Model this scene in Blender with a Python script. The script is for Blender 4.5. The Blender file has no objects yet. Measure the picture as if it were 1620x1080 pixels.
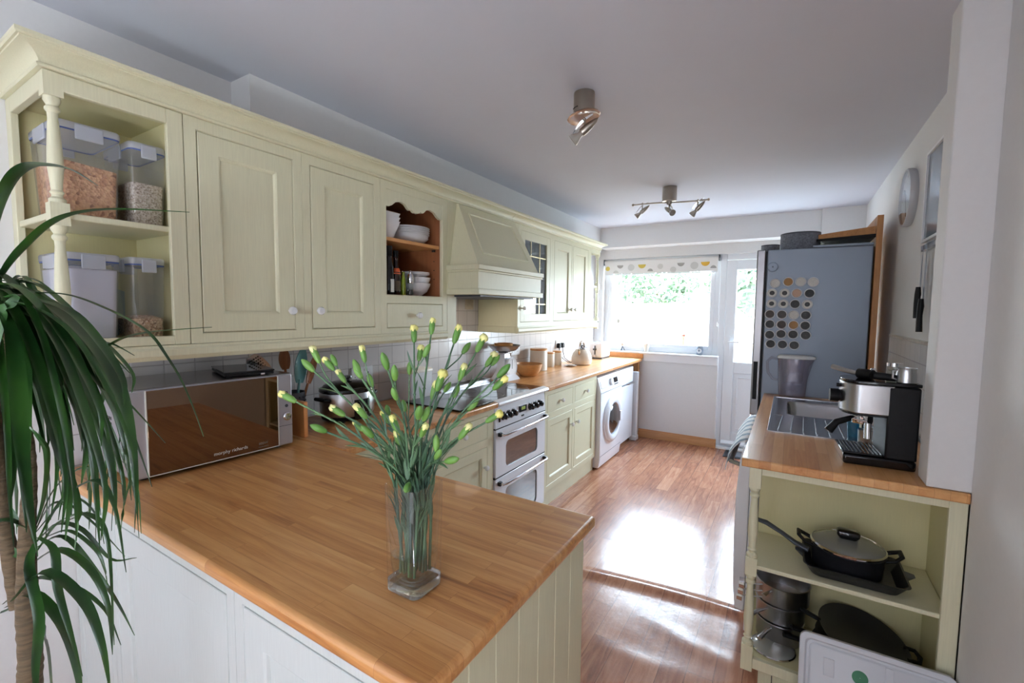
import bpy, bmesh, math, random
from mathutils import Vector, Matrix
random.seed(7)
SC = bpy.context.scene
COL = SC.collection
PI = math.pi

# ------------------------------------------------------------------ camera
def make_camera():
    yaw, pitch, roll, fpx = -0.5504, -0.0701, 0.0112, 716.34
    cy, sy, cp, sp = math.cos(yaw), math.sin(yaw), math.cos(pitch), math.sin(pitch)
    F = Vector((sy * cp, cy * cp, sp)); r0 = Vector((cy, -sy, 0)); u0 = r0.cross(F)
    r = math.cos(roll) * r0 + math.sin(roll) * u0
    u = -math.sin(roll) * r0 + math.cos(roll) * u0
    cd = bpy.data.cameras.new('camera'); co = bpy.data.objects.new('camera', cd); COL.objects.link(co)
    cd.sensor_width = 36.0; cd.lens = fpx / 1620 * 36.0; cd.clip_start = 0.02; cd.clip_end = 200
    M = Matrix((r, u, -F)).transposed().to_4x4(); M.translation = Vector((0, 0, 1.4534))
    co.matrix_world = M
    SC.camera = co
make_camera()

# ------------------------------------------------------------------ world, lights, exposure
SC.view_settings.view_transform = 'Standard'; SC.view_settings.look = 'None'
SC.view_settings.exposure = 0.0; SC.view_settings.gamma = 1.0
SC.view_settings.use_curve_mapping = False
W = bpy.data.worlds.new('overcast_sky'); SC.world = W; W.use_nodes = True
wn = W.node_tree; wn.nodes.clear()
wo = wn.nodes.new('ShaderNodeOutputWorld'); wb = wn.nodes.new('ShaderNodeBackground')
wg = wn.nodes.new('ShaderNodeTexGradient'); wm = wn.nodes.new('ShaderNodeMapping'); wt = wn.nodes.new('ShaderNodeTexCoord')
wr = wn.nodes.new('ShaderNodeValToRGB')
wm.inputs['Rotation'].default_value = (0, PI / 2, 0)
wr.color_ramp.elements[0].color = (0.80, 0.90, 1.0, 1); wr.color_ramp.elements[1].color = (0.55, 0.74, 1.0, 1)
wn.links.new(wt.outputs['Generated'], wm.inputs['Vector']); wn.links.new(wm.outputs[0], wg.inputs[0])
wn.links.new(wg.outputs['Fac'], wr.inputs[0]); wn.links.new(wr.outputs[0], wb.inputs[0]); wn.links.new(wb.outputs[0], wo.inputs[0])
wb.inputs[1].default_value = 42.0

def area(name, loc, rot, sx, sy, power, color=(1, 1, 1), portal=False):
    l = bpy.data.lights.new(name, 'AREA'); l.shape = 'RECTANGLE'; l.size = sx; l.size_y = sy
    l.energy = power; l.color = color
    if portal: l.cycles.is_portal = True
    o = bpy.data.objects.new(name, l); COL.objects.link(o); o.location = loc; o.rotation_euler = rot
    return o
# daylight of the kitchen window and the glazed door comes from the sky itself; portals only guide the sampling
area('window_portal', (-1.295, 5.42, 1.50), (-PI / 2, 0, 0), 1.25, 1.02, 1, portal=True)
area('door_portal', (-0.10, 5.42, 1.47), (-PI / 2, 0, 0), 0.90, 1.10, 1, portal=True)
# the dining room behind the camera has a wide garden window of its own
area('dining_window_light', (-1.35, -2.0, 1.05), (PI / 2, 0, 0), 1.3, 1.9, 20, (0.74, 0.86, 1.0))
area('dining_fill_light', (0.0, -2.45, 1.50), (PI / 2, 0, 0), 2.0, 1.4, 22, (0.92, 0.93, 1.0))  # wide fill light without a source of its own, added to raise overall brightness
# the lamp in the cooker hood
area('hood_lamp', (-1.76, 2.41, 1.518), (0, 0, 0), 0.24, 0.5, 1.0, (1.0, 0.86, 0.70))
SC.cycles.use_denoising = True
SC.cycles.max_bounces = 10; SC.cycles.diffuse_bounces = 5; SC.cycles.glossy_bounces = 5
SC.cycles.transmission_bounces = 10; SC.cycles.transparent_max_bounces = 16
SC.cycles.sample_clamp_indirect = 6.0
SC.cycles.caustics_reflective = False; SC.cycles.caustics_refractive = False
SC.cycles.blur_glossy = 0.3

# ------------------------------------------------------------------ materials
def srgb(r, g, b):
    def c(v):
        v /= 255.0
        return v / 12.92 if v <= 0.04045 else ((v + 0.055) / 1.055) ** 2.4
    return (c(r), c(g), c(b), 1.0)

def base_mat(name, col, rough=0.5, metal=0.0, **kw):
    m = bpy.data.materials.new(name); m.use_nodes = True
    b = m.node_tree.nodes['Principled BSDF']
    b.inputs['Base Color'].default_value = col; b.inputs['Roughness'].default_value = rough
    b.inputs['Metallic'].default_value = metal
    for k, v in kw.items(): b.inputs[k].default_value = v
    return m

def N(m, t, **props):
    n = m.node_tree.nodes.new(t)
    for k, v in props.items(): setattr(n, k, v)
    return n

def link(m, a, b): m.node_tree.links.new(a, b)

def coords(m, scale=(1, 1, 1), rot=(0, 0, 0), kind='Object'):
    tc = N(m, 'ShaderNodeTexCoord'); mp = N(m, 'ShaderNodeMapping')
    mp.inputs['Scale'].default_value = scale; mp.inputs['Rotation'].default_value = rot
    link(m, tc.outputs[kind], mp.inputs['Vector'])
    return mp.outputs[0]

def noise_bump(m, scale=(1, 1, 1), nscale=50, strength=0.1, dist=0.002, detail=3, colvar=0.0):
    """fine surface relief, and a slight colour unevenness of the paint itself"""
    b = m.node_tree.nodes['Principled BSDF']
    v = coords(m, scale)
    n = N(m, 'ShaderNodeTexNoise'); n.inputs['Scale'].default_value = nscale; n.inputs['Detail'].default_value = detail
    link(m, v, n.inputs['Vector'])
    bp = N(m, 'ShaderNodeBump'); bp.inputs['Strength'].default_value = strength; bp.inputs['Distance'].default_value = dist
    link(m, n.outputs['Fac'], bp.inputs['Height']); link(m, bp.outputs[0], b.inputs['Normal'])
    if colvar:
        c = tuple(b.inputs['Base Color'].default_value)
        r = N(m, 'ShaderNodeValToRGB')
        r.color_ramp.elements[0].position = 0.3; r.color_ramp.elements[1].position = 0.7
        r.color_ramp.elements[0].color = tuple(x * (1 - colvar) for x in c[:3]) + (1,)
        r.color_ramp.elements[1].color = tuple(min(1, x * (1 + colvar)) for x in c[:3]) + (1,)
        link(m, n.outputs['Fac'], r.inputs[0]); link(m, r.outputs[0], b.inputs['Base Color'])
    return m

def staves(name, along, cols, length, width, rough=0.35, grain=0.35, mortar=0.0006, mcol=None, coat=0.0, bump=0.0, noise_len=0.06, stavevar=0.42):
    """wood made of staves running along X or Y of the surface"""
    m = base_mat(name, (1, 1, 1, 1), rough)
    b = m.node_tree.nodes['Principled BSDF']
    b.inputs['Coat Weight'].default_value = coat
    rot = (0, 0, 0) if along == 'X' else (0, 0, PI / 2)
    if along == 'Z': rot = (0, PI / 2, 0)
    v = coords(m, rot=rot)
    br = N(m, 'ShaderNodeTexBrick'); br.offset = 0.37; br.offset_frequency = 2; br.squash = 1.0
    br.inputs['Scale'].default_value = 1.0; br.inputs['Brick Width'].default_value = length
    br.inputs['Row Height'].default_value = width; br.inputs['Mortar Size'].default_value = mortar
    br.inputs['Mortar Smooth'].default_value = 0.3
    br.inputs['Color1'].default_value = (0, 0, 0, 1); br.inputs['Color2'].default_value = (1, 1, 1, 1)
    br.inputs['Mortar'].default_value = (0.5, 0.5, 0.5, 1)
    link(m, v, br.inputs['Vector'])
    ramp = N(m, 'ShaderNodeValToRGB'); cr = ramp.color_ramp; cr.interpolation = 'LINEAR'
    while len(cr.elements) < len(cols): cr.elements.new(0.5)
    for i, c in enumerate(cols):
        cr.elements[i].position = i / (len(cols) - 1); cr.elements[i].color = c
    sep = N(m, 'ShaderNodeSeparateColor'); link(m, br.outputs['Color'], sep.inputs[0])
    # grain drawn out along the stave
    v2 = N(m, 'ShaderNodeMapping'); link(m, v, v2.inputs['Vector'])
    v2.inputs['Scale'].default_value = (noise_len * 34, 34, 34)
    add = N(m, 'ShaderNodeVectorMath', operation='ADD'); link(m, v2.outputs[0], add.inputs[0])
    sc = N(m, 'ShaderNodeVectorMath', operation='SCALE'); sc.inputs['Scale'].default_value = 17.0
    link(m, br.outputs['Color'], sc.inputs[0]); link(m, sc.outputs[0], add.inputs[1])
    n = N(m, 'ShaderNodeTexNoise'); n.inputs['Scale'].default_value = 1.3; n.inputs['Detail'].default_value = 7
    n.inputs['Roughness'].default_value = 0.62; n.inputs['Distortion'].default_value = 0.7
    link(m, add.outputs[0], n.inputs['Vector'])
    mul = N(m, 'ShaderNodeMath', operation='MULTIPLY_ADD')
    link(m, n.outputs['Fac'], mul.inputs[0]); mul.inputs[1].default_value = grain * 2.6; mul.inputs[2].default_value = -grain * 1.3
    ad = N(m, 'ShaderNodeMath', operation='MULTIPLY_ADD'); link(m, sep.outputs[0], ad.inputs[0])
    ad.inputs[1].default_value = stavevar; ad.inputs[2].default_value = 0.5 - stavevar / 2
    ad2 = N(m, 'ShaderNodeMath', operation='ADD', use_clamp=True); link(m, ad.outputs[0], ad2.inputs[0]); link(m, mul.outputs[0], ad2.inputs[1])
    link(m, ad2.outputs[0], ramp.inputs[0])
    mix = N(m, 'ShaderNodeMix', data_type='RGBA'); link(m, br.outputs['Fac'], mix.inputs[0])
    link(m, ramp.outputs[0], mix.inputs[6])
    mix.inputs[7].default_value = mcol or tuple(x * 0.35 for x in cols[0][:3]) + (1,)
    link(m, mix.outputs[2], b.inputs['Base Color'])
    bp = N(m, 'ShaderNodeBump'); bp.inputs['Strength'].default_value = 0.25; bp.inputs['Distance'].default_value = 0.0006
    link(m, n.outputs['Fac'], bp.inputs['Height']); link(m, bp.outputs[0], b.inputs['Normal'])
    m['bump'] = bp.name
    return m

M_ = {}
CREAM = srgb(217, 213, 182)
M_['cream'] = noise_bump(base_mat('cream_painted_wood', CREAM, 0.42), (1, 1, 0.04), 320, 0.35, 0.0006, 2, 0.035)
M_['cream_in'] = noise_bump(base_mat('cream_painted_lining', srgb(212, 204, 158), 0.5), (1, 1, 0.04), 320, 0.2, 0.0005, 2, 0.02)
M_['cream_daylit'] = noise_bump(base_mat('daylit_cream_painted_wood', srgb(204, 209, 207), 0.42), (1, 1, 0.04), 320, 0.35, 0.0006, 2, 0.03)  # peninsula fronts: cream paled and blued, dining-side daylight put into the colour
M_['wall'] = noise_bump(base_mat('white_emulsion', srgb(226, 225, 224), 0.75), (1, 1, 1), 60, 0.05, 0.001, 4, 0.01)
M_['ceil'] = noise_bump(base_mat('ceiling_emulsion', srgb(211, 213, 223), 0.8), (1, 1, 1), 3, 0.08, 0.004, 4, 0.015)
M_['upvc'] = base_mat('white_upvc', srgb(240, 243, 246), 0.28)
M_['gloss'] = base_mat('white_gloss_paint', srgb(238, 238, 240), 0.3)
M_['top_x'] = staves('beech_staves_across', 'X', [srgb(128, 76, 36), srgb(176, 118, 66), srgb(196, 140, 84), srgb(206, 152, 96), srgb(214, 166, 112)], 0.52, 0.030, 0.34, 0.62, 0.0003, srgb(140, 84, 44), 0.15)
M_['top_y'] = staves('beech_staves_along', 'Y', [srgb(150, 92, 48), srgb(186, 124, 70), srgb(204, 148, 92), srgb(214, 162, 108), srgb(222, 176, 124)], 0.42, 0.037, 0.34, 0.30, 0.0003, srgb(140, 84, 44), 0.15)
M_['oak'] = staves('oak_boards', 'Z', [srgb(150, 98, 52), srgb(186, 130, 78), srgb(206, 152, 98)], 3.0, 0.30, 0.45, 0.35, 0.0)
M_['oak_y'] = staves('oak_boards_along', 'Y', [srgb(150, 98, 52), srgb(186, 130, 78), srgb(206, 152, 98)], 3.0, 0.30, 0.45, 0.35, 0.0)
M_['skirt'] = staves('oak_skirting', 'X', [srgb(150, 98, 56), srgb(184, 130, 82), srgb(200, 148, 98)], 3.0, 0.30, 0.4, 0.3, 0.0)
M_['board'] = staves('bamboo_board', 'Z', [srgb(176, 112, 60), srgb(206, 140, 82), srgb(220, 160, 100)], 3.0, 0.02, 0.4, 0.25, 0.0)
M_['carcass'] = noise_bump(base_mat('beech_melamine', srgb(146, 90, 56), 0.5), (1, 1, 0.08), 60, 0.1, 0.0005, 3, 0.12)
M_['shelfwood'] = noise_bump(base_mat('beech_shelf', srgb(206, 148, 92), 0.45), (1, 0.08, 1), 60, 0.1, 0.0005, 3, 0.1)
M_['white'] = base_mat('white_enamel', srgb(236, 238, 244), 0.22)
M_['lid_white'] = base_mat('white_storage_lid', srgb(206, 208, 214), 0.4)
M_['whiteplastic'] = base_mat('white_plastic', srgb(226, 228, 230), 0.4)
M_['china'] = base_mat('white_china', srgb(236, 236, 238), 0.12)
M_['knob'] = base_mat('white_ceramic_knob', srgb(232, 232, 232), 0.12)
M_['black'] = base_mat('black_plastic', srgb(12, 12, 14), 0.5, 0.0, **{'Specular IOR Level': 0.25})
M_['blackgloss'] = base_mat('black_gloss', srgb(10, 10, 13), 0.06)
M_['hobglass'] = base_mat('black_hob_glass', srgb(24, 25, 30), 0.07)
M_['seam'] = base_mat('dark_joint', srgb(40, 36, 30), 0.8)
M_['nonstick'] = noise_bump(base_mat('black_nonstick', srgb(26, 27, 31), 0.35), (1, 1, 1), 300, 0.1, 0.0003)
M_['darkgrey'] = base_mat('dark_grey_plastic', srgb(62, 66, 74), 0.45)
M_['tinrim'] = base_mat('polished_tin_rim', srgb(236, 236, 240), 0.2, 0.25)
M_['chrome'] = base_mat('chrome', srgb(225, 225, 228), 0.07, 1.0)
M_['copper'] = base_mat('copper', srgb(196, 112, 76), 0.22, 1.0)

def brushed(name, col, rough, scale):
    m = base_mat(name, col, rough, 1.0)
    b = m.node_tree.nodes['Principled BSDF']
    v = coords(m, scale)
    n = N(m, 'ShaderNodeTexNoise'); n.inputs['Scale'].default_value = 60; n.inputs['Detail'].default_value = 3
    link(m, v, n.inputs['Vector'])
    bp = N(m, 'ShaderNodeBump'); bp.inputs['Strength'].default_value = 0.12; bp.inputs['Distance'].default_value = 0.0004
    link(m, n.outputs['Fac'], bp.inputs['Height']); link(m, bp.outputs[0], b.inputs['Normal'])
    return m
M_['steel'] = brushed('brushed_steel', srgb(188, 188, 190), 0.28, (1, 1, 14))
M_['sinksteel'] = brushed('satin_sink_steel', srgb(180, 182, 186), 0.24, (10, 1, 1))
M_['nickel'] = brushed('satin_nickel', srgb(168, 160, 148), 0.3, (14, 14, 1))
M_['mwsilver'] = base_mat('silver_paint', srgb(176, 174, 180), 0.35, 0.55)
M_['mwtop'] = base_mat('microwave_top_steel', srgb(150, 146, 144), 0.22, 0.9)
M_['mwglass'] = base_mat('bronze_mirror_glass', srgb(124, 100, 82), 0.02, 1.0)
M_['fridge'] = noise_bump(base_mat('grey_fridge_side', srgb(132, 142, 156), 0.38, 0.25), (1, 1, 1), 240, 0.08, 0.0003)
M_['fridgedoor'] = brushed('fridge_door_steel', srgb(150, 148, 150), 0.32, (14, 14, 1))
M_['grey_felt'] = noise_bump(base_mat('grey_felt', srgb(112, 114, 122), 0.9), (1, 1, 1), 90, 0.5, 0.002, 4, 0.3)
M_['greypaint'] = noise_bump(base_mat('stone_glaze', srgb(222, 214, 200), 0.35), (1, 1, 1), 200, 0.05, 0.0005, 3, 0.03)
M_['kettle'] = base_mat('cream_enamel', srgb(222, 210, 196), 0.2)
M_['bowlwood'] = noise_bump(base_mat('bamboo_bowl', srgb(206, 150, 92), 0.35), (1, 1, 6), 30, 0.1, 0.0005, 3, 0.12)
M_['spoonwood'] = noise_bump(base_mat('spoon_wood', srgb(136, 84, 44), 0.5), (6, 6, 1), 20, 0.1, 0.0005, 3, 0.2)
M_['teal'] = base_mat('teal_plastic', srgb(96, 148, 150), 0.35)
M_['blue'] = base_mat('blue_plastic', srgb(52, 118, 146), 0.35)
M_['bluegrey'] = base_mat('pale_blue_plastic', srgb(120, 164, 176), 0.35)
M_['sealblue'] = base_mat('blue_silicone_seal', srgb(70, 92, 150), 0.5)
M_['gold'] = base_mat('pale_gold_metal', srgb(206, 190, 150), 0.35, 0.8)
M_['green'] = base_mat('green_sticker', srgb(20, 104, 66), 0.4)
M_['rubber'] = base_mat('dark_rubber', srgb(42, 42, 46), 0.7)
M_['orange'] = base_mat('orange_label', srgb(200, 88, 40), 0.5)
M_['labelwhite'] = base_mat('white_label', srgb(220, 218, 210), 0.6)
M_['labeltext'] = base_mat('silver_lettering', srgb(210, 205, 200), 0.4)
M_['greytext'] = base_mat('grey_lettering', srgb(112, 104, 96), 0.5)
M_['terracotta'] = base_mat('terracotta', srgb(196, 120, 90), 0.7)
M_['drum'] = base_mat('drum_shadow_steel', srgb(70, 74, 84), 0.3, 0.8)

def glass(name, col, rough=0.0, ior=1.45, alpha=None):
    return base_mat(name, col, rough, 0.0, **{'Transmission Weight': 1.0, 'IOR': ior})
M_['glass'] = glass('clear_glass', (0.97, 0.985, 0.98, 1), 0.0, 1.45)
M_['water'] = glass('water', (0.97, 0.98, 0.95, 1), 0.0, 1.33)

def sheet(name, tint, gloss=0.08, rough=0.03, diffuse=None, dfac=0.0):
    """thin clear sheet: a window pane, or the wall of a plastic box"""
    m = bpy.data.materials.new(name); m.use_nodes = True; nt = m.node_tree; nt.nodes.clear()
    o = N(m, 'ShaderNodeOutputMaterial'); t = N(m, 'ShaderNodeBsdfTransparent'); g = N(m, 'ShaderNodeBsdfGlossy')
    t.inputs[0].default_value = tint; g.inputs['Roughness'].default_value = rough
    fr = N(m, 'ShaderNodeLayerWeight')
    mx = N(m, 'ShaderNodeMixShader'); last = t.outputs[0]
    if diffuse:
        d = N(m, 'ShaderNodeBsdfDiffuse'); d.inputs[0].default_value = diffuse
        tl = N(m, 'ShaderNodeBsdfTranslucent'); tl.inputs[0].default_value = diffuse
        md = N(m, 'ShaderNodeMixShader'); md.inputs[0].default_value = 0.4
        link(m, d.outputs[0], md.inputs[1]); link(m, tl.outputs[0], md.inputs[2])
        m2 = N(m, 'ShaderNodeMixShader'); m2.inputs[0].default_value = dfac
        link(m, t.outputs[0], m2.inputs[1]); link(m, md.outputs[0], m2.inputs[2]); last = m2.outputs[0]
    pw = N(m, 'ShaderNodeMath', operation='POWER'); pw.inputs[1].default_value = 4.0
    link(m, fr.outputs['Facing'], pw.inputs[0])
    mu = N(m, 'ShaderNodeMath', operation='MULTIPLY_ADD', use_clamp=True); mu.inputs[1].default_value = 0.75; mu.inputs[2].default_value = gloss * 0.6
    link(m, pw.outputs[0], mu.inputs[0])
    link(m, mu.outputs[0], mx.inputs[0]); link(m, last, mx.inputs[1]); link(m, g.outputs[0], mx.inputs[2])
    link(m, mx.outputs[0], o.inputs[0])
    return m
M_['pane'] = sheet('window_glass', (0.97, 0.985, 0.98, 1), 0.08, 0.0)
M_['cabglass'] = sheet('cabinet_glass', (0.72, 0.80, 0.88, 1), 0.2, 0.02)
M_['ovenglass'] = sheet('oven_glass', (0.42, 0.40, 0.41, 1), 0.36, 0.03)
M_['boxplastic'] = sheet('clear_plastic', (0.97, 0.975, 0.985, 1), 0.09, 0.08, srgb(235, 238, 248), 0.14)
M_['lidplastic'] = sheet('frosted_lid_plastic', (0.95, 0.96, 0.98, 1), 0.08, 0.15, srgb(236, 240, 248), 0.65)
M_['jugplastic'] = sheet('smoky_jug_plastic', (0.95, 0.94, 0.97, 1), 0.08, 0.05, srgb(196, 192, 208), 0.13)
M_['lidglass'] = sheet('pan_lid_glass', (0.9, 0.92, 0.9, 1), 0.2, 0.05, srgb(226, 230, 224), 0.5)
def solid_clear(name, col, ior):
    m = bpy.data.materials.new(name); m.use_nodes = True; nt = m.node_tree; nt.nodes.clear()
    o = N(m, 'ShaderNodeOutputMaterial'); t = N(m, 'ShaderNodeBsdfTransparent'); g = N(m, 'ShaderNodeBsdfGlass'); mx = N(m, 'ShaderNodeMixShader')
    g.inputs['IOR'].default_value = ior; g.inputs['Color'].default_value = col; t.inputs[0].default_value = col; mx.inputs[0].default_value = 0.78
    link(m, t.outputs[0], mx.inputs[1]); link(m, g.outputs[0], mx.inputs[2]); link(m, mx.outputs[0], o.inputs[0])
    return m
M_['thickglass'] = solid_clear('thick_glass_base', (0.98, 0.99, 0.985, 1), 1.45)
M_['vaseglass'] = sheet('vase_glass', (0.985, 0.99, 0.99, 1), 0.08, 0.0)
M_['watersheet'] = sheet('water_surface', (0.97, 0.985, 0.955, 1), 0.16, 0.0)
M_['tintglass'] = sheet('bottle_glass', (0.85, 0.87, 0.85, 1), 0.12, 0.03)

def food(name, cols, scale):
    m = base_mat(name, cols[0], 0.8)
    b = m.node_tree.nodes['Principled BSDF']
    v = coords(m); n = N(m, 'ShaderNodeTexVoronoi'); n.inputs['Scale'].default_value = scale
    link(m, v, n.inputs['Vector'])
    sep = N(m, 'ShaderNodeSeparateColor'); link(m, n.outputs['Color'], sep.inputs[0])
    r = N(m, 'ShaderNodeValToRGB'); cr = r.color_ramp
    while len(cr.elements) < len(cols): cr.elements.new(0.5)
    for i, c in enumerate(cols): cr.elements[i].position = i / (len(cols) - 1); cr.elements[i].color = c
    link(m, sep.outputs[0], r.inputs[0]); link(m, r.outputs[0], b.inputs['Base Color'])
    bp = N(m, 'ShaderNodeBump'); bp.inputs['Strength'].default_value = 0.8; bp.inputs['Distance'].default_value = 0.004
    link(m, n.outputs['Distance'], bp.inputs['Height']); link(m, bp.outputs[0], b.inputs['Normal'])
    return m
M_['cornflakes'] = food('bran_flakes', [srgb(150, 96, 60), srgb(206, 150, 104), srgb(222, 172, 124), srgb(196, 140, 98)], 130)
M_['oats'] = food('porridge_oats', [srgb(150, 130, 110), srgb(206, 190, 168), srgb(226, 214, 196)], 230)
M_['muesli'] = food('muesli', [srgb(110, 72, 50), srgb(190, 150, 110), srgb(216, 184, 150), srgb(150, 100, 66)], 190)
M_['flour'] = base_mat('flour', srgb(214, 214, 226), 0.9)

# floor: narrow reddish laminate boards running down the room, lacquered
def floor_mat():
    m = staves('laminate_floor', 'Y', [srgb(104, 66, 52), srgb(142, 92, 70), srgb(168, 114, 86), srgb(186, 134, 104), srgb(198, 148, 118)], 0.62, 0.098, 0.2, 0.52, 0.0014, srgb(104, 66, 50), 0.0, noise_len=0.12, stavevar=0.36)
    b = m.node_tree.nodes['Principled BSDF']
    bp = m.node_tree.nodes[m['bump']]
    v = coords(m, (1, 1, 1))
    n1 = N(m, 'ShaderNodeTexNoise'); n1.inputs['Scale'].default_value = 55; n1.inputs['Detail'].default_value = 4; n1.inputs['Distortion'].default_value = 1.0
    link(m, v, n1.inputs['Vector'])
    n2 = N(m, 'ShaderNodeTexNoise'); n2.inputs['Scale'].default_value = 3.2; n2.inputs['Detail'].default_value = 3
    link(m, v, n2.inputs['Vector'])
    b1 = N(m, 'ShaderNodeBump'); b1.inputs['Strength'].default_value = 0.35; b1.inputs['Distance'].default_value = 0.0012
    link(m, n1.outputs['Fac'], b1.inputs['Height'])
    b2 = N(m, 'ShaderNodeBump'); b2.inputs['Strength'].default_value = 0.5; b2.inputs['Distance'].default_value = 0.006
    link(m, n2.outputs['Fac'], b2.inputs['Height']); link(m, b1.outputs[0], b2.inputs['Normal'])
    link(m, b2.outputs[0], bp.inputs['Normal'])
    mr = N(m, 'ShaderNodeMapRange'); mr.inputs['To Min'].default_value = 0.14; mr.inputs['To Max'].default_value = 0.27
    link(m, n2.outputs['Fac'], mr.inputs['Value']); link(m, mr.outputs[0], b.inputs['Roughness'])
    b.inputs['Specular IOR Level'].default_value = 0.5
    return m
M_['floor'] = floor_mat()

def tile_mat(name, plane, w, h, col, mort, off=(0, 0)):
    m = base_mat(name, col, 0.22); b = m.node_tree.nodes['Principled BSDF']
    tc = N(m, 'ShaderNodeTexCoord'); sp = N(m, 'ShaderNodeSeparateXYZ'); cb = N(m, 'ShaderNodeCombineXYZ')
    link(m, tc.outputs['Object'], sp.inputs[0])
    a1 = N(m, 'ShaderNodeMath', operation='ADD'); a1.inputs[1].default_value = off[0]; link(m, sp.outputs[plane], a1.inputs[0])
    a2 = N(m, 'ShaderNodeMath', operation='ADD'); a2.inputs[1].default_value = off[1]; link(m, sp.outputs['Z'], a2.inputs[0])
    link(m, a1.outputs[0], cb.inputs['X']); link(m, a2.outputs[0], cb.inputs['Y'])
    br = N(m, 'ShaderNodeTexBrick'); br.offset = 0.0
    br.inputs['Scale'].default_value = 1; br.inputs['Brick Width'].default_value = w; br.inputs['Row Height'].default_value = h
    br.inputs['Mortar Size'].default_value = 0.0028; br.inputs['Mortar Smooth'].default_value = 0.6
    br.inputs['Color1'].default_value = col; br.inputs['Color2'].default_value = tuple(x * 0.93 for x in col[:3]) + (1,)
    br.inputs['Mortar'].default_value = mort
    link(m, cb.outputs[0], br.inputs['Vector']); link(m, br.outputs['Color'], b.inputs['Base Color'])
    n = N(m, 'ShaderNodeTexNoise'); n.inputs['Scale'].default_value = 14; link(m, tc.outputs['Object'], n.inputs['Vector'])
    mm = N(m, 'ShaderNodeMath', operation='MULTIPLY_ADD'); mm.inputs[1].default_value = -0.8
    link(m, br.outputs['Fac'], mm.inputs[0]); link(m, n.outputs['Fac'], mm.inputs[2])
    bp = N(m, 'ShaderNodeBump'); bp.inputs['Strength'].default_value = 0.6; bp.inputs['Distance'].default_value = 0.0025
    link(m, mm.outputs[0], bp.inputs['Height']); link(m, bp.outputs[0], b.inputs['Normal'])
    return m
M_['tile'] = tile_mat('glazed_wall_tiles', 'Y', 0.1055, 0.1055, srgb(206, 202, 202), srgb(168, 164, 164), (-0.03, 0.037))
M_['tile_r'] = tile_mat('glazed_wall_tiles_right', 'Y', 0.1055, 0.1055, srgb(214, 208, 202), srgb(176, 170, 166), (0.02, 0.037))
M_['tile_deco'] = noise_bump(base_mat('relief_tile', srgb(196, 184, 166), 0.3), (1, 1, 1), 60, 0.8, 0.004, 3, 0.1)

def blind_mat():
    m = base_mat('dotted_blind_fabric', srgb(236, 234, 230), 0.8)
    b = m.node_tree.nodes['Principled BSDF']; b.inputs['Transmission Weight'].default_value = 0.0
    return m
M_['blind'] = blind_mat()
for k, c in (('dot_grey', (168, 164, 158)), ('dot_gold', (204, 180, 84)), ('dot_pale', (208, 206, 200)), ('dot_amber', (220, 176, 70))):
    M_[k] = base_mat('blind_' + k, srgb(*c), 0.8)

def leafmat(name, c1, c2, rough=0.4, trans=0.0):
    m = base_mat(name, c1, rough); b = m.node_tree.nodes['Principled BSDF']
    v = coords(m, (1, 1, 1)); n = N(m, 'ShaderNodeTexNoise'); n.inputs['Scale'].default_value = 9
    link(m, v, n.inputs['Vector'])
    r = N(m, 'ShaderNodeValToRGB'); r.color_ramp.elements[0].position = 0.35; r.color_ramp.elements[1].position = 0.65
    r.color_ramp.elements[0].color = c1; r.color_ramp.elements[1].color = c2
    link(m, n.outputs['Fac'], r.inputs[0]); link(m, r.outputs[0], b.inputs['Base Color'])
    b.inputs['Transmission Weight'].default_value = 0.0
    b.inputs['Subsurface Weight'].default_value = trans; b.inputs['Subsurface Scale'].default_value = 0.01
    return m
M_['leaf'] = leafmat('dragon_tree_leaf', srgb(26, 58, 24), srgb(52, 92, 36), 0.32)
M_['stem'] = leafmat('carnation_stem', srgb(62, 90, 76), srgb(86, 118, 78), 0.5)
M_['bud'] = leafmat('carnation_bud', srgb(74, 118, 46), srgb(108, 150, 68), 0.45)
M_['petal'] = leafmat('carnation_petal', srgb(244, 236, 130), srgb(250, 246, 176), 0.6)
M_['cutstem'] = leafmat('cut_stem_base', srgb(120, 150, 60), srgb(160, 180, 80), 0.5)
M_['bark'] = noise_bump(base_mat('dragon_tree_bark', srgb(88, 72, 52), 0.9), (1, 1, 7), 26, 0.9, 0.004, 4, 0.35)
M_['hedge'] = leafmat('hedge_leaf', srgb(62, 80, 56), srgb(106, 128, 96), 0.6)
M_['redleaf'] = leafmat('red_cordyline_leaf', srgb(120, 34, 30), srgb(160, 70, 50), 0.5)
M_['fence'] = noise_bump(base_mat('pale_fence_wood', srgb(190, 170, 150), 0.8), (1, 1, 0.1), 30, 0.2, 0.002, 3, 0.1)
M_['paving'] = noise_bump(base_mat('pale_paving', srgb(190, 186, 178), 0.9), (1, 1, 1), 8, 0.2, 0.002, 3, 0.08)

def stripes_mat():
    m = base_mat('striped_cotton', (1, 1, 1, 1), 0.85); b = m.node_tree.nodes['Principled BSDF']
    tc = N(m, 'ShaderNodeTexCoord'); w = N(m, 'ShaderNodeTexWave'); w.bands_direction = 'Y'; w.inputs['Scale'].default_value = 3.0
    link(m, tc.outputs['Object'], w.inputs['Vector'])
    r = N(m, 'ShaderNodeValToRGB'); r.color_ramp.interpolation = 'CONSTANT'
    r.color_ramp.elements[0].color = srgb(150, 172, 190); r.color_ramp.elements[1].position = 0.35; r.color_ramp.elements[1].color = srgb(236, 238, 240)
    link(m, w.outputs['Fac'], r.inputs[0]); link(m, r.outputs[0], b.inputs['Base Color'])
    return m
M_['towel'] = stripes_mat()

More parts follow.
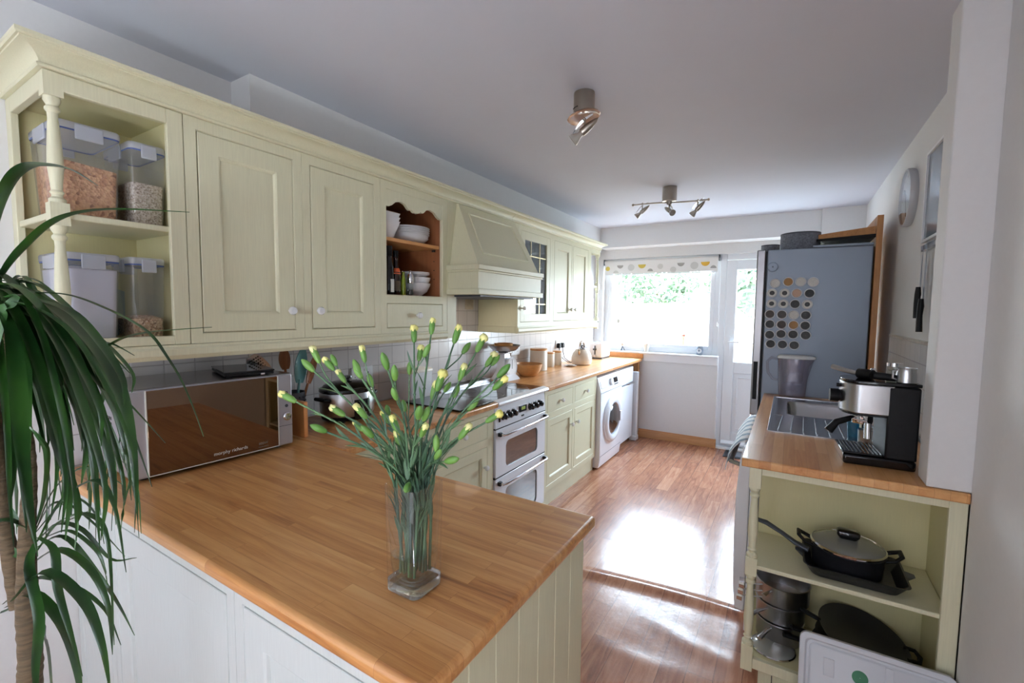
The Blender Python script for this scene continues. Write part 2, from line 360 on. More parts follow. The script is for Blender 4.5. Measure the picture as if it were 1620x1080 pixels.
# ------------------------------------------------------------------ mesh helpers
class MB:
    def __init__(self, T=None):
        self.bm = bmesh.new(); self.T = T or Matrix.Identity(4)
    def v(self, p): return self.bm.verts.new(self.T @ Vector(p))
    boxed = False
    def box(self, x0, x1, y0, y1, z0, z1):
        self.boxed = True
        c = [self.v((x, y, z)) for x in (x0, x1) for y in (y0, y1) for z in (z0, z1)]
        for f in ((0, 1, 3, 2), (4, 6, 7, 5), (0, 4, 5, 1), (2, 3, 7, 6), (0, 2, 6, 4), (1, 5, 7, 3)):
            self.bm.faces.new([c[i] for i in f])
        return self
    def loft(self, rings, closed=True, cap=True):
        R = [[self.v(p) for p in r] for r in rings]
        n = len(R[0])
        for a, b in zip(R, R[1:]):
            for i in range(n if closed else n - 1):
                j = (i + 1) % n
                try: self.bm.faces.new((a[i], a[j], b[j], b[i]))
                except ValueError: pass
        if cap:
            for r in (R[0], R[-1]):
                try: self.bm.faces.new(r)
                except ValueError: pass
        return self
    def tube(self, pts, r, n=10, cap=True, flat=1.0):
        pts = [Vector(p) for p in pts]; k = len(pts)
        rs = r if isinstance(r, (list, tuple)) else [r] * k
        t0 = (pts[1] - pts[0]).normalized()
        up = Vector((0, 0, 1)) if abs(t0.z) < 0.9 else Vector((1, 0, 0))
        s = t0.cross(up).normalized(); rings = []
        for i, p in enumerate(pts):
            t = (pts[min(i + 1, k - 1)] - pts[max(i - 1, 0)]).normalized()
            s = (s - t * s.dot(t)).normalized(); w = t.cross(s)
            rings.append([p + (s * math.cos(2 * PI * j / n) + w * math.sin(2 * PI * j / n) * flat) * max(rs[i], 1e-5) for j in range(n)])
        return self.loft(rings, True, cap)
    def lathe(self, prof, c=(0, 0, 0), n=24, axis='Z', cap=True, sx=1.0, sy=1.0):
        if len(prof) == 2 and prof[0][1] == prof[1][1] and prof[1][0] < 0.002: cap = False      # a flat disc
        rings = []
        for r, z in prof:
            ring = []
            for j in range(n):
                a = 2 * PI * j / n; x, y = max(r, 1e-5) * math.cos(a) * sx, max(r, 1e-5) * math.sin(a) * sy
                p = (x, y, z) if axis == 'Z' else ((z, x, y) if axis == 'X' else (x, z, y))
                ring.append((p[0] + c[0], p[1] + c[1], p[2] + c[2]))
            rings.append(ring)
        return self.loft(rings, True, cap)
    def prism(self, poly, axis, a0, a1):
        def P(u, w, a):
            return {'X': (a, u, w), 'Y': (u, a, w), 'Z': (u, w, a)}[axis]
        return self.loft([[P(u, w, a0) for u, w in poly], [P(u, w, a1) for u, w in poly]])
    def rrect(self, cx, cy, hx, hy, r, z, n=4):
        out = []
        for sx, sy, a0 in ((1, 1, 0), (-1, 1, PI / 2), (-1, -1, PI), (1, -1, 3 * PI / 2)):
            for i in range(n + 1):
                a = a0 + PI / 2 * i / n
                out.append((cx + sx * (hx - r) + r * math.cos(a), cy + sy * (hy - r) + r * math.sin(a), z))
        return out
    def sphere(self, c, r, n=12, sx=1, sy=1, sz=1):
        prof = [(r * math.sin(PI * i / (n // 2 + 2)), -r * math.cos(PI * i / (n // 2 + 2))) for i in range(n // 2 + 3)]
        rings = [[(c[0] + a * math.cos(2 * PI * j / n) * sx, c[1] + a * math.sin(2 * PI * j / n) * sy, c[2] + z * sz) for j in range(n)] for a, z in ((max(q[0], 1e-4), q[1]) for q in prof)]
        return self.loft(rings)
    def build(self, name, mat, parent=None, bevel=0.0, seg=2, solid=0.0, angle=38):
        if not self.boxed: bmesh.ops.remove_doubles(self.bm, verts=self.bm.verts, dist=1e-6)
        bmesh.ops.recalc_face_normals(self.bm, faces=self.bm.faces)
        me = bpy.data.meshes.new(name)
        if parent is not None and parent.get('_world'):
            off = Vector(parent['_world']); self.bm.transform(Matrix.Translation(-off))
        elif parent is not None and parent.get('_off'):
            self.bm.transform(Matrix.Translation(-Vector(parent['_off'])))
        self.bm.to_mesh(me); self.bm.free()
        me.materials.append(M_[mat] if isinstance(mat, str) else mat)
        me.shade_smooth(); me.set_sharp_from_angle(angle=math.radians(angle))
        o = bpy.data.objects.new(name, me); COL.objects.link(o)
        if parent is not None: o.parent = parent
        if parent is not None and parent.get('_world'): o['_off'] = parent['_world']
        elif parent is not None and parent.get('_off'): o['_off'] = parent['_off']
        if solid:
            s = o.modifiers.new('thickness', 'SOLIDIFY'); s.thickness = solid; s.offset = 0
        if bevel:
            b = o.modifiers.new('edge', 'BEVEL'); b.width = bevel; b.segments = seg; b.limit_method = 'ANGLE'; b.angle_limit = math.radians(40)
            b.use_clamp_overlap = True
        return o

def tag(o, label, cat, group=None, kind=None):
    if label: o['label'] = label
    if cat: o['category'] = cat
    if group: o['group'] = group
    if kind: o['kind'] = kind
    return o

def thing(name, label, cat, loc, group=None):
    """an Empty at the thing's base; parts are drawn in room coordinates and hung under it"""
    o = bpy.data.objects.new(name, None); COL.objects.link(o); o.location = loc; o.empty_display_size = 0.05
    o['_world'] = [float(x) for x in loc]
    return tag(o, label, cat, group)

def local_thing(name, label, cat, loc, rz=0.0, group=None):
    """an Empty whose parts are drawn in its own coordinates"""
    o = bpy.data.objects.new(name, None); COL.objects.link(o); o.location = loc; o.rotation_euler = (0, 0, rz); o.empty_display_size = 0.05
    return tag(o, label, cat, group)

def struct(name, mb, mat, bevel=0.0, parent=None):
    o = mb.build(name, mat, parent, bevel)
    if parent is None: o['kind'] = 'structure'
    return o

def copy_tree(o, parent=None):
    c = o.copy(); COL.objects.link(c)
    if parent is not None: c.parent = parent
    for ch in list(o.children): copy_tree(ch, c)
    return c

def text_part(name, body, size, loc, rot, mat, parent, extrude=0.0003):
    cu = bpy.data.curves.new(name, 'FONT'); cu.body = body; cu.size = size; cu.extrude = extrude
    cu.align_x = 'CENTER'; cu.align_y = 'CENTER'
    tmp = bpy.data.objects.new(name, cu); COL.objects.link(tmp)
    me = bpy.data.meshes.new_from_object(tmp.evaluated_get(bpy.context.evaluated_depsgraph_get())); bpy.data.objects.remove(tmp)
    me.materials.clear(); me.materials.append(M_[mat]); me.name = name
    o = bpy.data.objects.new(name, me); COL.objects.link(o)
    off = parent.get('_world') or parent.get('_off') or (0, 0, 0)
    o.location = Vector(loc) - Vector(off); o.rotation_euler = rot; o.parent = parent
    return o

def Rz(loc, a): return Matrix.Translation(Vector(loc)) @ Matrix.Rotation(a, 4, 'Z')
# local frames (a = along the front, b = out of the front, c = up)
def frame_px(x): return Matrix(((0, 1, 0, x), (1, 0, 0, 0), (0, 0, 1, 0), (0, 0, 0, 1)))      # front looks towards +X
def frame_ny(y): return Matrix(((1, 0, 0, 0), (0, -1, 0, y), (0, 0, 1, 0), (0, 0, 0, 1)))     # front looks towards -Y
# ================================================================== THE ROOM
ZC = 2.386
XL, XR = -2.034, 0.517

# floor: one sheet with a low ridge where the covering has lifted
def floor_mesh():
    mb = MB(); xs = [XL - 0.6 + 0.05 * i for i in range(66)]
    ys = [-2.6 + 0.1 * i for i in range(38)] + [1.2 + 0.018 * i for i in range(100)] + [3.0 + 0.1 * i for i in range(27)]
    grid = []
    for y in ys:
        row = []
        for x in xs:
            z = 0.0
            if -1.45 < x < 0.35:
                e = min(1, (x + 1.45) / 0.15) * min(1, (0.35 - x) / 0.15)
                yc = 2.31 + 0.035 * math.sin((x + 0.9) * 3.0) + 0.06 * (x + 0.9) - 0.02
                z += 0.016 * e * math.exp(-((y - yc) / 0.038) ** 2)
                yc2 = 2.05 - 0.16 * (x + 0.3) + 0.03 * math.sin(x * 7)
                z += 0.0045 * e * math.exp(-((y - yc2) / 0.05) ** 2) * max(0, 1 - abs(x + 0.25) / 0.35)
                yc3 = 1.86 + 0.05 * math.sin(x * 5 + 1)
                z += 0.0035 * e * math.exp(-((y - yc3) / 0.05) ** 2) * max(0, 1 - abs(x + 0.45) / 0.35)
            row.append(mb.v((x, y, z)))
        grid.append(row)
    for a, b in zip(grid, grid[1:]):
        for i in range(len(xs) - 1): mb.bm.faces.new((a[i], a[i + 1], b[i + 1], b[i]))
    return mb
struct('floor', floor_mesh(), 'floor')
struct('ceiling', MB().box(XL - 0.1, 1.3, -2.6, 5.45, ZC, ZC + 0.1), 'ceil')
struct('wall_left', MB().box(XL - 0.12, XL, -2.6, 5.45, -0.02, ZC + 0.02), 'wall')
# boxing above the wall units, from the chimney breast to the window wall
struct('wall_left_boxing', MB().box(XL - 0.01, -1.894, 1.05, 5.02, 2.121, ZC + 0.01), 'wall')
struct('wall_right', MB().box(XR, XR + 0.12, 1.87, 5.45, -0.02, ZC + 0.02), 'wall')
struct('wall_right_near', MB().box(0.492, 0.64, -0.9, 1.872, -0.02, ZC + 0.02), 'wall')
struct('wall_right_pier', MB().box(0.3885, 0.53, 1.874, 1.985, 0.912, ZC + 0.01), 'wall', 0.004)
# dining room behind the camera
mb = MB()
mb.box(XL - 0.12, 1.3, -2.72, -2.6, -0.02, ZC + 0.1)
struct('wall_dining', mb, 'wall')
struct('wall_dining_side', MB().box(1.2, 1.3, -2.6, -0.9, -0.02, ZC + 0.02).box(0.62, 1.2, -1.0, -0.9, -0.02, ZC + 0.02), 'wall')

# window wall
mb = MB()
mb.box(XL - 0.1, -0.640, 5.21, 5.37, -0.02, 0.965)          # below the window
mb.box(XL - 0.1, -1.93, 5.21, 5.37, 0.965, 2.06)            # left of it
mb.box(XL - 0.1, XR + 0.1, 5.21, 5.37, 2.06, ZC + 0.02)     # lintel
mb.box(0.44, XR + 0.1, 5.21, 5.37, -0.02, 2.06)             # right of the door
struct('wall_back', mb, 'wall')
struct('wall_back_bulkhead', MB().box(-1.90, 0.20, 5.0, 5.215, 2.165, ZC + 0.01), 'wall', 0.003)
struct('wall_back_boxing', MB().box(0.20, XR + 0.05, 4.965, 5.215, -0.01, ZC + 0.01), 'wall', 0.003)
# tiles
struct('wall_left_tiles', MB().box(XL - 0.005, XL + 0.007, 0.50, 5.21, 0.912, 1.60), 'tile')
struct('wall_right_tiles', MB().box(XR - 0.007, XR + 0.005, 1.99, 3.49, 0.912, 1.318), 'tile_r')
struct('trim_1', MB().box(XR - 0.012, XR + 0.005, 1.99, 3.49, 1.318, 1.334), 'tile_deco', 0.003)
# relief tiles above the cooker
for y, z in ((2.27, 1.50), (2.475, 1.395), (2.69, 1.50), (2.475, 1.60)):
    o = MB().box(XL + 0.006, XL + 0.012, y - 0.048, y + 0.048, z - 0.048, z + 0.048)
    for i in range(4):
        r = 0.010 + 0.009 * i
        o.box(XL + 0.011, XL + 0.0145, y - r, y - r + 0.003, z - r, z + r); o.box(XL + 0.011, XL + 0.0145, y + r - 0.003, y + r, z - r, z + r)
        o.box(XL + 0.011, XL + 0.0145, y - r, y + r, z - r, z - r + 0.003); o.box(XL + 0.011, XL + 0.0145, y - r, y + r, z + r - 0.003, z + r)
    t = struct('trim_2', o, 'tile_deco')
# oak skirting under the window, moulded
prof = [(5.213, 0.0), (5.188, 0.0), (5.188, 0.055), (5.194, 0.064), (5.194, 0.072), (5.203, 0.082), (5.206, 0.092), (5.213, 0.094)]
struct('baseboard_back', MB().prism(prof, 'X', -1.452, -0.622), 'skirt')

# window board and oak upstand at its left end
struct('trim_3', MB().box(-1.46, -0.632, 5.165, 5.31, 0.967, 0.986), 'gloss', 0.006)
struct('trim_4', MB().box(-2.03, -1.42, 5.185, 5.212, 0.912, 0.967), 'oak_y', 0.002)
struct('trim_8', MB().box(-2.03, -1.46, 5.195, 5.31, 0.967, 0.986), 'gloss', 0.004)
struct('trim_5', MB().box(-1.42, -0.64, 5.196, 5.213, 0.885, 0.967), 'gloss', 0.003)

def ring_frame(mb, x0, x1, z0, z1, y0, y1, w):
    mb.box(x0, x0 + w, y0, y1, z0, z1); mb.box(x1 - w, x1, y0, y1, z0, z1)
    mb.box(x0 + w, x1 - w, y0, y1, z0, z0 + w); mb.box(x0 + w, x1 - w, y0, y1, z1 - w, z1)
    return mb
win = ring_frame(MB(), -1.935, -0.655, 0.986, 2.062, 5.29, 5.355, 0.055).build('window_1', 'upvc', None, 0.005)
win['kind'] = 'structure'
ring_frame(MB(), -1.885, -0.705, 1.036, 2.012, 5.282, 5.335, 0.045).build('window_sash', 'upvc', win, 0.006)
MB().box(-1.842, -0.748, 5.306, 5.314, 1.078, 1.97).build('window_pane', 'pane', win)
MB().box(-1.80, -1.70, 5.262, 5.284, 1.33, 1.345).box(-1.765, -1.735, 5.270, 5.284, 1.31, 1.36).build('window_handle', 'nickel', win, 0.003)

# half glazed door to the garden
dr = ring_frame(MB(), -0.655, 0.455, -0.03, 2.062, 5.275, 5.365, 0.062).build('door_1', 'upvc', None, 0.005)
dr['kind'] = 'structure'
mb = MB()
lx0, lx1 = -0.592, 0.39
mb.box(lx0, lx0 + 0.10, 5.268, 5.33, 0.035, 1.995); mb.box(lx1 - 0.10, lx1, 5.268, 5.33, 0.035, 1.995)
mb.box(lx0 + 0.1, lx1 - 0.1, 5.268, 5.33, 1.895, 1.995); mb.box(lx0 + 0.1, lx1 - 0.1, 5.268, 5.33, 0.81, 0.93)
mb.box(lx0 + 0.1, lx1 - 0.1, 5.268, 5.33, 0.035, 0.17); mb.box(lx0 + 0.1, lx1 - 0.1, 5.292, 5.32, 0.17, 0.81)
mb.build('door_leaf', 'upvc', dr, 0.006)
MB().box(lx0 + 0.1, lx1 - 0.1, 5.296, 5.303, 0.93, 1.895).build('door_pane', 'pane', dr)
ring_frame(MB(), lx0 + 0.135, lx1 - 0.135, 0.21, 0.77, 5.284, 5.294, 0.012).build('door_moulding', 'upvc', dr, 0.003)
MB().box(lx0 + 0.03, lx0 + 0.06, 5.258, 5.27, 1.00, 1.20).tube([(lx0 + 0.045, 5.262, 1.14), (lx0 + 0.045, 5.235, 1.14), (lx0 + 0.15, 5.232, 1.14)], 0.009, 8).build('door_handle', 'upvc', dr)
mb = MB(); mb.prism([(5.268, 0.035), (5.235, 0.05), (5.235, 0.062), (5.268, 0.085)], 'X', lx0 + 0.01, lx1 - 0.01)
mb.build('weather_bar', 'upvc', dr)
struct('trim_6', MB().box(-0.66, 0.46, 5.20, 5.29, -0.002, 0.022), 'upvc', 0.004)
# right hand return of the window recess
struct('trim_7', MB().box(-0.640, -0.632, 5.205, 5.30, 0.095, 0.966), 'gloss', 0.002)

# roller blind
bl = thing('roller_blind', 'white roller blind with grey and mustard dots, mostly rolled up above the window', 'blind', (-1.30, 5.245, 2.02))
MB().lathe([(0.022, -1.925), (0.022, -0.668)], (0, 5.248, 2.024), 20, 'X').build('roller', 'blind', bl)
MB().box(-1.93, -1.922, 5.215, 5.28, 1.99, 2.055).box(-0.671, -0.663, 5.215, 5.28, 1.99, 2.055).build('bracket', 'darkgrey', bl, 0.002)
MB().box(-1.915, -0.678, 5.226, 5.2275, 1.885, 2.024).build('fabric', 'blind', bl)
MB().lathe([(0.006, -1.915), (0.006, -0.678)], (0, 5.2268, 1.878), 10, 'X').build('bottom_bar', 'whiteplastic', bl)
dots = [(-1.88, 1.95, .026, 'dot_gold', 0), (-1.73, 1.985, .036, 'dot_grey', 1), (-1.60, 1.955, .038, 'dot_pale', 0), (-1.475, 1.985, .044, 'dot_gold', 1),
        (-1.38, 1.905, .030, 'dot_grey', 2), (-1.27, 1.955, .030, 'dot_pale', 0), (-1.13, 1.915, .032, 'dot_pale', 0), (-1.05, 1.985, .038, 'dot_grey', 1),
        (-0.91, 1.95, .040, 'dot_pale', 0), (-0.80, 1.985, .044, 'dot_amber', 1), (-0.72, 1.915, .030, 'dot_grey', 2), (-1.78, 1.895, .032, 'dot_pale', 2)]
for x, z, r, m, k in dots:
    pl = []
    for i in range(25):
        a = (PI + PI * i / 24) if k == 1 else ((PI * i / 24) if k == 2 else 2 * PI * i / 25)
        zz = z + r * math.sin(a)
        pl.append((x + r * math.cos(a), max(1.887, min(2.0, zz))))
    d = MB().prism(pl, 'Y', 5.2245, 5.2262).build('fabric_dot', m, bl)
mb = MB(); mb.tube([(-0.672, 5.215, 2.02), (-0.655, 5.213, 1.7), (-0.652, 5.213, 1.34), (-0.648, 5.213, 1.7), (-0.660, 5.215, 2.02)], 0.0018, 6)
mb.tube([(-0.652, 5.213, 1.345), (-0.652, 5.213, 1.30)], [0.007, 0.008], 8)
mb.build('pull_cord', 'whiteplastic', bl)

# ------------------------------------------------------------------ garden beyond the glass
def ico_cluster(mb, c, r, n, leaf, rnd):
    for i in range(n):
        d = Vector((rnd.gauss(0, 1), rnd.gauss(0, 1), rnd.gauss(0, 1))).normalized() * r * (0.55 + 0.5 * rnd.random())
        p = Vector(c) + Vector((d.x, d.y * 0.7, d.z * 0.8))
        a = Vector((rnd.gauss(0, 1), rnd.gauss(0, 1), rnd.gauss(0, 1))).normalized(); b = a.orthogonal().normalized()
        q = a.cross(b)
        s = leaf * (0.6 + 0.8 * rnd.random())
        vs = [mb.bm.verts.new(p + a * s), mb.bm.verts.new(p + b * s * 0.45), mb.bm.verts.new(p - a * s), mb.bm.verts.new(p - b * s * 0.45)]
        mb.bm.faces.new(vs)
    return mb
rnd = random.Random(3)
struct('ground_garden', MB().box(-14, 8, 5.38, 16, -0.25, -0.15), 'paving')
fx = thing('garden_fence', 'pale wooden fence at the far end of the garden, seen through the window', 'fence', (-3, 9.6, -0.15))
mb = MB()
for i in range(60): mb.box(-7 + i * 0.15, -7 + i * 0.15 + 0.143, 9.6, 9.62, -0.15, 1.62)
mb.build('fence_boards', 'fence', fx)
MB().box(-7, 2, 9.585, 9.60, 1.55, 1.62).box(-7, 2, 9.585, 9.60, 0.4, 0.47).build('fence_rail', 'fence', fx)
for k, (x, y, z, r, n, lab) in enumerate(((-4.6, 11.2, 2.55, 0.5, 400, 'thin leafy bush above the fence at the left of the window view'),
        (-2.75, 11.0, 2.2, 0.95, 1500, 'green leafy hedge bush above the fence in the middle of the window'),
        (-1.15, 11.0, 2.05, 0.5, 600, 'small green bush above the fence at the right of the window'),
        (-0.25, 8.6, 1.9, 0.75, 900, 'green bush seen through the glazed door'))):
    b = thing('garden_bush', lab, 'bush', (x, y, -0.15), 'bushes outside the window')
    ico_cluster(MB(), (x, y, z), r, n, 0.085, rnd).build('foliage', 'hedge', b)
    MB().tube([(x, y, -0.15), (x + 0.03, y, z - 0.3)], [0.06, 0.03], 8).build('trunk', 'bark', b)
# red cordyline in a pot outside
cp = thing('potted_cordyline', 'red spiky cordyline in a terracotta pot outside the window', 'plant', (-1.22, 6.3, -0.15))
mb = MB()
for i in range(14):
    a = -1.2 + 2.4 * i / 13; yy = rnd.uniform(-0.15, 0.15); L = rnd.uniform(0.24, 0.34)
    p0 = Vector((-1.20, 6.3, 1.12)); d = Vector((math.sin(a), yy, math.cos(a)))
    pts = [p0 + d * L * t + Vector((0, 0, -0.06 * t * t)) for t in (0, .35, .7, 1)]
    mb.tube(pts, [0.006, 0.014, 0.010, 0.001], 6, True, 0.25)
mb.build('foliage', 'redleaf', cp)
MB().tube([(-1.2, 6.3, 0.28), (-1.2, 6.3, 1.13)], 0.018, 8).build('trunk', 'bark', cp)
MB().lathe([(0.11, -0.15), (0.15, 0.25), (0.165, 0.25), (0.165, 0.29), (0.13, 0.29), (0.12, 0.2)], (-1.2, 6.3, 0), 20).build('pot', 'terracotta', cp)
ps = thing('washing_line_post', 'thin grey washing line post standing in the garden', 'post', (-1.75, 7.6, -0.15))
MB().tube([(-1.75, 7.6, -0.15), (-1.75, 7.6, 1.50)], 0.014, 8).build('post', 'darkgrey', ps)
MB().lathe([(0.02, 1.46), (0.045, 1.49), (0.05, 1.55), (0.02, 1.57)], (-1.78, 7.6, 0), 12).build('post_cap', 'bluegrey', ps)
hs = thing('garden_chair', 'dark metal garden chair seen through the glazed door', 'chair', (-0.45, 7.1, -0.15))
mb = MB()
for x in (-0.66, -0.24):
    for y in (6.9, 7.3): mb.tube([(x, y, -0.15), (x, y, 0.38)], 0.012, 6)
mb.build('leg', 'darkgrey', hs); MB().box(-0.68, -0.22, 6.88, 7.32, 0.38, 0.41).build('seat', 'darkgrey', hs, 0.01)
mb = MB()
for i in range(7): mb.tube([(-0.66 + 0.07 * i, 7.32, 0.4), (-0.66 + 0.07 * i, 7.40, 0.92)], 0.008, 6)
mb.tube([(-0.68, 7.32, 0.4), (-0.69, 7.4, 0.93), (-0.45, 7.41, 1.0), (-0.21, 7.4, 0.93), (-0.22, 7.32, 0.4)], 0.012, 6)
mb.build('backrest', 'darkgrey', hs)
# ================================================================== FITTED FURNITURE
XF = -1.674

def knob(parent, T, a, c, r=0.016, name='knob', mat='knob'):
    prof = [(0.006, 0.0), (0.0065, 0.008), (0.010, 0.012), (r, 0.018), (r * 1.02, 0.024), (r * 0.8, 0.031), (0.001, 0.034)]
    m = MB(T)
    rings = [[(a + q * math.cos(2 * PI * j / 18), b, c + q * math.sin(2 * PI * j / 18)) for j in range(18)] for q, b in prof]
    return m.loft(rings).build(name, mat, parent)

def rect(a0, a1, c0, c1, b): return [(a0, b, c0), (a1, b, c0), (a1, b, c1), (a0, b, c1)]

def panel_door(parent, T, a0, a1, c0, c1, rail=0.058, name='door', mat='cream', th=0.019, b0=-0.019, g=0.0025, knob_at=None, kr=0.016):
    """framed door with a recessed flat panel and a small moulding round it"""
    a0 += g; a1 -= g; c0 += g; c1 -= g
    m = MB(T); f = b0 + th
    m.loft([rect(a0, a1, c0, c1, b0), rect(a0, a1, c0, c1, f - 0.0015), rect(a0 + .0015, a1 - .0015, c0 + .0015, c1 - .0015, f),
            rect(a0 + rail, a1 - rail, c0 + rail, c1 - rail, f), rect(a0 + rail + .006, a1 - rail - .006, c0 + rail + .006, c1 - rail - .006, f - .0035),
            rect(a0 + rail + .010, a1 - rail - .010, c0 + rail + .010, c1 - rail - .010, f - .010)])
    d = m.build(name, mat, parent, angle=20)
    if knob_at: knob(d, shift_b(T, f), knob_at[0], knob_at[1], kr)
    return d

def shift_b(T, b): return T @ Matrix.Translation(Vector((0, b, 0)))

def flat_front(parent, T, a0, a1, c0, c1, name='drawer', mat='cream', knob_at=None, b0=-0.019, th=0.019, g=0.0025, kr=0.016):
    a0 += g; a1 -= g; c0 += g; c1 -= g; f = b0 + th
    m = MB(T); m.loft([rect(a0, a1, c0, c1, b0), rect(a0, a1, c0, c1, f - 0.002), rect(a0 + .002, a1 - .002, c0 + .002, c1 - .002, f)])
    d = m.build(name, mat, parent, angle=20)
    if knob_at: knob(d, shift_b(T, f), knob_at[0], knob_at[1], kr)
    return d

def face_frame(parent, T, a0, a1, c0, c1, depth, openings, mat='cream', name='body', fb=0.0, inner=0.022):
    """carcass box with a front frame; each opening has a bead and, behind it, a dark gap or a deep space"""
    m = MB(T)
    xs = sorted({a0, a1} | {o[0] for o in openings} | {o[1] for o in openings})
    zs = sorted({c0, c1} | {o[2] for o in openings} | {o[3] for o in openings})
    def inside(x, z): return any(o[0] < x < o[1] and o[2] < z < o[3] for o in openings)
    for i in range(len(xs) - 1):
        for j in range(len(zs) - 1):
            if not inside((xs[i] + xs[i + 1]) / 2, (zs[j] + zs[j + 1]) / 2):
                m.bm.faces.new([m.v(p) for p in rect(xs[i], xs[i + 1], zs[j], zs[j + 1], fb)])
    for o in openings:
        d = inner if len(o) < 5 else o[4]
        r = [rect(o[0], o[1], o[2], o[3], fb), rect(o[0] + .003, o[1] - .003, o[2] + .003, o[3] - .003, fb - 0.004), rect(o[0] + .003, o[1] - .003, o[2] + .003, o[3] - .003, fb - d)]
        m.loft(r, True, False)
        if len(o) < 5: m.bm.faces.new([m.v(p) for p in r[-1]])
    e = 0.0
    for q in (rect(a0, a1, c0, c1, fb),):
        R = [q, rect(a0, a1, c0, c1, fb - depth)]
        m.loft(R, True, False)
    m.bm.faces.new([m.v(p) for p in rect(a0, a1, c0, c1, fb - depth)])
    return m.build(name, mat, parent, angle=25)

ZB, ZT = 1.33, 2.062
TX = frame_px(XF)
DEP = XF - XL - 0.010

def turned_post(parent, x, y, z0, z1, blocks, name='corner_post', r=0.016, mat='cream'):
    """square blocks joined by turned lengths"""
    m = MB(); hw = 0.0195
    for b0, b1 in blocks: m.box(x - hw, x + hw, y - hw, y + hw, b0, b1)
    for (p0, p1), (q0, q1) in zip(blocks, blocks[1:]):
        a, b = p1, q0; L = b - a
        pr = [(r * 1.1, a - .001), (r * 1.12, a + .010), (r * .72, a + .016), (r * .72, a + .022), (r * .95, a + .028), (r * .72, a + .034), (r * .80, a + .05),
              (r * 1.06, a + L * .35), (r * .98, a + L * .5), (r * .80, a + L * .7), (r * .66, b - .055), (r * .72, b - .040), (r * 1.0, b - .034), (r * 1.0, b - .028), (r * .72, b - .022), (r * 1.12, b - .010), (r * 1.1, b + .001)]
        m.lathe(pr, (x, y, 0), 20)
    return m.build(name, mat, parent, angle=30)

# ---- open shelf unit at the near end
u = thing('open_shelf_unit', 'cream open corner wall unit with a turned post, holding plastic food boxes', 'wall unit', (-1.86, 0.55, ZB), 'cream wall units')
mb = MB()
y0, y1 = 0.396, 0.713
mb.box(XL + .001, XL + 0.020, y0 + .0185, y1 - .001, ZB, ZT)
mb.box(XL + .02, XF - .0185, y1 - 0.018, y1 - .001, ZB, ZT)                          # right side
mb.box(XL + .02, XF - .0185, y0 + .0185, y1 - .018, ZT - 0.02, ZT)
mb.box(XL + .02, XF - .0185, y0 + .0185, y1 - .018, ZB, ZB + 0.020)
mb.build('carcass', 'cream_in', u, 0.0015)
mb = MB()
mb.box(XF - 0.018, XF, y1 - 0.045, y1 - 0.001, ZB, ZT); mb.box(XF - 0.018, XF, y0 + .038, y1 - .045, ZT - 0.045, ZT)
mb.box(XF - 0.018, XF, y0 + .038, y1 - .045, ZB, ZB + 0.028)
mb.box(XL + .001, XL + .045, y0, y0 + 0.018, ZB, ZT); mb.box(XL + .045, XF - .038, y0, y0 + .018, ZT - .045, ZT); mb.box(XL + .045, XF - .038, y0, y0 + .018, ZB, ZB + .028)
mb.build('face_frame', 'cream', u, 0.002)
MB().box(XL + .02, XF - 0.012, y0 + 0.006, y1 - 0.018, 1.685, 1.703).build('shelf', 'cream', u, 0.003)
turned_post(u, XF - 0.0195, y0 + 0.0195, ZB, ZT, [(1.29, 1.375), (1.665, 1.725), (2.0, 2.061)])

# ---- two single door units
def wall_unit(y0, y1, label, knob_side):
    u = thing('wall_cupboard', label, 'wall unit', ((XF + XL) / 2, (y0 + y1) / 2, ZB), 'cream wall units')
    e = 0.0006
    face_frame(u, TX, y0 + e, y1 - e, ZB, ZT, DEP, [(y0 + 0.035, y1 - 0.035, 1.362, 2.026)])
    ky = y1 - 0.062 if knob_side > 0 else y0 + 0.062
    panel_door(u, TX, y0 + 0.038, y1 - 0.038, 1.365, 2.023, 0.062, knob_at=(ky, 1.44), g=0.002)
    return u
wall_unit(0.713, 1.122, 'cream wall cupboard with one panelled door, next to the open shelves of food boxes', 1)
wall_unit(1.122, 1.525, 'cream wall cupboard with one panelled door, next to the open crockery unit', -1)

# ---- crockery unit: open above, drawer below
u = thing('open_crockery_unit', 'cream wall unit with a scalloped top, wood lined open shelves and a small drawer', 'wall unit', ((XF + XL) / 2, 1.77, ZB), 'cream wall units')
y0, y1 = 1.525, 2.015
face_frame(u, TX, y0 + .0006, y1 - .0006, ZB, ZT, DEP - 0.002, [(y0 + .037, y1 - .037, 1.518, 2.026, 0.02), (y0 + .037, y1 - .037, 1.355, 1.48)])
mb = MB()
a0, a1 = y0 + 0.041, y1 - 0.041; b = XF - 0.02
mb.loft([rect(XL + 0.016, b, 1.522, 2.022, a0)[0:4], rect(XL + 0.016, b, 1.522, 2.022, a0 + .001)], True, True)
def liner(mb, x0, x1, y0, y1, z0, z1, t=0.002):
    mb.box(x0, x0 + t, y0, y1, z0, z1); mb.box(x0, x1, y0, y0 + t, z0, z1); mb.box(x0, x1, y1 - t, y1, z0, z1)
    mb.box(x0, x1, y0, y1, z0, z0 + t); mb.box(x0, x1, y0, y1, z1 - t, z1)
    return mb
mb.bm.clear(); liner(mb, XL + .014, b, a0 - .004, a1 + .004, 1.52, 2.024)
mb.build('lining', 'carcass', u)
MB().box(XL + 0.017, b - 0.004, a0, a1, 1.785, 1.803).build('shelf', 'shelfwood', u, 0.002)
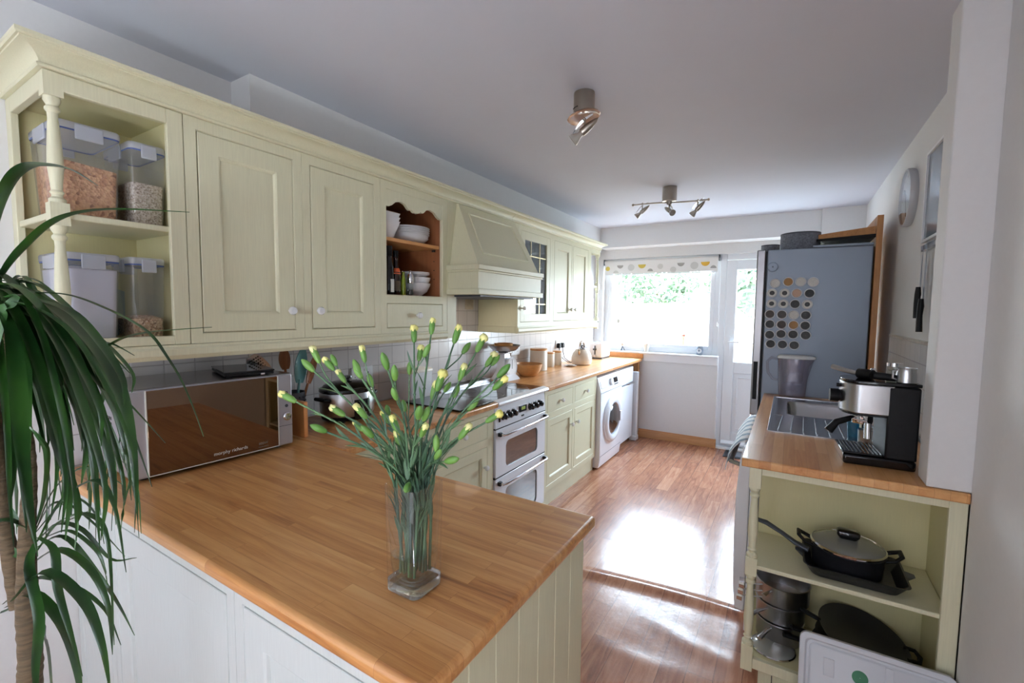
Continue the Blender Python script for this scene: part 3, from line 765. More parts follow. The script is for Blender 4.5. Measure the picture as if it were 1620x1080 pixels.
# scalloped valance
pts = [(y0 + .039, 2.026), (y1 - .039, 2.026), (y1 - .039, 1.945)]
L = (y1 - .039) - (y0 + .039); yc = (y0 + y1) / 2
half = [(0.0, 1.945), (0.02, 1.945), (0.04, 1.955), (0.065, 1.974), (0.10, 1.982), (0.13, 1.974), (0.15, 1.956), (0.162, 1.952), (0.170, 1.957), (0.176, 1.957), (0.184, 1.949), (0.195, 1.945), (0.206, 1.947)]
lo = [(y0 + .039 + a, z) for a, z in half] + [(y1 - .039 - a, z) for a, z in reversed(half)]
poly = [(y, z) for y, z in lo] + [(y1 - .039, 2.026), (y0 + .039, 2.026)]
MB().prism(poly, 'X', XF - 0.020, XF - 0.003).build('valance', 'cream', u, 0.001)
flat_front(u, TX, y0 + .039, y1 - .039, 1.357, 1.478, knob_at=((y0 + y1) / 2, 1.418), g=0.002)
mb = MB()
for z in (1.62, 1.67, 1.72): mb.lathe([(0.003, 0), (0.003, 0.003)], (XF - 0.06, a1 - 0.004, z), 8, 'Y')
mb.box(XF - 0.07, XF - 0.05, a1 - 0.010, a1 - .003, 1.772, 1.784)
mb.build('shelf_peg', 'seam', u)

# ---- cooker hood
u = thing('cooker_hood', 'cream wooden canopy cooker hood with a sloping panelled front', 'cooker hood', (-1.75, 2.41, 1.53))
MB().box(XL + .001, XF, 2.0165, 2.098, ZB - .045, ZT).build('filler_panel', 'cream', u, 0.001)
hy0, hy1 = 2.10, 2.72
mb = MB()
def hring(x, ya, yb, z): return [(XL + 0.02, ya, z), (x, ya, z), (x, yb, z), (XL + 0.02, yb, z)]
mb.loft([hring(-1.475, hy0 - .06, hy1 + .02, 1.70), hring(XF + 0.012, hy0 + .0, hy1 - .0, 2.061)])
mb.build('canopy', 'cream', u, 0.002)
# recessed panel moulding on the sloping face
def slope(y, z, out):
    t = (z - 1.70) / (2.061 - 1.70); x = -1.475 + (XF + 0.012 + 1.475) * t
    n = Vector((0.361, 0, 0.187)).normalized()
    return Vector((x, y, z)) + n * out
mb = MB()
def strip(pa, pb, w):
    (ya, za), (yb, zb) = pa, pb
    d = Vector((0, yb - ya, zb - za)).normalized()
    s = Vector((0, -d.z, d.y)) * w
    ring = lambda y, z: [slope(y - s.y, z - s.z, -.001), slope(y - s.y * .6, z - s.z * .6, .006), slope(y + s.y * .3, z + s.z * .3, .007), slope(y + s.y, z + s.z, -.001)]
    mb.loft([ring(ya, za), ring(yb, zb)])
c = [(hy0 + .035, 1.775), (hy1 - .055, 1.775), (hy1 - .085, 2.01), (hy0 + .065, 2.01)]
for i in range(4): strip(c[i], c[(i + 1) % 4], 0.006)
mb.build('panel_moulding', 'cream', u)
mb = MB()
mb.box(XL + .02, -1.462, hy0 - .078, hy1 + .032, 1.565, 1.672)
mb.box(XL + .02, -1.447, hy0 - .092, hy1 + .046, 1.672, 1.700)
mb.box(XL + .02, -1.452, hy0 - .086, hy1 + .040, 1.660, 1.672)
mb.box(XL + .02, -1.450, hy0 - .090, hy1 + .044, 1.535, 1.568)
# the hood band overlaps the neighbouring filler on its near side only in front of it
mb.build('band', 'cream', u, 0.003)
MB().box(XF + 0.001, XF + 0.003, 2.72, 2.79, 1.705, 2.061).box(XL + .02, XF, 2.775, 2.798, 1.705, ZT).build('side_filler', 'cream', u)
MB().box(XL + .05, -1.49, hy0 - .02, hy1 - .02, 1.524, 1.536).build('extractor_grille', 'darkgrey', u, 0.002)

# ---- glazed unit
u = thing('glazed_wall_cupboard', 'cream wall cupboard with a leaded glass door beside the cooker hood', 'wall unit', ((XF + XL) / 2, 3.07, ZB), 'cream wall units')
y0, y1 = 2.80, 3.343
face_frame(u, TX, y0 + .0006, y1 - .0006, ZB, ZT, DEP - .002, [(y0 + .037, y1 - .037, 1.362, 2.026, 0.30)])
d = None
m = MB(TX); g = .003; A0, A1, C0, C1 = y0 + .04, y1 - .04, 1.365, 2.023; rl = 0.058
for (p0, p1, q0, q1) in ((A0, A0 + rl, C0, C1), (A1 - rl, A1, C0, C1), (A0 + rl, A1 - rl, C0, C0 + rl), (A0 + rl, A1 - rl, C1 - rl, C1)):
    m.box(p0, p1, -0.019, 0, q0, q1)
d = m.build('door', 'cream', u, 0.0015)
knob(d, TX, A0 + 0.027, 1.465)
MB(TX).box(A0 + rl - .003, A1 - rl + .003, -0.012, -0.009, C0 + rl - .003, C1 - rl + .003).build('glass_pane', 'cabglass', d)
m = MB(TX); gx0, gx1, gz0, gz1 = A0 + rl, A1 - rl, C0 + rl, C1 - rl
for y in (gx0 + (gx1 - gx0) * .30, gx0 + (gx1 - gx0) * .70): m.box(y - .0025, y + .0025, -.014, -.007, gz0, gz1)
for z in (gz0 + 0.075, gz1 - 0.11): m.box(gx0, gx1, -.014, -.007, z - .003, z + .003)
m.build('lead_strip', 'gold', d)
MB().box(XL + .014, XF - .03, y0 + .04, y1 - .04, 1.69, 1.706).build('shelf', 'cream_in', u)

# ---- pair of doors
u = thing('double_wall_cupboard', 'cream wall cupboard with a pair of panelled doors near the window', 'wall unit', ((XF + XL) / 2, 3.74, ZB), 'cream wall units')
y0, y1 = 3.343, 4.143; ym = 3.742
face_frame(u, TX, y0 + .0006, y1 - .0006, ZB, ZT, DEP, [(y0 + .035, ym - .012, 1.362, 2.026), (ym + .012, y1 - .035, 1.362, 2.026)])
panel_door(u, TX, y0 + .037, ym - .014, 1.364, 2.024, 0.060, knob_at=(ym - .040, 1.46), g=.002)
panel_door(u, TX, ym + .014, y1 - .037, 1.364, 2.024, 0.060, knob_at=(ym + .045, 1.46), g=.002)

# ---- far open end unit
u = thing('open_shelf_unit', 'cream open corner wall unit with a turned post, by the window', 'wall unit', (-1.86, 4.28, ZB), 'cream wall units')
y0, y1 = 4.143, 4.42
mb = MB()
mb.box(XL + .001, XL + 0.020, y0 + .001, y1, ZB, ZT); mb.box(XL + .02, XF - .0185, y0 + .001, y0 + 0.018, ZB, ZT)
mb.box(XL + .02, XF - .0185, y0 + .018, y1 - .0185, ZT - 0.02, ZT); mb.box(XL + .02, XF, y0 + .041, y1 - .002, ZB, ZB + 0.020)
mb.build('carcass', 'gloss', u, 0.0015)
MB().box(XF - .018, XF, y0 + .001, y0 + .04, ZB, ZT).box(XF - .018, XF, y0 + .04, y1 - .038, ZT - .045, ZT).box(XL + .02, XF - .038, y1 - .018, y1, ZT - .045, ZT).build('face_frame', 'cream', u, 0.002)
MB().box(XL + .02, XF - 0.012, y0 + 0.018, y1 - 0.006, 1.685, 1.703).build('shelf', 'gloss', u, 0.003)
turned_post(u, XF - 0.0195, y1 - 0.0195, ZB, ZT, [(1.27, 1.375), (1.665, 1.725), (2.0, 2.061)])

# ---- crown moulding and light rails
def sweep(profile, path, mat, name, label, cat, closed=False, group=None):
    """profile = (outward, z); path = plan points, outward is to the right of travel; corners mitred"""
    m = MB(); P = [Vector(p) for p in path]; rings = []
    for i, p in enumerate(P):
        d0 = (P[i] - P[i - 1]).normalized() if i else None
        d1 = (P[i + 1] - P[i]).normalized() if i < len(P) - 1 else None
        n0 = Vector((d0.y, -d0.x)) if d0 else None; n1 = Vector((d1.y, -d1.x)) if d1 else None
        if n0 is None: n = n1
        elif n1 is None: n = n0
        else: n = (n0 + n1) / (1 + n0.dot(n1))
        rings.append([(p.x + n.x * o, p.y + n.y * o, z) for o, z in profile])
    m.loft(rings)
    o = m.build(name, mat, None, angle=25)
    return tag(o, label, cat, group)
CR = [(-0.02, 2.0625), (0.010, 2.0625), (0.013, 2.066), (0.013, 2.0705), (0.0075, 2.0735), (0.008, 2.079), (0.013, 2.088), (0.022, 2.097), (0.036, 2.1045), (0.048, 2.107), (0.049, 2.1105), (0.054, 2.1105), (0.058, 2.114), (0.058, 2.1235), (-0.02, 2.1235)]
sweep(CR, [(XL + .002, 0.396), (XF, 0.396), (XF, 2.70)], 'cream', 'crown_moulding', 'long cream crown moulding along the tops of the wall units, on the near side of the joint', 'moulding', False, 'crown mouldings')
sweep(CR, [(XF, 2.703), (XF, 4.42), (-1.892, 4.42)], 'cream', 'crown_moulding', 'cream crown moulding along the tops of the wall units at the window end', 'moulding', False, 'crown mouldings')
LR = [(-0.018, 1.329), (0.004, 1.329), (0.004, 1.322), (0.010, 1.315), (0.010, 1.296), (0.004, 1.288), (0.0, 1.282), (-0.018, 1.282)]
sweep(LR, [(XF, 0.437), (XF, 2.014)], 'cream', 'light_rail', 'cream light rail under the near run of wall units', 'moulding', False, 'light rails')
sweep(LR, [(XF, 2.80), (XF, 4.378)], 'cream', 'light_rail', 'cream light rail under the wall units by the window', 'moulding', False, 'light rails')
MB_side = MB().box(XL + .002, XF - .02, 2.801, 2.815, ZB - .047, ZB - .001)
tag(MB_side.build('end_panel', 'cream', None), 'cream end strip under the glazed wall cupboard beside the hood', 'panel')

# ---- base units, left run
XBF = -1.465
TB = frame_px(XBF)
def base_unit(y0, y1, label, cols, nm='base_cupboard', knobs=1):
    u = thing(nm, label, 'base unit', (-1.75, (y0 + y1) / 2, 0), 'cream base units')
    ops = []
    for a, b in cols: ops += [(a, b, 0.165, 0.66), (a, b, 0.705, 0.842)]
    face_frame(u, TB, y0 + .0006, y1 - .0006, 0.125, 0.878, 0.54, ops)
    for i, (a, b) in enumerate(cols):
        ks = b - 0.035 if (i == 0) else a + 0.035
        panel_door(u, TB, a + .002, b - .002, 0.167, 0.658, 0.05, knob_at=(ks, 0.545), g=.002, kr=.015)
        flat_front(u, TB, a + .002, b - .002, 0.707, 0.840, knob_at=((a + b) / 2, 0.772), g=.002, kr=.015)
    MB().box(-1.99, -1.485, y0 + .001, y1 - .001, 0.001, 0.125).build('plinth', 'cream', u)
    return u
base_unit(2.845, 3.855, 'cream base unit with two drawers over two panelled doors, between cooker and washing machine', [(2.885, 3.335), (3.375, 3.82)])
base_unit(1.615, 2.19, 'cream base unit with a drawer over one panelled door, left of the cooker', [(1.655, 2.13)])
u = thing('corner_base_cupboard', 'cream corner base unit where the peninsula meets the left run', 'base unit', (-1.7, 1.35, 0), 'cream base units')
MB().box(-1.99, XBF, 1.10, 1.614, 0.125, 0.878).build('body', 'cream', u)
MB().box(-1.99, -1.485, 1.10, 1.613, 0.001, 0.125).build('plinth', 'cream', u)

# ---- worktops
def worktop(name, poly, mat, label, z0=0.879, z1=0.911, bev=0.007, group='beech worktops'):
    m = MB(); m.prism(poly, 'Z', z0, z1)
    return tag(m.build(name, mat, None, bev, 3), label, 'worktop', group)
worktop('worktop', [(XL + .008, 0.452), (-0.414, 0.452), (-0.414, 1.112), (XL + .008, 1.112)], 'top_x', 'wide beech block worktop of the peninsula, holding the vase and microwave', bev=0.010)
worktop('worktop', [(XL + .008, 1.1135), (-1.432, 1.1135), (-1.432, 2.192), (XL + .008, 2.192)], 'top_x', 'beech block worktop left of the cooker, under the slow cooker')
worktop('worktop', [(XL + .008, 2.842), (-1.432, 2.842), (-1.432, 5.19), (XL + .008, 5.19)], 'top_y', 'long beech block worktop from the cooker to the window')
m = MB(); o_ = [(-0.131, 1.8625), (0.4905, 1.8625), (0.4905, 3.477), (-0.131, 3.477)]; i_ = [(-0.012, 2.785), (0.392, 2.785), (0.392, 3.255), (-0.012, 3.255)]
L = lambda p, z: [(x, y, z) for x, y in p]
m.loft([L(o_, .911), L(i_, .911), L(i_, .879), L(o_, .879), L(o_, .911)], True, False)
tag(m.build('worktop', 'top_y', None, .006, 3), 'beech block worktop around the sink on the right', 'worktop', 'beech worktops')
# oak post carrying the window end of the long worktop
tag(MB().box(-1.52, -1.452, 5.125, 5.18, 0.0, 0.878).build('support_post', 'oak', None, 0.003), 'rough oak post under the window end of the worktop', 'post')

# ---- peninsula units
TP = frame_ny(0.492)
def pen_unit(x0, x1, label):
    u = thing('peninsula_cupboard', label, 'base unit', ((x0 + x1) / 2, 0.78, 0), 'peninsula units')
    face_frame(u, TP, x0 + .0006, x1 - .0006, 0.10, 0.878, 0.57, [(x0 + .032, x1 - .032, 0.14, 0.818)], mat='cream_daylit')
    panel_door(u, TP, x0 + .035, x1 - .035, 0.143, 0.815, 0.07, mat='cream_daylit', g=.002)
    MB().box(x0 + .001, x1 - .001, 0.53, 1.05, 0.001, 0.10).build('plinth', 'cream', u)
    return u
pen_unit(-1.705, -1.005, 'cream peninsula cupboard with a panelled door, nearer the dragon tree')
pen_unit(-1.005, -0.452, 'cream peninsula cupboard with a panelled door, at the free end')
u = thing('peninsula_end_cupboard', 'narrow plain cream peninsula panel against the left wall behind the plant', 'base unit', (-1.87, 0.78, 0), 'peninsula units')
face_frame(u, TP, XL + .003, -1.7056, 0.10, 0.878, 0.57, [(-1.99, -1.74, 0.14, 0.818)], mat='cream_daylit')
flat_front(u, TP, -1.987, -1.743, 0.143, 0.815, 'door', mat='cream_daylit', g=.002)
MB().box(XL + .003, -1.707, 0.53, 1.05, 0.001, 0.10).build('plinth', 'cream', u)
# tongue and groove end panel
m = MB(); n = 7; ys = [0.494 + (1.072 - 0.494) * i / n for i in range(n + 1)]
for i in range(n):
    a, b = ys[i], ys[i + 1]
    m.prism([(a, -.4515), (a + .0006, -.4345), (a + .003, -.4315), (b - .003, -.4315), (b - .0006, -.4345), (b, -.4515)][0:6], 'Z', 0.0, 0.878) if False else m.loft([[(x, y, z) for y, x in ((a, -.4515), (a, -.4337), (a + .0022, -.4315), (b - .0022, -.4315), (b, -.4337), (b, -.4515))] for z in (0.0, 0.878)])
tag(m.build('end_panel', 'cream', None, angle=15), 'cream tongue-and-groove panel closing the free end of the peninsula', 'panel')

# ---- open shelf unit under the right worktop
u = thing('open_base_shelf_unit', 'cream open shelf unit full of pans, with a turned post at its corner', 'base unit', (0.19, 2.04, 0), 'cream base units')
mb = MB()
mb.box(-0.08, 0.485, 2.196, 2.21, 0.135, 0.877); mb.box(0.472, 0.486, 1.90, 2.196, 0.135, 0.877)
mb.box(-0.08, 0.472, 1.897, 2.196, 0.122, 0.140); mb.box(-0.08, 0.472, 1.897, 2.196, 0.862, 0.877)
mb.build('carcass', 'cream_in', u, 0.001)
mb = MB()
mb.box(0.447, 0.4905, 1.879, 1.897, 0.10, 0.878); mb.box(-0.064, 0.447, 1.879, 1.897, 0.853, 0.878); mb.box(-0.064, 0.447, 1.879, 1.897, 0.100, 0.140)
mb.box(-0.102, -0.084, 1.92, 2.21, 0.853, 0.878); mb.box(-0.102, -0.084, 1.92, 2.21, 0.10, 0.14); mb.box(-0.102, -0.084, 2.185, 2.21, 0.14, 0.853)
mb.build('face_frame', 'cream', u, 0.002)
MB().box(-0.082, 0.471, 1.888, 2.196, 0.487, 0.503).build('shelf', 'cream', u, 0.003)
turned_post(u, -0.0845, 1.8985, 0.08, 0.878, [(0.085, 0.185), (0.462, 0.530), (0.80, 0.878)], r=0.0165)
mb = MB(); mb.box(-0.045, 0.486, 1.935, 1.953, 0.0, 0.10); mb.build('plinth', 'cream', u)
MB().box(0.0, 0.003, 1.933, 1.936, 0.0, 0.10).build('plinth_joint', 'seam', u)
# ================================================================== APPLIANCES
# ---- cooker
CY0, CY1 = 2.197, 2.840; CXF = -1.455
u = thing('cooker', 'white freestanding electric double oven cooker with a black glass hob', 'cooker', (-1.74, 2.52, 0))
MB().box(-2.005, CXF - .03, CY0, CY1, 0.03, 0.895).build('body', 'white', u, 0.003)
MB().box(-2.005, -1.99, CY0 + .002, CY1 - .002, 0.03, 0.90).build('back_panel', 'white', u)
MB().box(-2.00, -1.90, CY0 + .03, CY1 - .03, 0.895, 0.935).build('rear_vent', 'steel', u, 0.004)
m = MB()
for i in range(28): m.box(-1.985, -1.915, CY0 + .05 + i * .0195, CY0 + .058 + i * .0195, .9345, .936)
m.build('vent_slot', 'seam', u)
MB().box(-1.898, -1.475, CY0 + .012, CY1 - .012, 0.893, 0.915).build('hob_glass', 'hobglass', u, 0.003)
m = MB(); m.prism([(-1.475, .885), (-1.435, .885), (-1.430, .895), (-1.435, .908), (-1.475, .917)], 'Y', CY0, CY1); m.build('hob_trim', 'white', u, 0.002)
m = MB()
for x, y, r in ((-1.60, 2.36, .085), (-1.60, 2.68, .075), (-1.80, 2.36, .075), (-1.80, 2.68, .09)):
    m.lathe([(r, 0.9152), (r, .9156), (r - .003, .9156), (r - .003, .9152)], (x, y, 0), 40, cap=False)
m.build('cooking_zone', 'darkgrey', u)
TC = frame_px(CXF)
# control panel, tilted
m = MB(TC); m.loft([[(CY0 + .002, -.03, .745), (CY0 + .002, .0, .745), (CY0 + .002, -.012, .872), (CY0 + .002, -.03, .88)], [(CY1 - .002, -.03, .745), (CY1 - .002, .0, .745), (CY1 - .002, -.012, .872), (CY1 - .002, -.03, .88)]])
cp_ = m.build('control_panel', 'white', u, 0.002)
for y in (2.285, 2.345, 2.405, 2.62, 2.685, 2.75):
    kb = MB(); kb.lathe([(.024, -.006), (.024, .004), (.020, .008), (.018, .026), (.013, .029), (.001, .029)], (CXF - .004, y, .808), 20, 'X')
    kk = kb.build('control_knob', 'blackgloss', cp_)
    kc = MB().lathe([(.0205, .0075), (.0205, .009), (.0185, .020), (.014, .0305), (.001, .0305)], (CXF - .004, y, .808), 16, 'X').build('knob_cap', 'blackgloss', cp_) if False else None
    MB().lathe([(.029, -.0063), (.029, -.001), (.024, -.001)], (CXF - .004, y, .808), 24, 'X').build('knob_ring', 'chrome', cp_)
MB(TC).box(2.475, 2.565, -.008, .001, .795, .835).build('clock_surround', 'blackgloss', cp_)
MB(TC).box(2.498, 2.545, .0, .002, .808, .828).build('clock_display', base_mat('green_clock_display', srgb(150, 170, 60), 0.4), cp_)
MB(TC).box(2.235, 2.250, -.008, -.001, .78, .815).box(2.50, 2.53, -.006, .002, .765, .775).build('button', 'blackgloss', cp_)
def oven_door(z0, z1, wz0, wz1):
    m = MB(TC); a0, a1 = CY0 + .004, CY1 - .004
    pl = m.rrect((a0 + a1) / 2, (wz0 + wz1) / 2, .205, (wz1 - wz0) / 2, .035, 0, 4)
    # frame with a rounded window opening
    n = len(pl); cx, cz = (a0 + a1) / 2, (wz0 + wz1) / 2
    def outer(p):
        x, z = p[0], p[1]
        dx, dz = x - cx, z - cz; s = min(((a1 - a0) / 2) / abs(dx) if dx else 9, ((z1 - z0) / 2) / abs(dz) if dz else 9)
        return None
    oc = m.rrect(cx, (z0 + z1) / 2, (a1 - a0) / 2, (z1 - z0) / 2, .008, 0, 4)
    m.loft([[(p[0], -.028, p[1]) for p in oc], [(p[0], -.002, p[1]) for p in oc], [(p[0] + (cx - p[0]) * .008, 0, p[1] + (cz - p[1]) * .012) for p in oc], [(p[0], 0.0, p[1]) for p in pl], [(p[0], -.006, p[1]) for p in pl]], True, False)
    d = m.build('oven_door', 'white', u, angle=30)
    g = MB(TC); g.loft([[(p[0], -.006, p[1]) for p in pl], [(p[0], -.009, p[1]) for p in pl]])
    g.build('oven_window', 'ovenglass', d)
    bk = MB(TC); bk.box(a0 + .01, a1 - .01, -.030, -.026, z0 + .01, z1 - .01); bk.build('oven_lining', base_mat('oven_lining', srgb(150, 138, 132), 0.6), d)
    hz = z1 - .030
    h = MB(TC).tube([(a0 + .035, 0, hz), (a0 + .035, .030, hz), (a0 + .065, .040, hz), (a1 - .045, .040, hz), (a1 - .02, .030, hz), (a1 - .02, 0, hz)], .0085, 10)
    h.build('door_handle', 'chrome', d)
    MB(TC).box(a0 + .02, a0 + .05, -.001, .022, hz - .012, hz + .012).box(a1 - .035, a1 - .008, -.001, .022, hz - .012, hz + .012).build('handle_end', 'blackgloss', d, 0.003)
    return d
oven_door(0.445, 0.738, 0.485, 0.650)
oven_door(0.075, 0.437, 0.12, 0.355)
MB(TC).box(CY0 + .002, CY1 - .002, -.027, -.003, .737, .746).box(CY0 + .002, CY1 - .002, -.027, -.003, .436, .446).build('door_gap', 'seam', u)
MB().box(-1.98, CXF - .04, CY0 + .01, CY1 - .01, 0.0, 0.03).build('plinth', 'black', u)

# ---- washing machine
u = thing('washing_machine', 'white front loading washing machine under the worktop', 'washing machine', (-1.7, 4.17, 0))
WX = -1.425; WY0, WY1 = 3.868, 4.465
mb = MB(); mb.prism([(-1.97, .012), (WX - .012, .012), (WX, .09), (WX, .70), (WX - .035, .845), (-1.97, .845)], 'Y', WY0, WY1)
mb.build('body', 'white', u, 0.008, 3)
cy, cz = 4.165, 0.425
def xr(mb, prof, n=40): return mb.lathe(prof, (WX, cy, cz), n, 'X')
d = xr(MB(), [(.205, -.02), (.222, 0.0), (.222, .018), (.205, .034), (.178, .040), (.155, .030), (.148, .010), (.148, -.02)]).build('door', 'white', u)
xr(MB(), [(.150, .012), (.13, .028), (.09, .040), (.001, .045)]).build('door_glass', 'ovenglass', d)
xr(MB(), [(.148, .004), (.12, -.005), (.001, -.01)], 32).build('drum', 'drum', d)
MB().box(WX + .030, WX + .044, cy + .145, cy + .200, cz - .05, cz + .05).build('door_catch', 'white', d, 0.006)
TWp = Matrix.Translation(Vector((WX - .018, 0, .775))) @ Matrix.Rotation(-0.237, 4, 'Y')
m = MB(TWp); m.lathe([(.034, -.004), (.034, .010), (.029, .022), (.001, .024)], (0, 4.165, 0), 24, 'X'); m.build('programme_dial', 'whiteplastic', u)
m = MB(TWp); m.box(-.003, .002, 4.26, 4.37, -.020, .028); m.build('display', 'blackgloss', u)
m = MB(TWp); m.box(-.003, .003, 3.90, 4.06, -.035, .035); m.build('detergent_drawer', 'white', u, 0.004)
m = MB(TWp)
for i in range(5): m.box(-.002, .004, 4.26 + .022 * i, 4.272 + .022 * i, -.040, -.030)
m.build('button', 'darkgrey', u)
MB().box(WX - .002, WX + .001, WY0 + .01, WY1 - .01, .702, .705).box(WX - .004, WX + .0015, WY0 + .01, WY1 - .01, .118, .121).build('panel_line', 'darkgrey', u)
m = MB()
for x in (-1.90, WX - .06):
    for y in (WY0 + .05, WY1 - .05): MB().lathe([(.02, 0), (.02, .013)], (x, y, 0), 12).build('foot', 'black', u)

# ---- small appliance beside it (freezer) and a folded panel heater
u = thing('under_counter_freezer', 'plain white under-counter appliance with a recessed handle, behind the washing machine', 'freezer', (-1.75, 4.72, 0))
MB().box(-1.97, -1.505, 4.475, 4.955, 0.02, 0.845).build('body', 'white', u, 0.004)
MB().box(-1.503, -1.455, 4.477, 4.953, 0.06, 0.655).build('door', 'white', u, 0.008, 3)
MB().box(-1.503, -1.458, 4.477, 4.953, 0.675, 0.845).build('top_panel', 'white', u, 0.006)
MB().tube([(-1.458, 4.70, .668), (-1.432, 4.72, .672), (-1.428, 4.80, .672), (-1.432, 4.93, .672), (-1.458, 4.945, .668)], .006, 8).build('handle', 'chrome', u)
MB().box(-1.94, -1.54, 4.49, 4.94, 0.0, 0.02).build('plinth', 'darkgrey', u)
u = thing('panel_heater', 'narrow white upright panel standing on small feet at the end of the worktop', 'heater', (-1.56, 5.03, 0))
MB().box(-1.85, -1.425, 5.015, 5.075, 0.05, 0.775).build('panel', 'whiteplastic', u, 0.008, 3)
MB().box(-1.50, -1.420, 4.995, 5.095, 0.0, 0.05).box(-1.84, -1.77, 4.995, 5.095, 0.0, 0.05).build('foot', 'whiteplastic', u, 0.006)

# ---- fridge freezer
u = thing('fridge_freezer', 'tall grey fridge freezer with spice tins stuck to its side', 'fridge', (0.12, 3.8, 0))
FY = 3.492
MB().box(-0.150, 0.408, FY, 4.10, 0.02, 1.868).build('body', 'fridge', u, 0.006)
MB().box(-0.158, -0.150, FY + .004, 4.09, 0.03, 1.86).build('door_seal', 'black', u)
MB().prism([(FY - .002, .75), (FY - .002, 1.872), (4.10, 1.872), (4.10, .75)], 'X', -0.212, -0.159).build('door', 'fridgedoor', u, 0.008, 3)
MB().box(-0.212, -0.159, FY - .002, 4.10, 0.05, 0.742).build('freezer_door', 'fridgedoor', u, 0.008, 3)
MB().box(-0.202, -0.176, FY - .004, FY - .0015, .86, 1.12).build('handle_recess', 'black', u, 0.004)
MB().box(-0.202, -0.176, FY - .004, FY - .0015, .50, .72).build('handle_recess', 'black', u, 0.004)
MB().box(-0.12, 0.38, FY + .04, 4.05, 0.0, 0.02).build('plinth', 'black', u)
MB().box(0.10, 0.408, FY - .002, FY + .03, 1.868, 1.884).build('hinge_cover', 'fridge', u, 0.004)

# round magnetic tins
def tin(x, z, ringed, face, lab, r=0.0295):
    t = thing('spice_tin', lab, 'spice tin', (x, FY - .001, z - r), 'magnetic spice tins on the fridge')
    c = (x, FY, z)
    MB().lathe([(r, 0), (r, -.020), (r * 1.04, -.020), (r * 1.04, -.027), (r * .90, -.029), (r * .84, -.0265), (r * .84, -.022)], c, 26, 'Y', cap=False).build('tin_body', 'tinrim', t)
    if ringed:
        MB().lathe([(r * .85, -.024), (r * .50, -.024), (r * .50, -.0225)], c, 22, 'Y', cap=False).build('label_ring', 'labelwhite', t)
        MB().lathe([(r * .51, -.0215), (.001, -.0215)], c, 20, 'Y').build('spice', face, t)
    else:
        MB().lathe([(r * .86, -.0235), (.001, -.0235)], c, 22, 'Y').build('spice', face, t)
    return t
for k, c in (('sp_black', (14, 10, 9)), ('sp_brown', (44, 26, 17)), ('sp_ochre', (150, 104, 40)), ('sp_tan', (186, 148, 124)), ('sp_pale', (206, 204, 198)), ('sp_dark', (22, 19, 20))):
    M_[k] = noise_bump(base_mat('spice_' + k, srgb(*c), 0.6, 0.0, **{'Coat Weight': 0.1, 'Coat Roughness': 0.03}), (1, 1, 1), 900, 0.6, 0.001, 2, 0.35)
rows = [
    (1.650, [(-.098, 0, 'sp_pale'), (-.024, 0, 'sp_ochre'), (.045, 0, 'sp_pale'), (.112, 0, 'sp_pale')]),
    (1.583, [(-.112, 1, 'sp_black'), (-.041, 1, 'sp_black'), (.026, 0, 'sp_tan'), (.096, 0, 'sp_black')]),
    (1.513, [(-.112, 1, 'sp_black'), (-.045, 1, 'sp_black'), (.020, 0, 'sp_black'), (.087, 1, 'sp_black')]),
    (1.443, [(-.119, 0, 'sp_brown'), (-.050, 0, 'sp_brown'), (.016, 0, 'sp_pale'), (.082, 0, 'sp_dark')]),
    (1.377, [(-.116, 0, 'sp_black'), (-.049, 0, 'sp_brown'), (.018, 0, 'sp_ochre'), (.082, 0, 'sp_dark')]),
    (1.310, [(-.114, 0, 'sp_dark'), (-.049, 0, 'sp_dark'), (.018, 0, 'sp_black'), (.087, 0, 'sp_dark')]),
    (1.246, [(-.106, 0, 'sp_black'), (-.038, 0, 'sp_dark'), (.028, 0, 'sp_dark')])]
rn = ['top row', 'second row', 'third row', 'fourth row', 'fifth row', 'sixth row', 'bottom row']
cn = ['leftmost', 'second from left', 'third from left', 'rightmost']
fc = {'sp_pale': 'pale', 'sp_ochre': 'ochre', 'sp_black': 'black', 'sp_tan': 'tan', 'sp_brown': 'brown', 'sp_dark': 'dark'}
jit = [(0, -.004), (0, .004), (0, .003), (0, 0)]
for ri, (z, cols) in enumerate(rows):
    for ci, (x, rg, f) in enumerate(cols):
        tin(x, z + (jit[ci][1] if ri in (0, 5) else -.0015 * ci), rg, f, 'round %s spice tin on the fridge side, %s in the %s' % (fc[f] + (' white-ringed' if rg else ''), cn[ci] if ri < 6 or ci < 2 else 'rightmost', rn[ri]))
t = thing('round_timer', 'round grey magnetic dial timer above the spice tins on the fridge', 'timer', (-.116, FY, 1.72))
MB().lathe([(.031, 0), (.031, -.012), (.028, -.015), (.001, -.015)], (-.116, FY, 1.755), 30, 'Y').build('dial', 'fridge', t)
m = MB()
for i in range(24):
    a = 2 * PI * i / 24
    m.box(-.116 + .025 * math.cos(a) - .001, -.116 + .025 * math.cos(a) + .001, FY - .0155, FY - .0148, 1.755 + .025 * math.sin(a) - .001, 1.755 + .025 * math.sin(a) + .001)
m.lathe([(.005, -.015), (.005, -.017), (.001, -.017)], (-.116, FY, 1.755), 12, 'Y')
m.build('dial_mark', 'darkgrey', t)

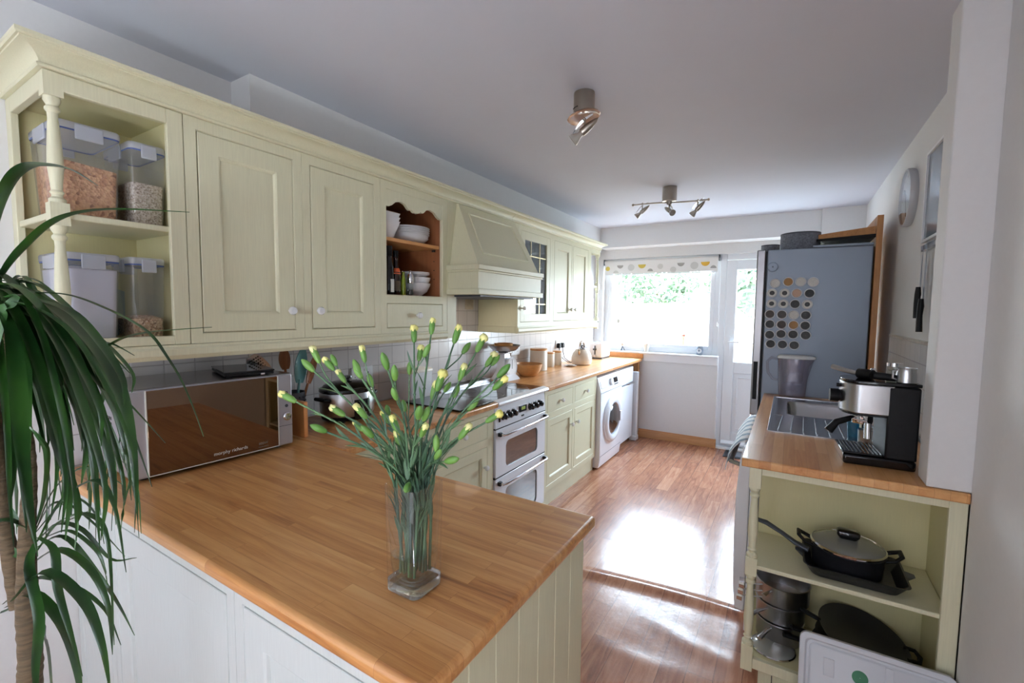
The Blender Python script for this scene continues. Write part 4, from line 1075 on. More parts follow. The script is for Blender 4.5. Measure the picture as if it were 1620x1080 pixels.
# oak panel and shelf beside and above the fridge
tag(MB().box(0.416, 0.446, 3.486, 4.14, 0.0, 2.042).build('tall_oak_panel', 'oak', None, 0.002), 'tall oak end panel standing between the fridge freezer and the wall', 'panel')
tag(MB().box(0.447, 0.455, 3.50, 3.60, 0.93, 1.60).build('dark_strip', 'black', None), 'dark strip behind the oak end panel', 'strip') if False else None
u = thing('oak_shelf', 'oak shelf with a dark front edge above the fridge freezer', 'shelf', (0.15, 3.75, 1.91))
mb = MB(); mb.loft([[(-.04, 3.74, 1.932), (-.04, 4.10, 1.932), (-.04, 4.10, 1.946), (-.04, 3.74, 1.946)], [(.415, 3.50, 1.915), (.415, 4.10, 1.915), (.415, 4.10, 1.935), (.415, 3.50, 1.935)]])
mb.build('board', 'black', u)
mb = MB(); mb.loft([[(-.04, 3.755, 1.9461), (-.04, 4.10, 1.9461), (-.04, 4.10, 1.965), (-.04, 3.755, 1.965)], [(.415, 3.53, 1.9351), (.415, 4.10, 1.9351), (.415, 4.10, 1.985), (.415, 3.53, 1.985)]])
mb.build('back_board', 'oak_y', u)
# felt baskets
def basket(x, y, r, h, lab, z0=1.8745):
    t = thing('felt_basket', lab, 'basket', (x, y, z0), 'felt baskets on the fridge')
    MB().lathe([(r * .97, z0), (r, z0 + h * .5), (r, z0 + h), (r - .006, z0 + h), (r - .006, z0 + .006), (.001, z0 + .006)], (x, y, 0), 40).build('basket_body', 'grey_felt', t)
    MB().lathe([(r + .001, z0 + h - .006), (r + .001, z0 + h + .003), (r - .007, z0 + h + .003), (r - .007, z0 + h - .006), (r + .001, z0 + h - .006)], (x, y, 0), 40, cap=False).build('rim', 'darkgrey', t)
basket(0.032, 3.73, .118, .118, 'wide round grey felt basket on top of the fridge')
basket(-0.155, 4.0, .062, .085, 'small grey felt basket behind the wide one on top of the fridge')

# ---- dishwasher under the right worktop
u = thing('dishwasher', 'white slimline appliance with a bowed door under the right worktop', 'dishwasher', (0.15, 2.52, 0))
MB().box(-0.118, 0.48, 2.215, 2.815, 0.02, 0.872).build('body', 'white', u, 0.003)
m = MB(); pr = [(-.120, .11), (-.158, .115), (-.168, .22), (-.174, .45), (-.172, .65), (-.162, .80), (-.150, .862), (-.120, .868)]
m.prism(pr, 'Y', 2.213, 2.812); m.build('door', 'white', u, 0.006)
MB().tube([(-.165, 2.26, .765), (-.205, 2.28, .768), (-.205, 2.74, .768), (-.165, 2.77, .765)], .010, 10).build('door_handle', 'steel', u)
MB().box(-.10, .45, 2.225, 2.805, 0.0, 0.02).build('plinth', 'black', u)
# tea towel over the handle
m = MB(); rings = []
for i in range(13):
    y = 2.27 + .62 * i / 12; wv = .003 * math.sin(i * .8)
    prof = [(-.134, .8735), (-.150, .872), (-.172, .862), (-.192, .838), (-.214, .80), (-.222, .76), (-.223, .745), (-.224, .735), (-.2245, .725)]
    rings.append([(x - wv * k * .3, y, z ) for k, (x, z) in enumerate(prof)])
m.loft(rings, False, False)
tag(m.build('tea_towel', 'towel', None, solid=0.003), 'blue and white striped tea towel hanging under the edge of the right worktop', 'tea towel')

# ---- sink
u = thing('sink', 'stainless steel sink with a ribbed drainer set in the right worktop', 'sink', (0.2, 2.85, .911))
sx0, sx1, sy0, sy1 = -0.068, 0.435, 2.36, 3.36
m = MB()
bx0, bx1, by0, by1 = 0.005, 0.375, 2.80, 3.24
zt = .9155
out = m.rrect((sx0 + sx1) / 2, (sy0 + sy1) / 2, (sx1 - sx0) / 2, (sy1 - sy0) / 2, .02, 0, 4)
# rim as four strips around bowl plus drainer sheet
xs = [sx0, bx0, bx1, sx1]; ysn = [sy0, by0, by1, sy1]
def P(x, y, z): return (x, y, z)
inner = m.rrect((bx0 + bx1) / 2, (by0 + by1) / 2, (bx1 - bx0) / 2, (by1 - by0) / 2, .05, 0, 5)
o2 = m.rrect((bx0 + bx1) / 2, (by0 + by1) / 2, (bx1 - bx0) / 2 + .03, (by1 - by0) / 2 + .035, .02, 0, 5)
m.loft([[(x, y, .912) for x, y, _ in o2], [(x, y, .912) for x, y, _ in inner], [(x + (.19 - x) * .03, y + (3.02 - y) * .03, .90) for x, y, _ in inner], [(x + (.19 - x) * .07, y + (3.02 - y) * .07, .79) for x, y, _ in inner], [(x + (.19 - x) * .16, y + (3.02 - y) * .16, .775) for x, y, _ in inner]], True, False)
m.bm.faces.new([m.v((x + (.19 - x) * .16, y + (3.02 - y) * .16, .775)) for x, y, _ in inner])
bowl = m.build('bowl', 'sinksteel', u, angle=50)
MB().lathe([(.04, .7755), (.04, .779), (.03, .779), (.025, .776)], (.19, 3.02, 0), 20).build('waste', 'chrome', u)
m = MB()
# raised outer lip
for a in (ring_frame,):
    pass
def lip(m, x0, x1, y0, y1, w):
    for q in ((x0, x0 + w, y0, y1), (x1 - w, x1, y0, y1), (x0 + w, x1 - w, y0, y0 + w), (x0 + w, x1 - w, y1 - w, y1)): m.box(q[0], q[1], q[2], q[3], .911, zt)
lip(m, sx0, sx1, sy0, sy1, .012)
m.box(sx0 + .012, bx0 - .028, by0 - .035, sy1 - .012, .911, .9125); m.box(bx1 + .029, sx1 - .012, by0 - .035, sy1 - .012, .911, .9125)
m.box(bx0 - .028, bx1 + .029, by1 + .034, sy1 - .012, .911, .9125)
m.box(sx0 + .012, sx1 - .012, sy0 + .012, by0 - .0345, .9108, .9118)
m.build('rim', 'sinksteel', u, 0.0015)
m = MB()
for i in range(10):
    x = -.010 + i * .046
    m.tube([(x, by0 - .05, .9125), (x + .004 * (i - 4), sy0 + .035, .9125)], .0032, 8)
m.build('drainer_rib', 'sinksteel', u)

# ================================================================== ON THE RIGHT WORKTOP
# ---- espresso machine (front towards the room)
u = local_thing('espresso_machine', 'black and stainless espresso machine on the right worktop', 'coffee machine', (0.285, 2.105, 0.9115), 0.06)
# local: x runs from front (-) to back (+)
MB().box(-0.105, 0.10, -.095, .095, 0.0, 0.035).build('base', 'blackgloss', u, 0.008, 3)
MB().box(0.012, 0.100, -.095, .095, 0.035, .290).build('column', 'black', u, 0.006)
m = MB(); pl = []
for i in range(13):
    a = PI / 2 + PI * i / 12; pl.append((-.060 + .055 * math.cos(a), .094 * math.sin(a)))
pl += [(0.030, -.094), (0.030, .094)]
m.prism(pl, 'Z', .185, .292); m.build('head', 'steel', u, 0.004, angle=50)
m = MB(); pl2 = [(x * 1.0 - .001, y * 1.02) for x, y in pl[:13]] + [(0.101, -.096), (0.101, .096)]
m.prism(pl2, 'Z', .292, .304); m.build('top_tray', 'blackgloss', u, 0.003, angle=50)
MB().prism([(x * .98, y * .98) for x, y in pl[:13]] + [(.02, -.09), (.02, .09)], 'Z', .178, .186).build('head_base', 'black', u)
MB().lathe([(.0, 0)], n=3) if False else None
MB().lathe([(.024, -.146), (.024, -.120), (.018, -.112)], (0, -.01, .235), 20, 'X').build('control_knob', 'black', u)
m = MB().lathe([(.007, -.128), (.007, -.110)], (0, -.02, .275), 10, 'X'); m.build('button', 'blackgloss', u)
MB().lathe([(.034, .168), (.034, .186)], (-.045, -.02, 0), 24).build('group_head', 'chrome', u)
m = MB().lathe([(.030, .140), (.033, .150), (.033, .170)], (-.045, -.02, 0), 24)
m.tube([(-.045, -.02, .140), (-.045, -.02, .122)], .006, 8); m.build('filter_holder', 'chrome', u)
MB().tube([(-.075, -.03, .158), (-.125, -.05, .140), (-.150, -.058, .105)], [.010, .012, .015], 12).build('filter_handle', 'black', u)
m = MB().tube([(-.06, -.085, .180), (-.075, -.088, .172), (-.085, -.088, .165), (-.045, -.090, .160), (-.040, -.090, .150)], .004, 8)
m.build('steam_pipe', 'chrome', u)
MB().tube([(-.040, -.090, .155), (-.038, -.090, .100)], [.010, .011], 12).build('steam_nozzle', 'chrome', u)
MB().box(-0.108, 0.010, -.088, .088, .036, .044).build('drip_tray', 'blackgloss', u, 0.003)
m = MB()
for i in range(9): m.box(-.098 + .0118 * i, -.093 + .0118 * i, -.078, .078, .0438, .0450)
m.build('drip_slot', 'black', u)
MB().box(-.1075, -.104, -.09, .09, .012, .040).build('front_trim', 'chrome', u, 0.002)
tag_ = None
# things lying on top of the machine
z0 = 0.9115 + .304
t = thing('coffee_tamper', 'silver handled coffee tamper lying on the espresso machine', 'tamper', (.20, 2.10, z0))
MB().tube([(.150, 2.17, z0 + .030), (.185, 2.13, z0 + .022), (.235, 2.085, z0 + .014)], [.010, .009, .008], 12).build('handle', 'steel', t)
MB().tube([(.225, 2.095, z0 + .018), (.262, 2.062, z0 + .018)], [.018, .018], 16).build('head', 'black', t)
t = thing('filter_holder', 'black handled filter holder lying along the top of the espresso machine', 'filter holder', (.31, 2.06, z0))
MB().tube([(.262, 2.05, z0 + .018), (.32, 2.045, z0 + .014), (.375, 2.05, z0 + .012)], [.014, .012, .009], 12).build('handle', 'black', t)
MB().lathe([(.010, z0 + .003), (.012, z0 + .030), (.006, z0 + .040)], (.266, 2.09, 0), 14).build('spout', 'chrome', t)
t = thing('milk_jug', 'small steel milk jug on the back of the espresso machine', 'jug', (.362, 2.07, z0))
MB().lathe([(.026, z0), (.029, z0 + .002), (.029, z0 + .030), (.026, z0 + .045), (.028, z0 + .052), (.026, z0 + .052), (.025, z0 + .045), (.027, z0 + .030), (.027, z0 + .004), (.001, z0 + .004)], (.352, 2.045, 0), 24).build('jug_body', 'steel', t)
MB().tube([(.325, 2.035, z0 + .045), (.312, 2.03, z0 + .040), (.312, 2.03, z0 + .015), (.324, 2.035, z0 + .010)], .003, 8).build('handle', 'steel', t)
t = thing('glass_jar', 'clear glass jar with a steel lid on the back of the espresso machine', 'jar', (.345, 2.15, z0))
MB().lathe([(.022, z0), (.024, z0 + .003), (.024, z0 + .044), (.020, z0 + .048)], (.335, 2.15, 0), 20).build('jar_body', 'tintglass', t)
MB().lathe([(.024, z0 + .046), (.024, z0 + .058), (.001, z0 + .060)], (.335, 2.15, 0), 20).build('lid', 'chrome', t)
# blue handled brush and measuring cup standing behind the head of the machine, on the drainer
t = thing('washing_up_brush', 'clear blue plastic cup on the drainer behind the espresso machine', 'cup', (.23, 2.42, .913))
t.name = 'plastic_cup'
M_['clearblue'] = sheet('clear_blue_plastic', (.45, .75, .85, 1), .12, .04, srgb(60, 150, 180), .35)
MB().lathe([(.026, .914), (.032, .985), (.030, .985), (.025, .917), (.001, .917)], (.262, 2.44, 0), 20).build('cup_body', 'clearblue', t)
t = thing('tumbler', 'steel tumbler on the drainer behind the espresso machine', 'tumbler', (.29, 2.40, .913))
MB().lathe([(.024, .913), (.026, .965), (.024, .965), (.022, .916), (.001, .916)], (.29, 2.385, 0), 20).build('tumbler_body', 'steel', t)

# ---- water filter jug by the fridge
t = thing('water_filter_jug', 'smoky plastic water filter jug by the sink in front of the fridge', 'jug', (.03, 3.42, .912))
def jring(z, hx, hy, cx=.028, cyy=3.423): return [(cx + hx * math.cos(a) * (1.0), cyy + hy * math.sin(a), z) for a in [2 * PI * i / 28 for i in range(28)]]
sup = lambda a, p=.6: (math.copysign(abs(math.cos(a)) ** p, math.cos(a)), math.copysign(abs(math.sin(a)) ** p, math.sin(a)))
def jr(z, hx, hy, sp=0.0):
    out = []
    for i in range(32):
        c, s = sup(2 * PI * i / 32)
        out.append((.028 + hx * c + sp * max(0, c) ** 4, 3.432 + hy * s, z))
    return out
m = MB(); m.loft([jr(.912, .068, .040), jr(.918, .075, .045), jr(1.02, .082, .047), jr(1.115, .086, .049), jr(1.160, .089, .050, .030), jr(1.160, .086, .047, .028), jr(1.02, .079, .044), jr(.920, .072, .042)], True, True)
m.build('jug_body', 'jugplastic', t, angle=60)
m = MB(); m.loft([jr(1.155, .075, .04), jr(1.155, .066, .036), jr(1.04, .058, .033), jr(1.00, .05, .03)], True, True); m.build('filter_funnel', 'jugplastic', t, angle=60)
m = MB(); m.loft([jr(1.160, .091, .052, .030), jr(1.172, .091, .052, .030), jr(1.180, .08, .045, .02)], True, True); m.build('lid', 'whiteplastic', t, angle=60)
MB().tube([(-.062, 3.432, 1.150), (-.095, 3.432, 1.158), (-.118, 3.432, 1.13), (-.112, 3.432, 1.06), (-.085, 3.432, 1.02), (-.055, 3.432, 1.012)], [.008, .010, .010, .009, .008, .006], 10).build('handle', 'jugplastic', t)

# ---- on the right wall
t = thing('wall_clock', 'round white wall clock with a pale grey rim on the right wall', 'clock', (XR, 3.17, 1.9))
cy, cz, R = 3.17, 2.065, .150
MB().lathe([(R - .006, 0), (R, -.012), (R, -.028), (R - .003, -.034), (R - .010, -.034), (R - .014, -.028)], (XR, cy, cz), 56, 'X', cap=False).build('rim', base_mat('clock_rim', srgb(196, 196, 200), .35, .1), t)
MB().lathe([(R - .013, -.022), (.001, -.022)], (XR, cy, cz), 48, 'X').build('face', base_mat('clock_face', srgb(214, 222, 224), .35), t)
MB().lathe([(R - .013, -.0335), (.001, -.0345)], (XR, cy, cz), 48, 'X').build('glass', 'pane', t)
m = MB()
for i in range(12):
    a = 2 * PI * i / 12; y, z = cy + .112 * math.sin(a), cz + .112 * math.cos(a)
    m.box(XR - .0232, XR - .0222, y - .003, y + .003, z - .006, z + .006)
m.build('hour_mark', 'greytext', t)
MB().tube([(XR - .026, cy, cz), (XR - .026, cy + .05, cz + .05)], .0025, 6).build('hour_hand', 'darkgrey', t)
MB().tube([(XR - .028, cy, cz), (XR - .028, cy - .03, cz - .10)], .0018, 6).build('minute_hand', 'darkgrey', t)
t = thing('wall_picture', 'narrow framed glass picture on the right wall, half hidden by the pier', 'picture', (XR, 2.6, 1.78))
ring = MB()
for q in ((2.40, 2.412, 1.780, 2.185), (2.788, 2.80, 1.780, 2.185), (2.412, 2.788, 1.780, 1.792), (2.412, 2.788, 2.173, 2.185)): ring.box(XR - .020, XR - .001, q[0], q[1], q[2], q[3])
ring.build('frame', 'gloss', t, 0.001)
MB().box(XR - .012, XR - .004, 2.412, 2.788, 1.792, 2.173).build('picture', base_mat('grey_print', srgb(120, 132, 146), .1), t)
# knives and utensils hanging under it
tag(MB().box(XR - .018, XR - .001, 2.45, 2.80, 1.742, 1.768).build('magnetic_rack', 'steel', None, 0.002), 'steel magnetic rack on the right wall below the picture', 'rack')
def wall_knife(y, z1, z0, zb, w, lab):
    t = thing('kitchen_knife', lab, 'knife', (XR - .02, y, zb), 'knives on the wall rack')
    m = MB(); m.loft([[(XR - .0205, y - w * .15, z1), (XR - .0190, y, z1), (XR - .0205, y + w * .15, z1)], [(XR - .0215, y - w, (z1 + z0) / 2), (XR - .0190, y, (z1 + z0) / 2), (XR - .0215, y + w, (z1 + z0) / 2)], [(XR - .0215, y - w, z0), (XR - .0190, y, z0), (XR - .0215, y + w, z0)]])
    m.build('blade', 'steel', t)
    MB().tube([(XR - .028, y, z0 + .002), (XR - .028, y, z0 - .03), (XR - .030, y, (z0 + zb) / 2), (XR - .028, y, zb)], [.009, .012, .011, .012], 10).build('handle', 'black', t)
wall_knife(2.735, 1.765, 1.575, 1.435, .014, 'black handled knife hanging on the right wall, nearer the clock')
wall_knife(2.665, 1.77, 1.52, 1.375, .016, 'black handled knife hanging on the right wall, nearest the pier')

# ---- pans in the shelf unit
t = thing('griddle_pan', 'rectangular black griddle pan with pouring lips on the middle shelf', 'pan', (.23, 2.02, .504))
gx, gy = .232, 2.02
m = MB()
def gr(z, hx, hy, r=.03): return m.rrect(gx, gy, hx, hy, r, z, 5)
m.loft([gr(.5045, .115, .085), gr(.506, .125, .095), gr(.545, .148, .115), gr(.5465, .152, .119), gr(.5465, .146, .113), gr(.512, .122, .092)])
m.build('pan_body', 'nonstick', t, angle=50)
m = MB()
for s in (-1, 1):
    m.loft([[(gx + s * .146, gy - .03, .546), (gx + s * .176, gy - .012, .548), (gx + s * .176, gy + .012, .548), (gx + s * .146, gy + .03, .546)], [(gx + s * .13, gy - .025, .520), (gx + s * .150, gy - .01, .524), (gx + s * .150, gy + .01, .524), (gx + s * .13, gy + .025, .520)]])
m.build('pouring_lip', 'darkgrey', t)
m = MB(); m.tube([(.10, 2.03, .548), (.055, 2.04, .560), (.01, 2.045, .585), (-.045, 2.045, .612), (-.088, 2.042, .620)], [.016, .014, .012, .014, .011], 12, flat=.6)
m.build('handle', 'darkgrey', t)
t = thing('casserole_pan', 'round black casserole pan with a glass lid, standing in the griddle pan', 'pan', (.22, 2.03, .513))
cx, cy = .218, 2.035
MB().lathe([(.098, .5135), (.106, .518), (.112, .590), (.116, .594), (.112, .597), (.108, .592), (.102, .522), (.001, .520)], (cx, cy, 0), 48).build('pan_body', 'nonstick', t, angle=50)
for s in (-1, 1):
    MB().tube([(cx + s * .108, cy - .032, .583), (cx + s * .132, cy - .036, .592), (cx + s * .152, cy - .022, .606), (cx + s * .152, cy + .022, .606), (cx + s * .132, cy + .036, .592), (cx + s * .108, cy + .032, .583)], [.008, .008, .009, .009, .008, .008], 10, flat=.7).build('side_handle', 'black', t)
ld = MB().lathe([(.112, .597), (.108, .604), (.085, .614), (.05, .621), (.001, .624), ], (cx, cy, 0), 48, cap=False).build('lid', 'lidglass', t)
MB().lathe([(.115, .5975), (.116, .602), (.111, .606), (.109, .602), (.115, .5975)], (cx, cy, 0), 48, cap=False).build('lid_rim', 'chrome', ld)
m = MB(); m.loft([m.rrect(cx, cy, .026, .014, .008, .624), m.rrect(cx, cy, .034, .020, .010, .636), m.rrect(cx, cy, .036, .021, .010, .650), m.rrect(cx, cy, .030, .015, .008, .656)])
m.build('lid_knob', 'blackgloss', ld, angle=60)
# bottom shelf: steel saucepans with long handles stacked, frying pans
def saucepan(x, y, z, r, h, lab, ang, hl=.16):
    t = thing('saucepan', lab, 'saucepan', (x, y, z), 'steel saucepans on the bottom shelf')
    MB().lathe([(r * .93, z), (r, z + .006), (r, z + h - .004), (r + .004, z + h), (r, z + h + .001), (r - .003, z + h - .004), (r - .003, z + .008), (.001, z + .006)], (x, y, 0), 44).build('pan_body', 'steel', t, angle=50)
    d = Vector((math.cos(ang), math.sin(ang), 0)); p = Vector((x, y, z + h - .018))
    MB().tube([p + d * (r - .002), p + d * (r + .05) + Vector((0, 0, .006)), p + d * (r + hl) + Vector((0, 0, .004))], [.006, .008, .010], 10, flat=.55).build('handle', 'steel', t)
    MB().tube([p - d * (r - .002) + Vector((d.y, -d.x, 0)) * .03, p - d * (r + .028) + Vector((d.y, -d.x, 0)) * .025, p - d * (r + .028) - Vector((d.y, -d.x, 0)) * .025, p - d * (r - .002) - Vector((d.y, -d.x, 0)) * .03], .004, 8).build('side_handle', 'steel', t)
    return t
saucepan(.018, 2.075, .1405, .082, .085, 'steel saucepan at the bottom of the stack behind the turned post', 4.35, .10)
saucepan(.018, 2.080, .2275, .086, .070, 'steel saucepan in the middle of the stack behind the turned post', 4.15, .10)
saucepan(.022, 2.085, .2995, .094, .078, 'wide steel saucepan on top of the stack behind the turned post', 4.3, .06)
def frypan(x, y, z, r, tilt, ang, lab, hl=.15):
    t = local_thing('frying_pan', lab, 'frying pan', (x, y, z), 0, 'black frying pans on the bottom shelf')
    t.rotation_euler = (tilt[0], tilt[1], ang)
    MB().lathe([(r * .72, 0), (r * .76, .003), (r * .98, .035), (r, .038), (r * .97, .038), (r * .74, .008), (.001, .006)], (0, 0, 0), 44).build('pan_body', 'nonstick', t, angle=50)
    MB().tube([(-r * .96, 0, .033), (-r - .05, 0, .045), (-r - hl, 0, .052)], [.010, .011, .012], 12, flat=.7).build('handle', 'black', t)
    return t
frypan(.262, 2.05, .150, .140, (.10, 0.03), 0.25, 'large black frying pan lying at the bottom of the pan pile', .10)
frypan(.268, 2.05, .185, .138, (.14, 0.08), 0.30, 'black frying pan in the middle of the pan pile', .09)
t = frypan(.275, 2.05, .230, .142, (.18, 0.18), 0.12, 'black frying pan with a loop handle on top of the pan pile', .07)
MB().tube([(.128, -.03, .034), (.16, -.026, .038), (.168, 0, .040), (.16, .026, .038), (.128, .03, .034)], .008, 10, flat=.7).build('loop_handle', 'black', t)
t = thing('glass_pan_lid', 'glass pan lid standing at the front of the bottom shelf', 'pan lid', (.02, 1.945, .141))
MB().lathe([(.075, .1435), (.07, .150), (.04, .158), (.001, .160)], (.0, 1.985, 0), 36, cap=False).build('lid_glass', 'lidglass', t)
MB().lathe([(.077, .1405), (.078, .1445), (.074, .147), (.072, .1435)], (.0, 1.985, 0), 36).build('lid_rim', 'chrome', t)
# copper bottomed pans hanging edge-on beside the post
for k in range(3):
    t = thing('measuring_pan', 'small copper based steel measuring pan, %s of the three beside the turned post' % ('highest', 'middle', 'lowest')[k], 'measuring pan', (-.13, 1.93, .30 + .0 * k), 'copper measuring pans')
    z = .395 - k * .032
    MB().lathe([(.020, -.006), (.022, .012), (.020, .012), (.018, -.004)], (-.118 - .004 * k, 1.935 + .012 * k, z), 20, 'X').build('pan_body', 'chrome', t)
    MB().tube([(-.112, 1.935 + .012 * k, z), (-.098, 1.94 + .012 * k, z + .002), (-.06, 1.95 + .012 * k, z + .004), (-.045, 1.955 + .012 * k, z + .006)], .003, 8).build('handle', 'steel', t)

# white storage lid leaning against the shelf unit
u = local_thing('storage_box_lid', 'white plastic storage box lid with a round green sticker, leaning on the shelf unit', 'lid', (.285, 1.745, 0.0), 0)
u.rotation_euler = (-0.28, 0, 0)
m = MB()
def lr(y, hx, z0, z1, r=.025): return [(x, y, z) for x, z, _ in m.rrect(0, (z0 + z1) / 2, hx, (z1 - z0) / 2, r, 0, 5)]
m.loft([lr(.012, .205, .0, .352), lr(-.006, .205, .0, .352), lr(-.008, .201, .004, .348), lr(-.008, .190, .015, .337, .02), lr(.0, .184, .021, .331, .02)])
m.build('lid_panel', 'lid_white', u, angle=40)
m = MB(); m.loft([lr(-.0004, .177, .03, .325, .02), lr(-.005, .172, .035, .320, .02)]); m.box(.03, .05, -.010, -.003, .035, .320); m.box(-.135, -.105, -.009, -.004, .235, .290)
m.build('raised_panel', 'lid_white', u, 0.002)
MB().lathe([(.022, -.0058), (.001, -.0058)], (-.035, 0, .262), 24, 'Y').build('sticker', 'green', u)

# doormat
u = thing('door_mat', 'dark edged grey door mat in front of the garden door', 'mat', (-.28, 5.05, 0.001))
MB().box(-.52, .05, 4.93, 5.17, .001, .010).build('mat_border', 'rubber', u, .002)
MB().box(-.485, .02, 4.965, 5.135, .0098, .013).build('mat_pile', 'grey_felt', u)
# ================================================================== CEILING LIGHTS
def spot_head(parent, p, d, s=1.0):
    """bullet shaped spotlight holder, glass reflector bulb and curved fin; p = pivot, d = beam direction"""
    d = Vector(d).normalized(); p = Vector(p)
    side = d.cross(Vector((0, 0, 1))).normalized(); w = side.cross(d)
    T = Matrix((side, w, d)).transposed().to_4x4(); T.translation = p
    h = MB(T).lathe([(.001, -.075 * s), (.008 * s, -.062 * s), (.015 * s, -.035 * s), (.018 * s, -.005 * s), (.017 * s, .012 * s), (.012 * s, .014 * s)], (0, 0, 0), 18).build('spot_holder', 'nickel', parent)
    MB(T).lathe([(.011 * s, .012 * s), (.012 * s, .026 * s), (.024 * s, .050 * s), (.026 * s, .060 * s), (.024 * s, .062 * s), (.001, .056 * s)], (0, 0, 0), 22).build('bulb', base_mat('reflector_bulb', srgb(196, 190, 180), .12, .6), h)
    m = MB(T); rings = []
    for i in range(9):
        t = i / 8; z = (-.085 + .13 * t) * s; y = (.012 + .026 * math.sin(PI * (.15 + .7 * t))) * s; wd = (.002 + .010 * math.sin(PI * t)) * s
        rings.append([(-wd, y, z), (wd, y, z), (wd, y + .002, z), (-wd, y + .002, z)])
    m.loft(rings); m.build('fin', 'chrome', h)
u = thing('ceiling_spotlight', 'single brushed metal ceiling spotlight with a glass collar, nearer the camera', 'ceiling light', (-.800, 1.876, ZC))
cx, cy = -.800, 1.876
m = MB().lathe([(.044, ZC - .001), (.045, ZC - .012), (.045, ZC - .088), (.040, ZC - .092)], (cx, cy, 0), 40); m.build('ceiling_cup', 'nickel', u)
m = MB()
for i in range(5):
    a = -2.55 + .17 * i; m.sphere((cx + .0445 * math.cos(a), cy + .0445 * math.sin(a), ZC - .068), .0032, 8)
m.build('vent_hole', 'seam', u)
m = MB(); rings = []
for r, z in ((.035, -.088), (.062, -.094), (.068, -.101), (.062, -.106), (.03, -.103)): rings.append([(cx + r * math.cos(2 * PI * j / 36) * 1.05, cy + r * math.sin(2 * PI * j / 36), ZC + z + .010 * math.cos(2 * PI * j / 36)) for j in range(36)])
M_['amber'] = sheet('amber_glass', (.95, .78, .66, 1), .12, .05, srgb(226, 186, 160), .45)
m.loft(rings); m.build('glass_collar', 'amber', u)
MB().tube([(cx + .004, cy, ZC - .10), (cx + .006, cy, ZC - .150)], .0055, 10).build('stem', 'nickel', u)
spot_head(u, (cx + .002, cy, ZC - .158), (-.80, -.1, -.58), 1.0)

u = thing('ceiling_spot_bar', 'ceiling light with three spotlights on a curved metal bar', 'ceiling light', (-.820, 3.58, ZC))
cx, cy = -.820, 3.582
MB().lathe([(.052, ZC - .001), (.053, ZC - .010), (.053, ZC - .105), (.048, ZC - .108)], (cx, cy, 0), 40).build('ceiling_cup', 'nickel', u)
pts = []
for i in range(25):
    t = -1 + 2 * i / 24; x = cx + .275 * t
    pts.append((x, cy - .02 * math.sin(PI * t), ZC - .113 - .010 * t - .008 * math.sin(PI * t)))
MB().tube(pts, .0055, 10).build('bar', 'nickel', u)
m = MB().sphere(pts[0], .010, 12).sphere(pts[-1], .010, 12); m.build('bar_end', 'nickel', u)
MB().lathe([(.020, ZC - .108), (.018, ZC - .128), (.008, ZC - .132)], (cx, cy, 0), 18).build('hub', 'nickel', u)
for k, (i, d) in enumerate(((3, (-.75, -.1, -.62)), (12, (.55, -.55, -.45)), (21, (-.7, .1, -.7)))):
    p = Vector(pts[i]); MB().tube([p + Vector((0, 0, .010)), p + Vector((0, 0, -.050))], .005, 8).build('stem', 'nickel', u)
    spot_head(u, p + Vector((0, 0, -.058)), d, .95)

# ================================================================== WHAT STANDS IN THE WALL UNITS
def food_box(x0, x1, y0, y1, z0, z1, fill_mat, fill_h, name_label, slope=0.0):
    """tapering clear box, wider at the top, with a clip lid and what is inside"""
    t = thing('food_box', name_label, 'food container', ((x0 + x1) / 2, (y0 + y1) / 2, z0), 'clip lid food boxes')
    cx, cy, hx, hy = (x0 + x1) / 2, (y0 + y1) / 2, (x1 - x0) / 2, (y1 - y0) / 2
    m = MB(); zl = z1 - .018
    R = lambda k, z, r=.014: m.rrect(cx, cy, hx * k, hy * k, r, z, 4)
    m.loft([R(.84, z0 + .0006), R(.86, z0 + .004), R(.97, zl), ], True, False)
    m.bm.faces.new([m.v(p) for p in R(.84, z0 + .0006)])
    m.build('box_body', 'boxplastic', t, angle=50)
    m = MB(); m.loft([R(.995, zl - .002, .016), R(1.0, zl, .016), R(1.0, z1 - .004, .016), R(.97, z1, .016), R(.90, z1 - .002, .014), R(.88, z1 - .007, .014)])
    m.build('lid', 'lidplastic', t, angle=50)
    m = MB(); m.loft([R(.983, zl - .0065, .016), R(.983, zl - .0025, .016)], True, False); m.build('seal', 'sealblue', t)
    for q in ((x1 - .002, x1 + .004, cy - hy * .42, cy + hy * .42), (cx - hx * .42, cx + hx * .42, y0 - .004, y0 + .002), (x0 - .004, x0 + .002, cy - hy * .42, cy + hy * .42)):
        MB().box(q[0], q[1], q[2], q[3], zl - .028, z1 - .004).build('lid_clip', 'lidplastic', t, .004)
    if fill_h:
        n = 10; m = MB(); k0 = .82; kt = lambda z: k0 + (.95 - .84) * (z - z0) / (zl - z0)
        rr = []
        for f in (0, .5, 1):
            z = z0 + .004 + (fill_h - .004) * f; rr.append([(p[0], p[1], z + (slope * ((p[1] - cy) / hy) if f == 1 else 0)) for p in R(kt(z), z)])
        z = z0 + fill_h + .010
        rr.append([(cx + (p[0] - cx) * .55, cy + (p[1] - cy) * .55, z + slope * .3 * ((p[1] - cy) / hy)) for p in R(kt(z), z)])
        m.loft(rr); m.build('contents', fill_mat, t, angle=60)
    return t
food_box(-1.975, -1.735, .425, .575, 1.7045, 1.965, 'cornflakes', .150, 'large clear food box two thirds full of bran flakes on the upper open shelf', -.006)
food_box(-1.955, -1.735, .592, .690, 1.7045, 1.955, 'oats', .130, 'tall clear food box of porridge oats on the upper open shelf')
food_box(-1.975, -1.735, .430, .560, 1.3515, 1.603, 'flour', .205, 'large food box filled with white flour on the lower open shelf')
food_box(-1.905, -1.735, .582, .676, 1.3515, 1.603, 'muesli', .060, 'clear food box with a little muesli on the lower open shelf')
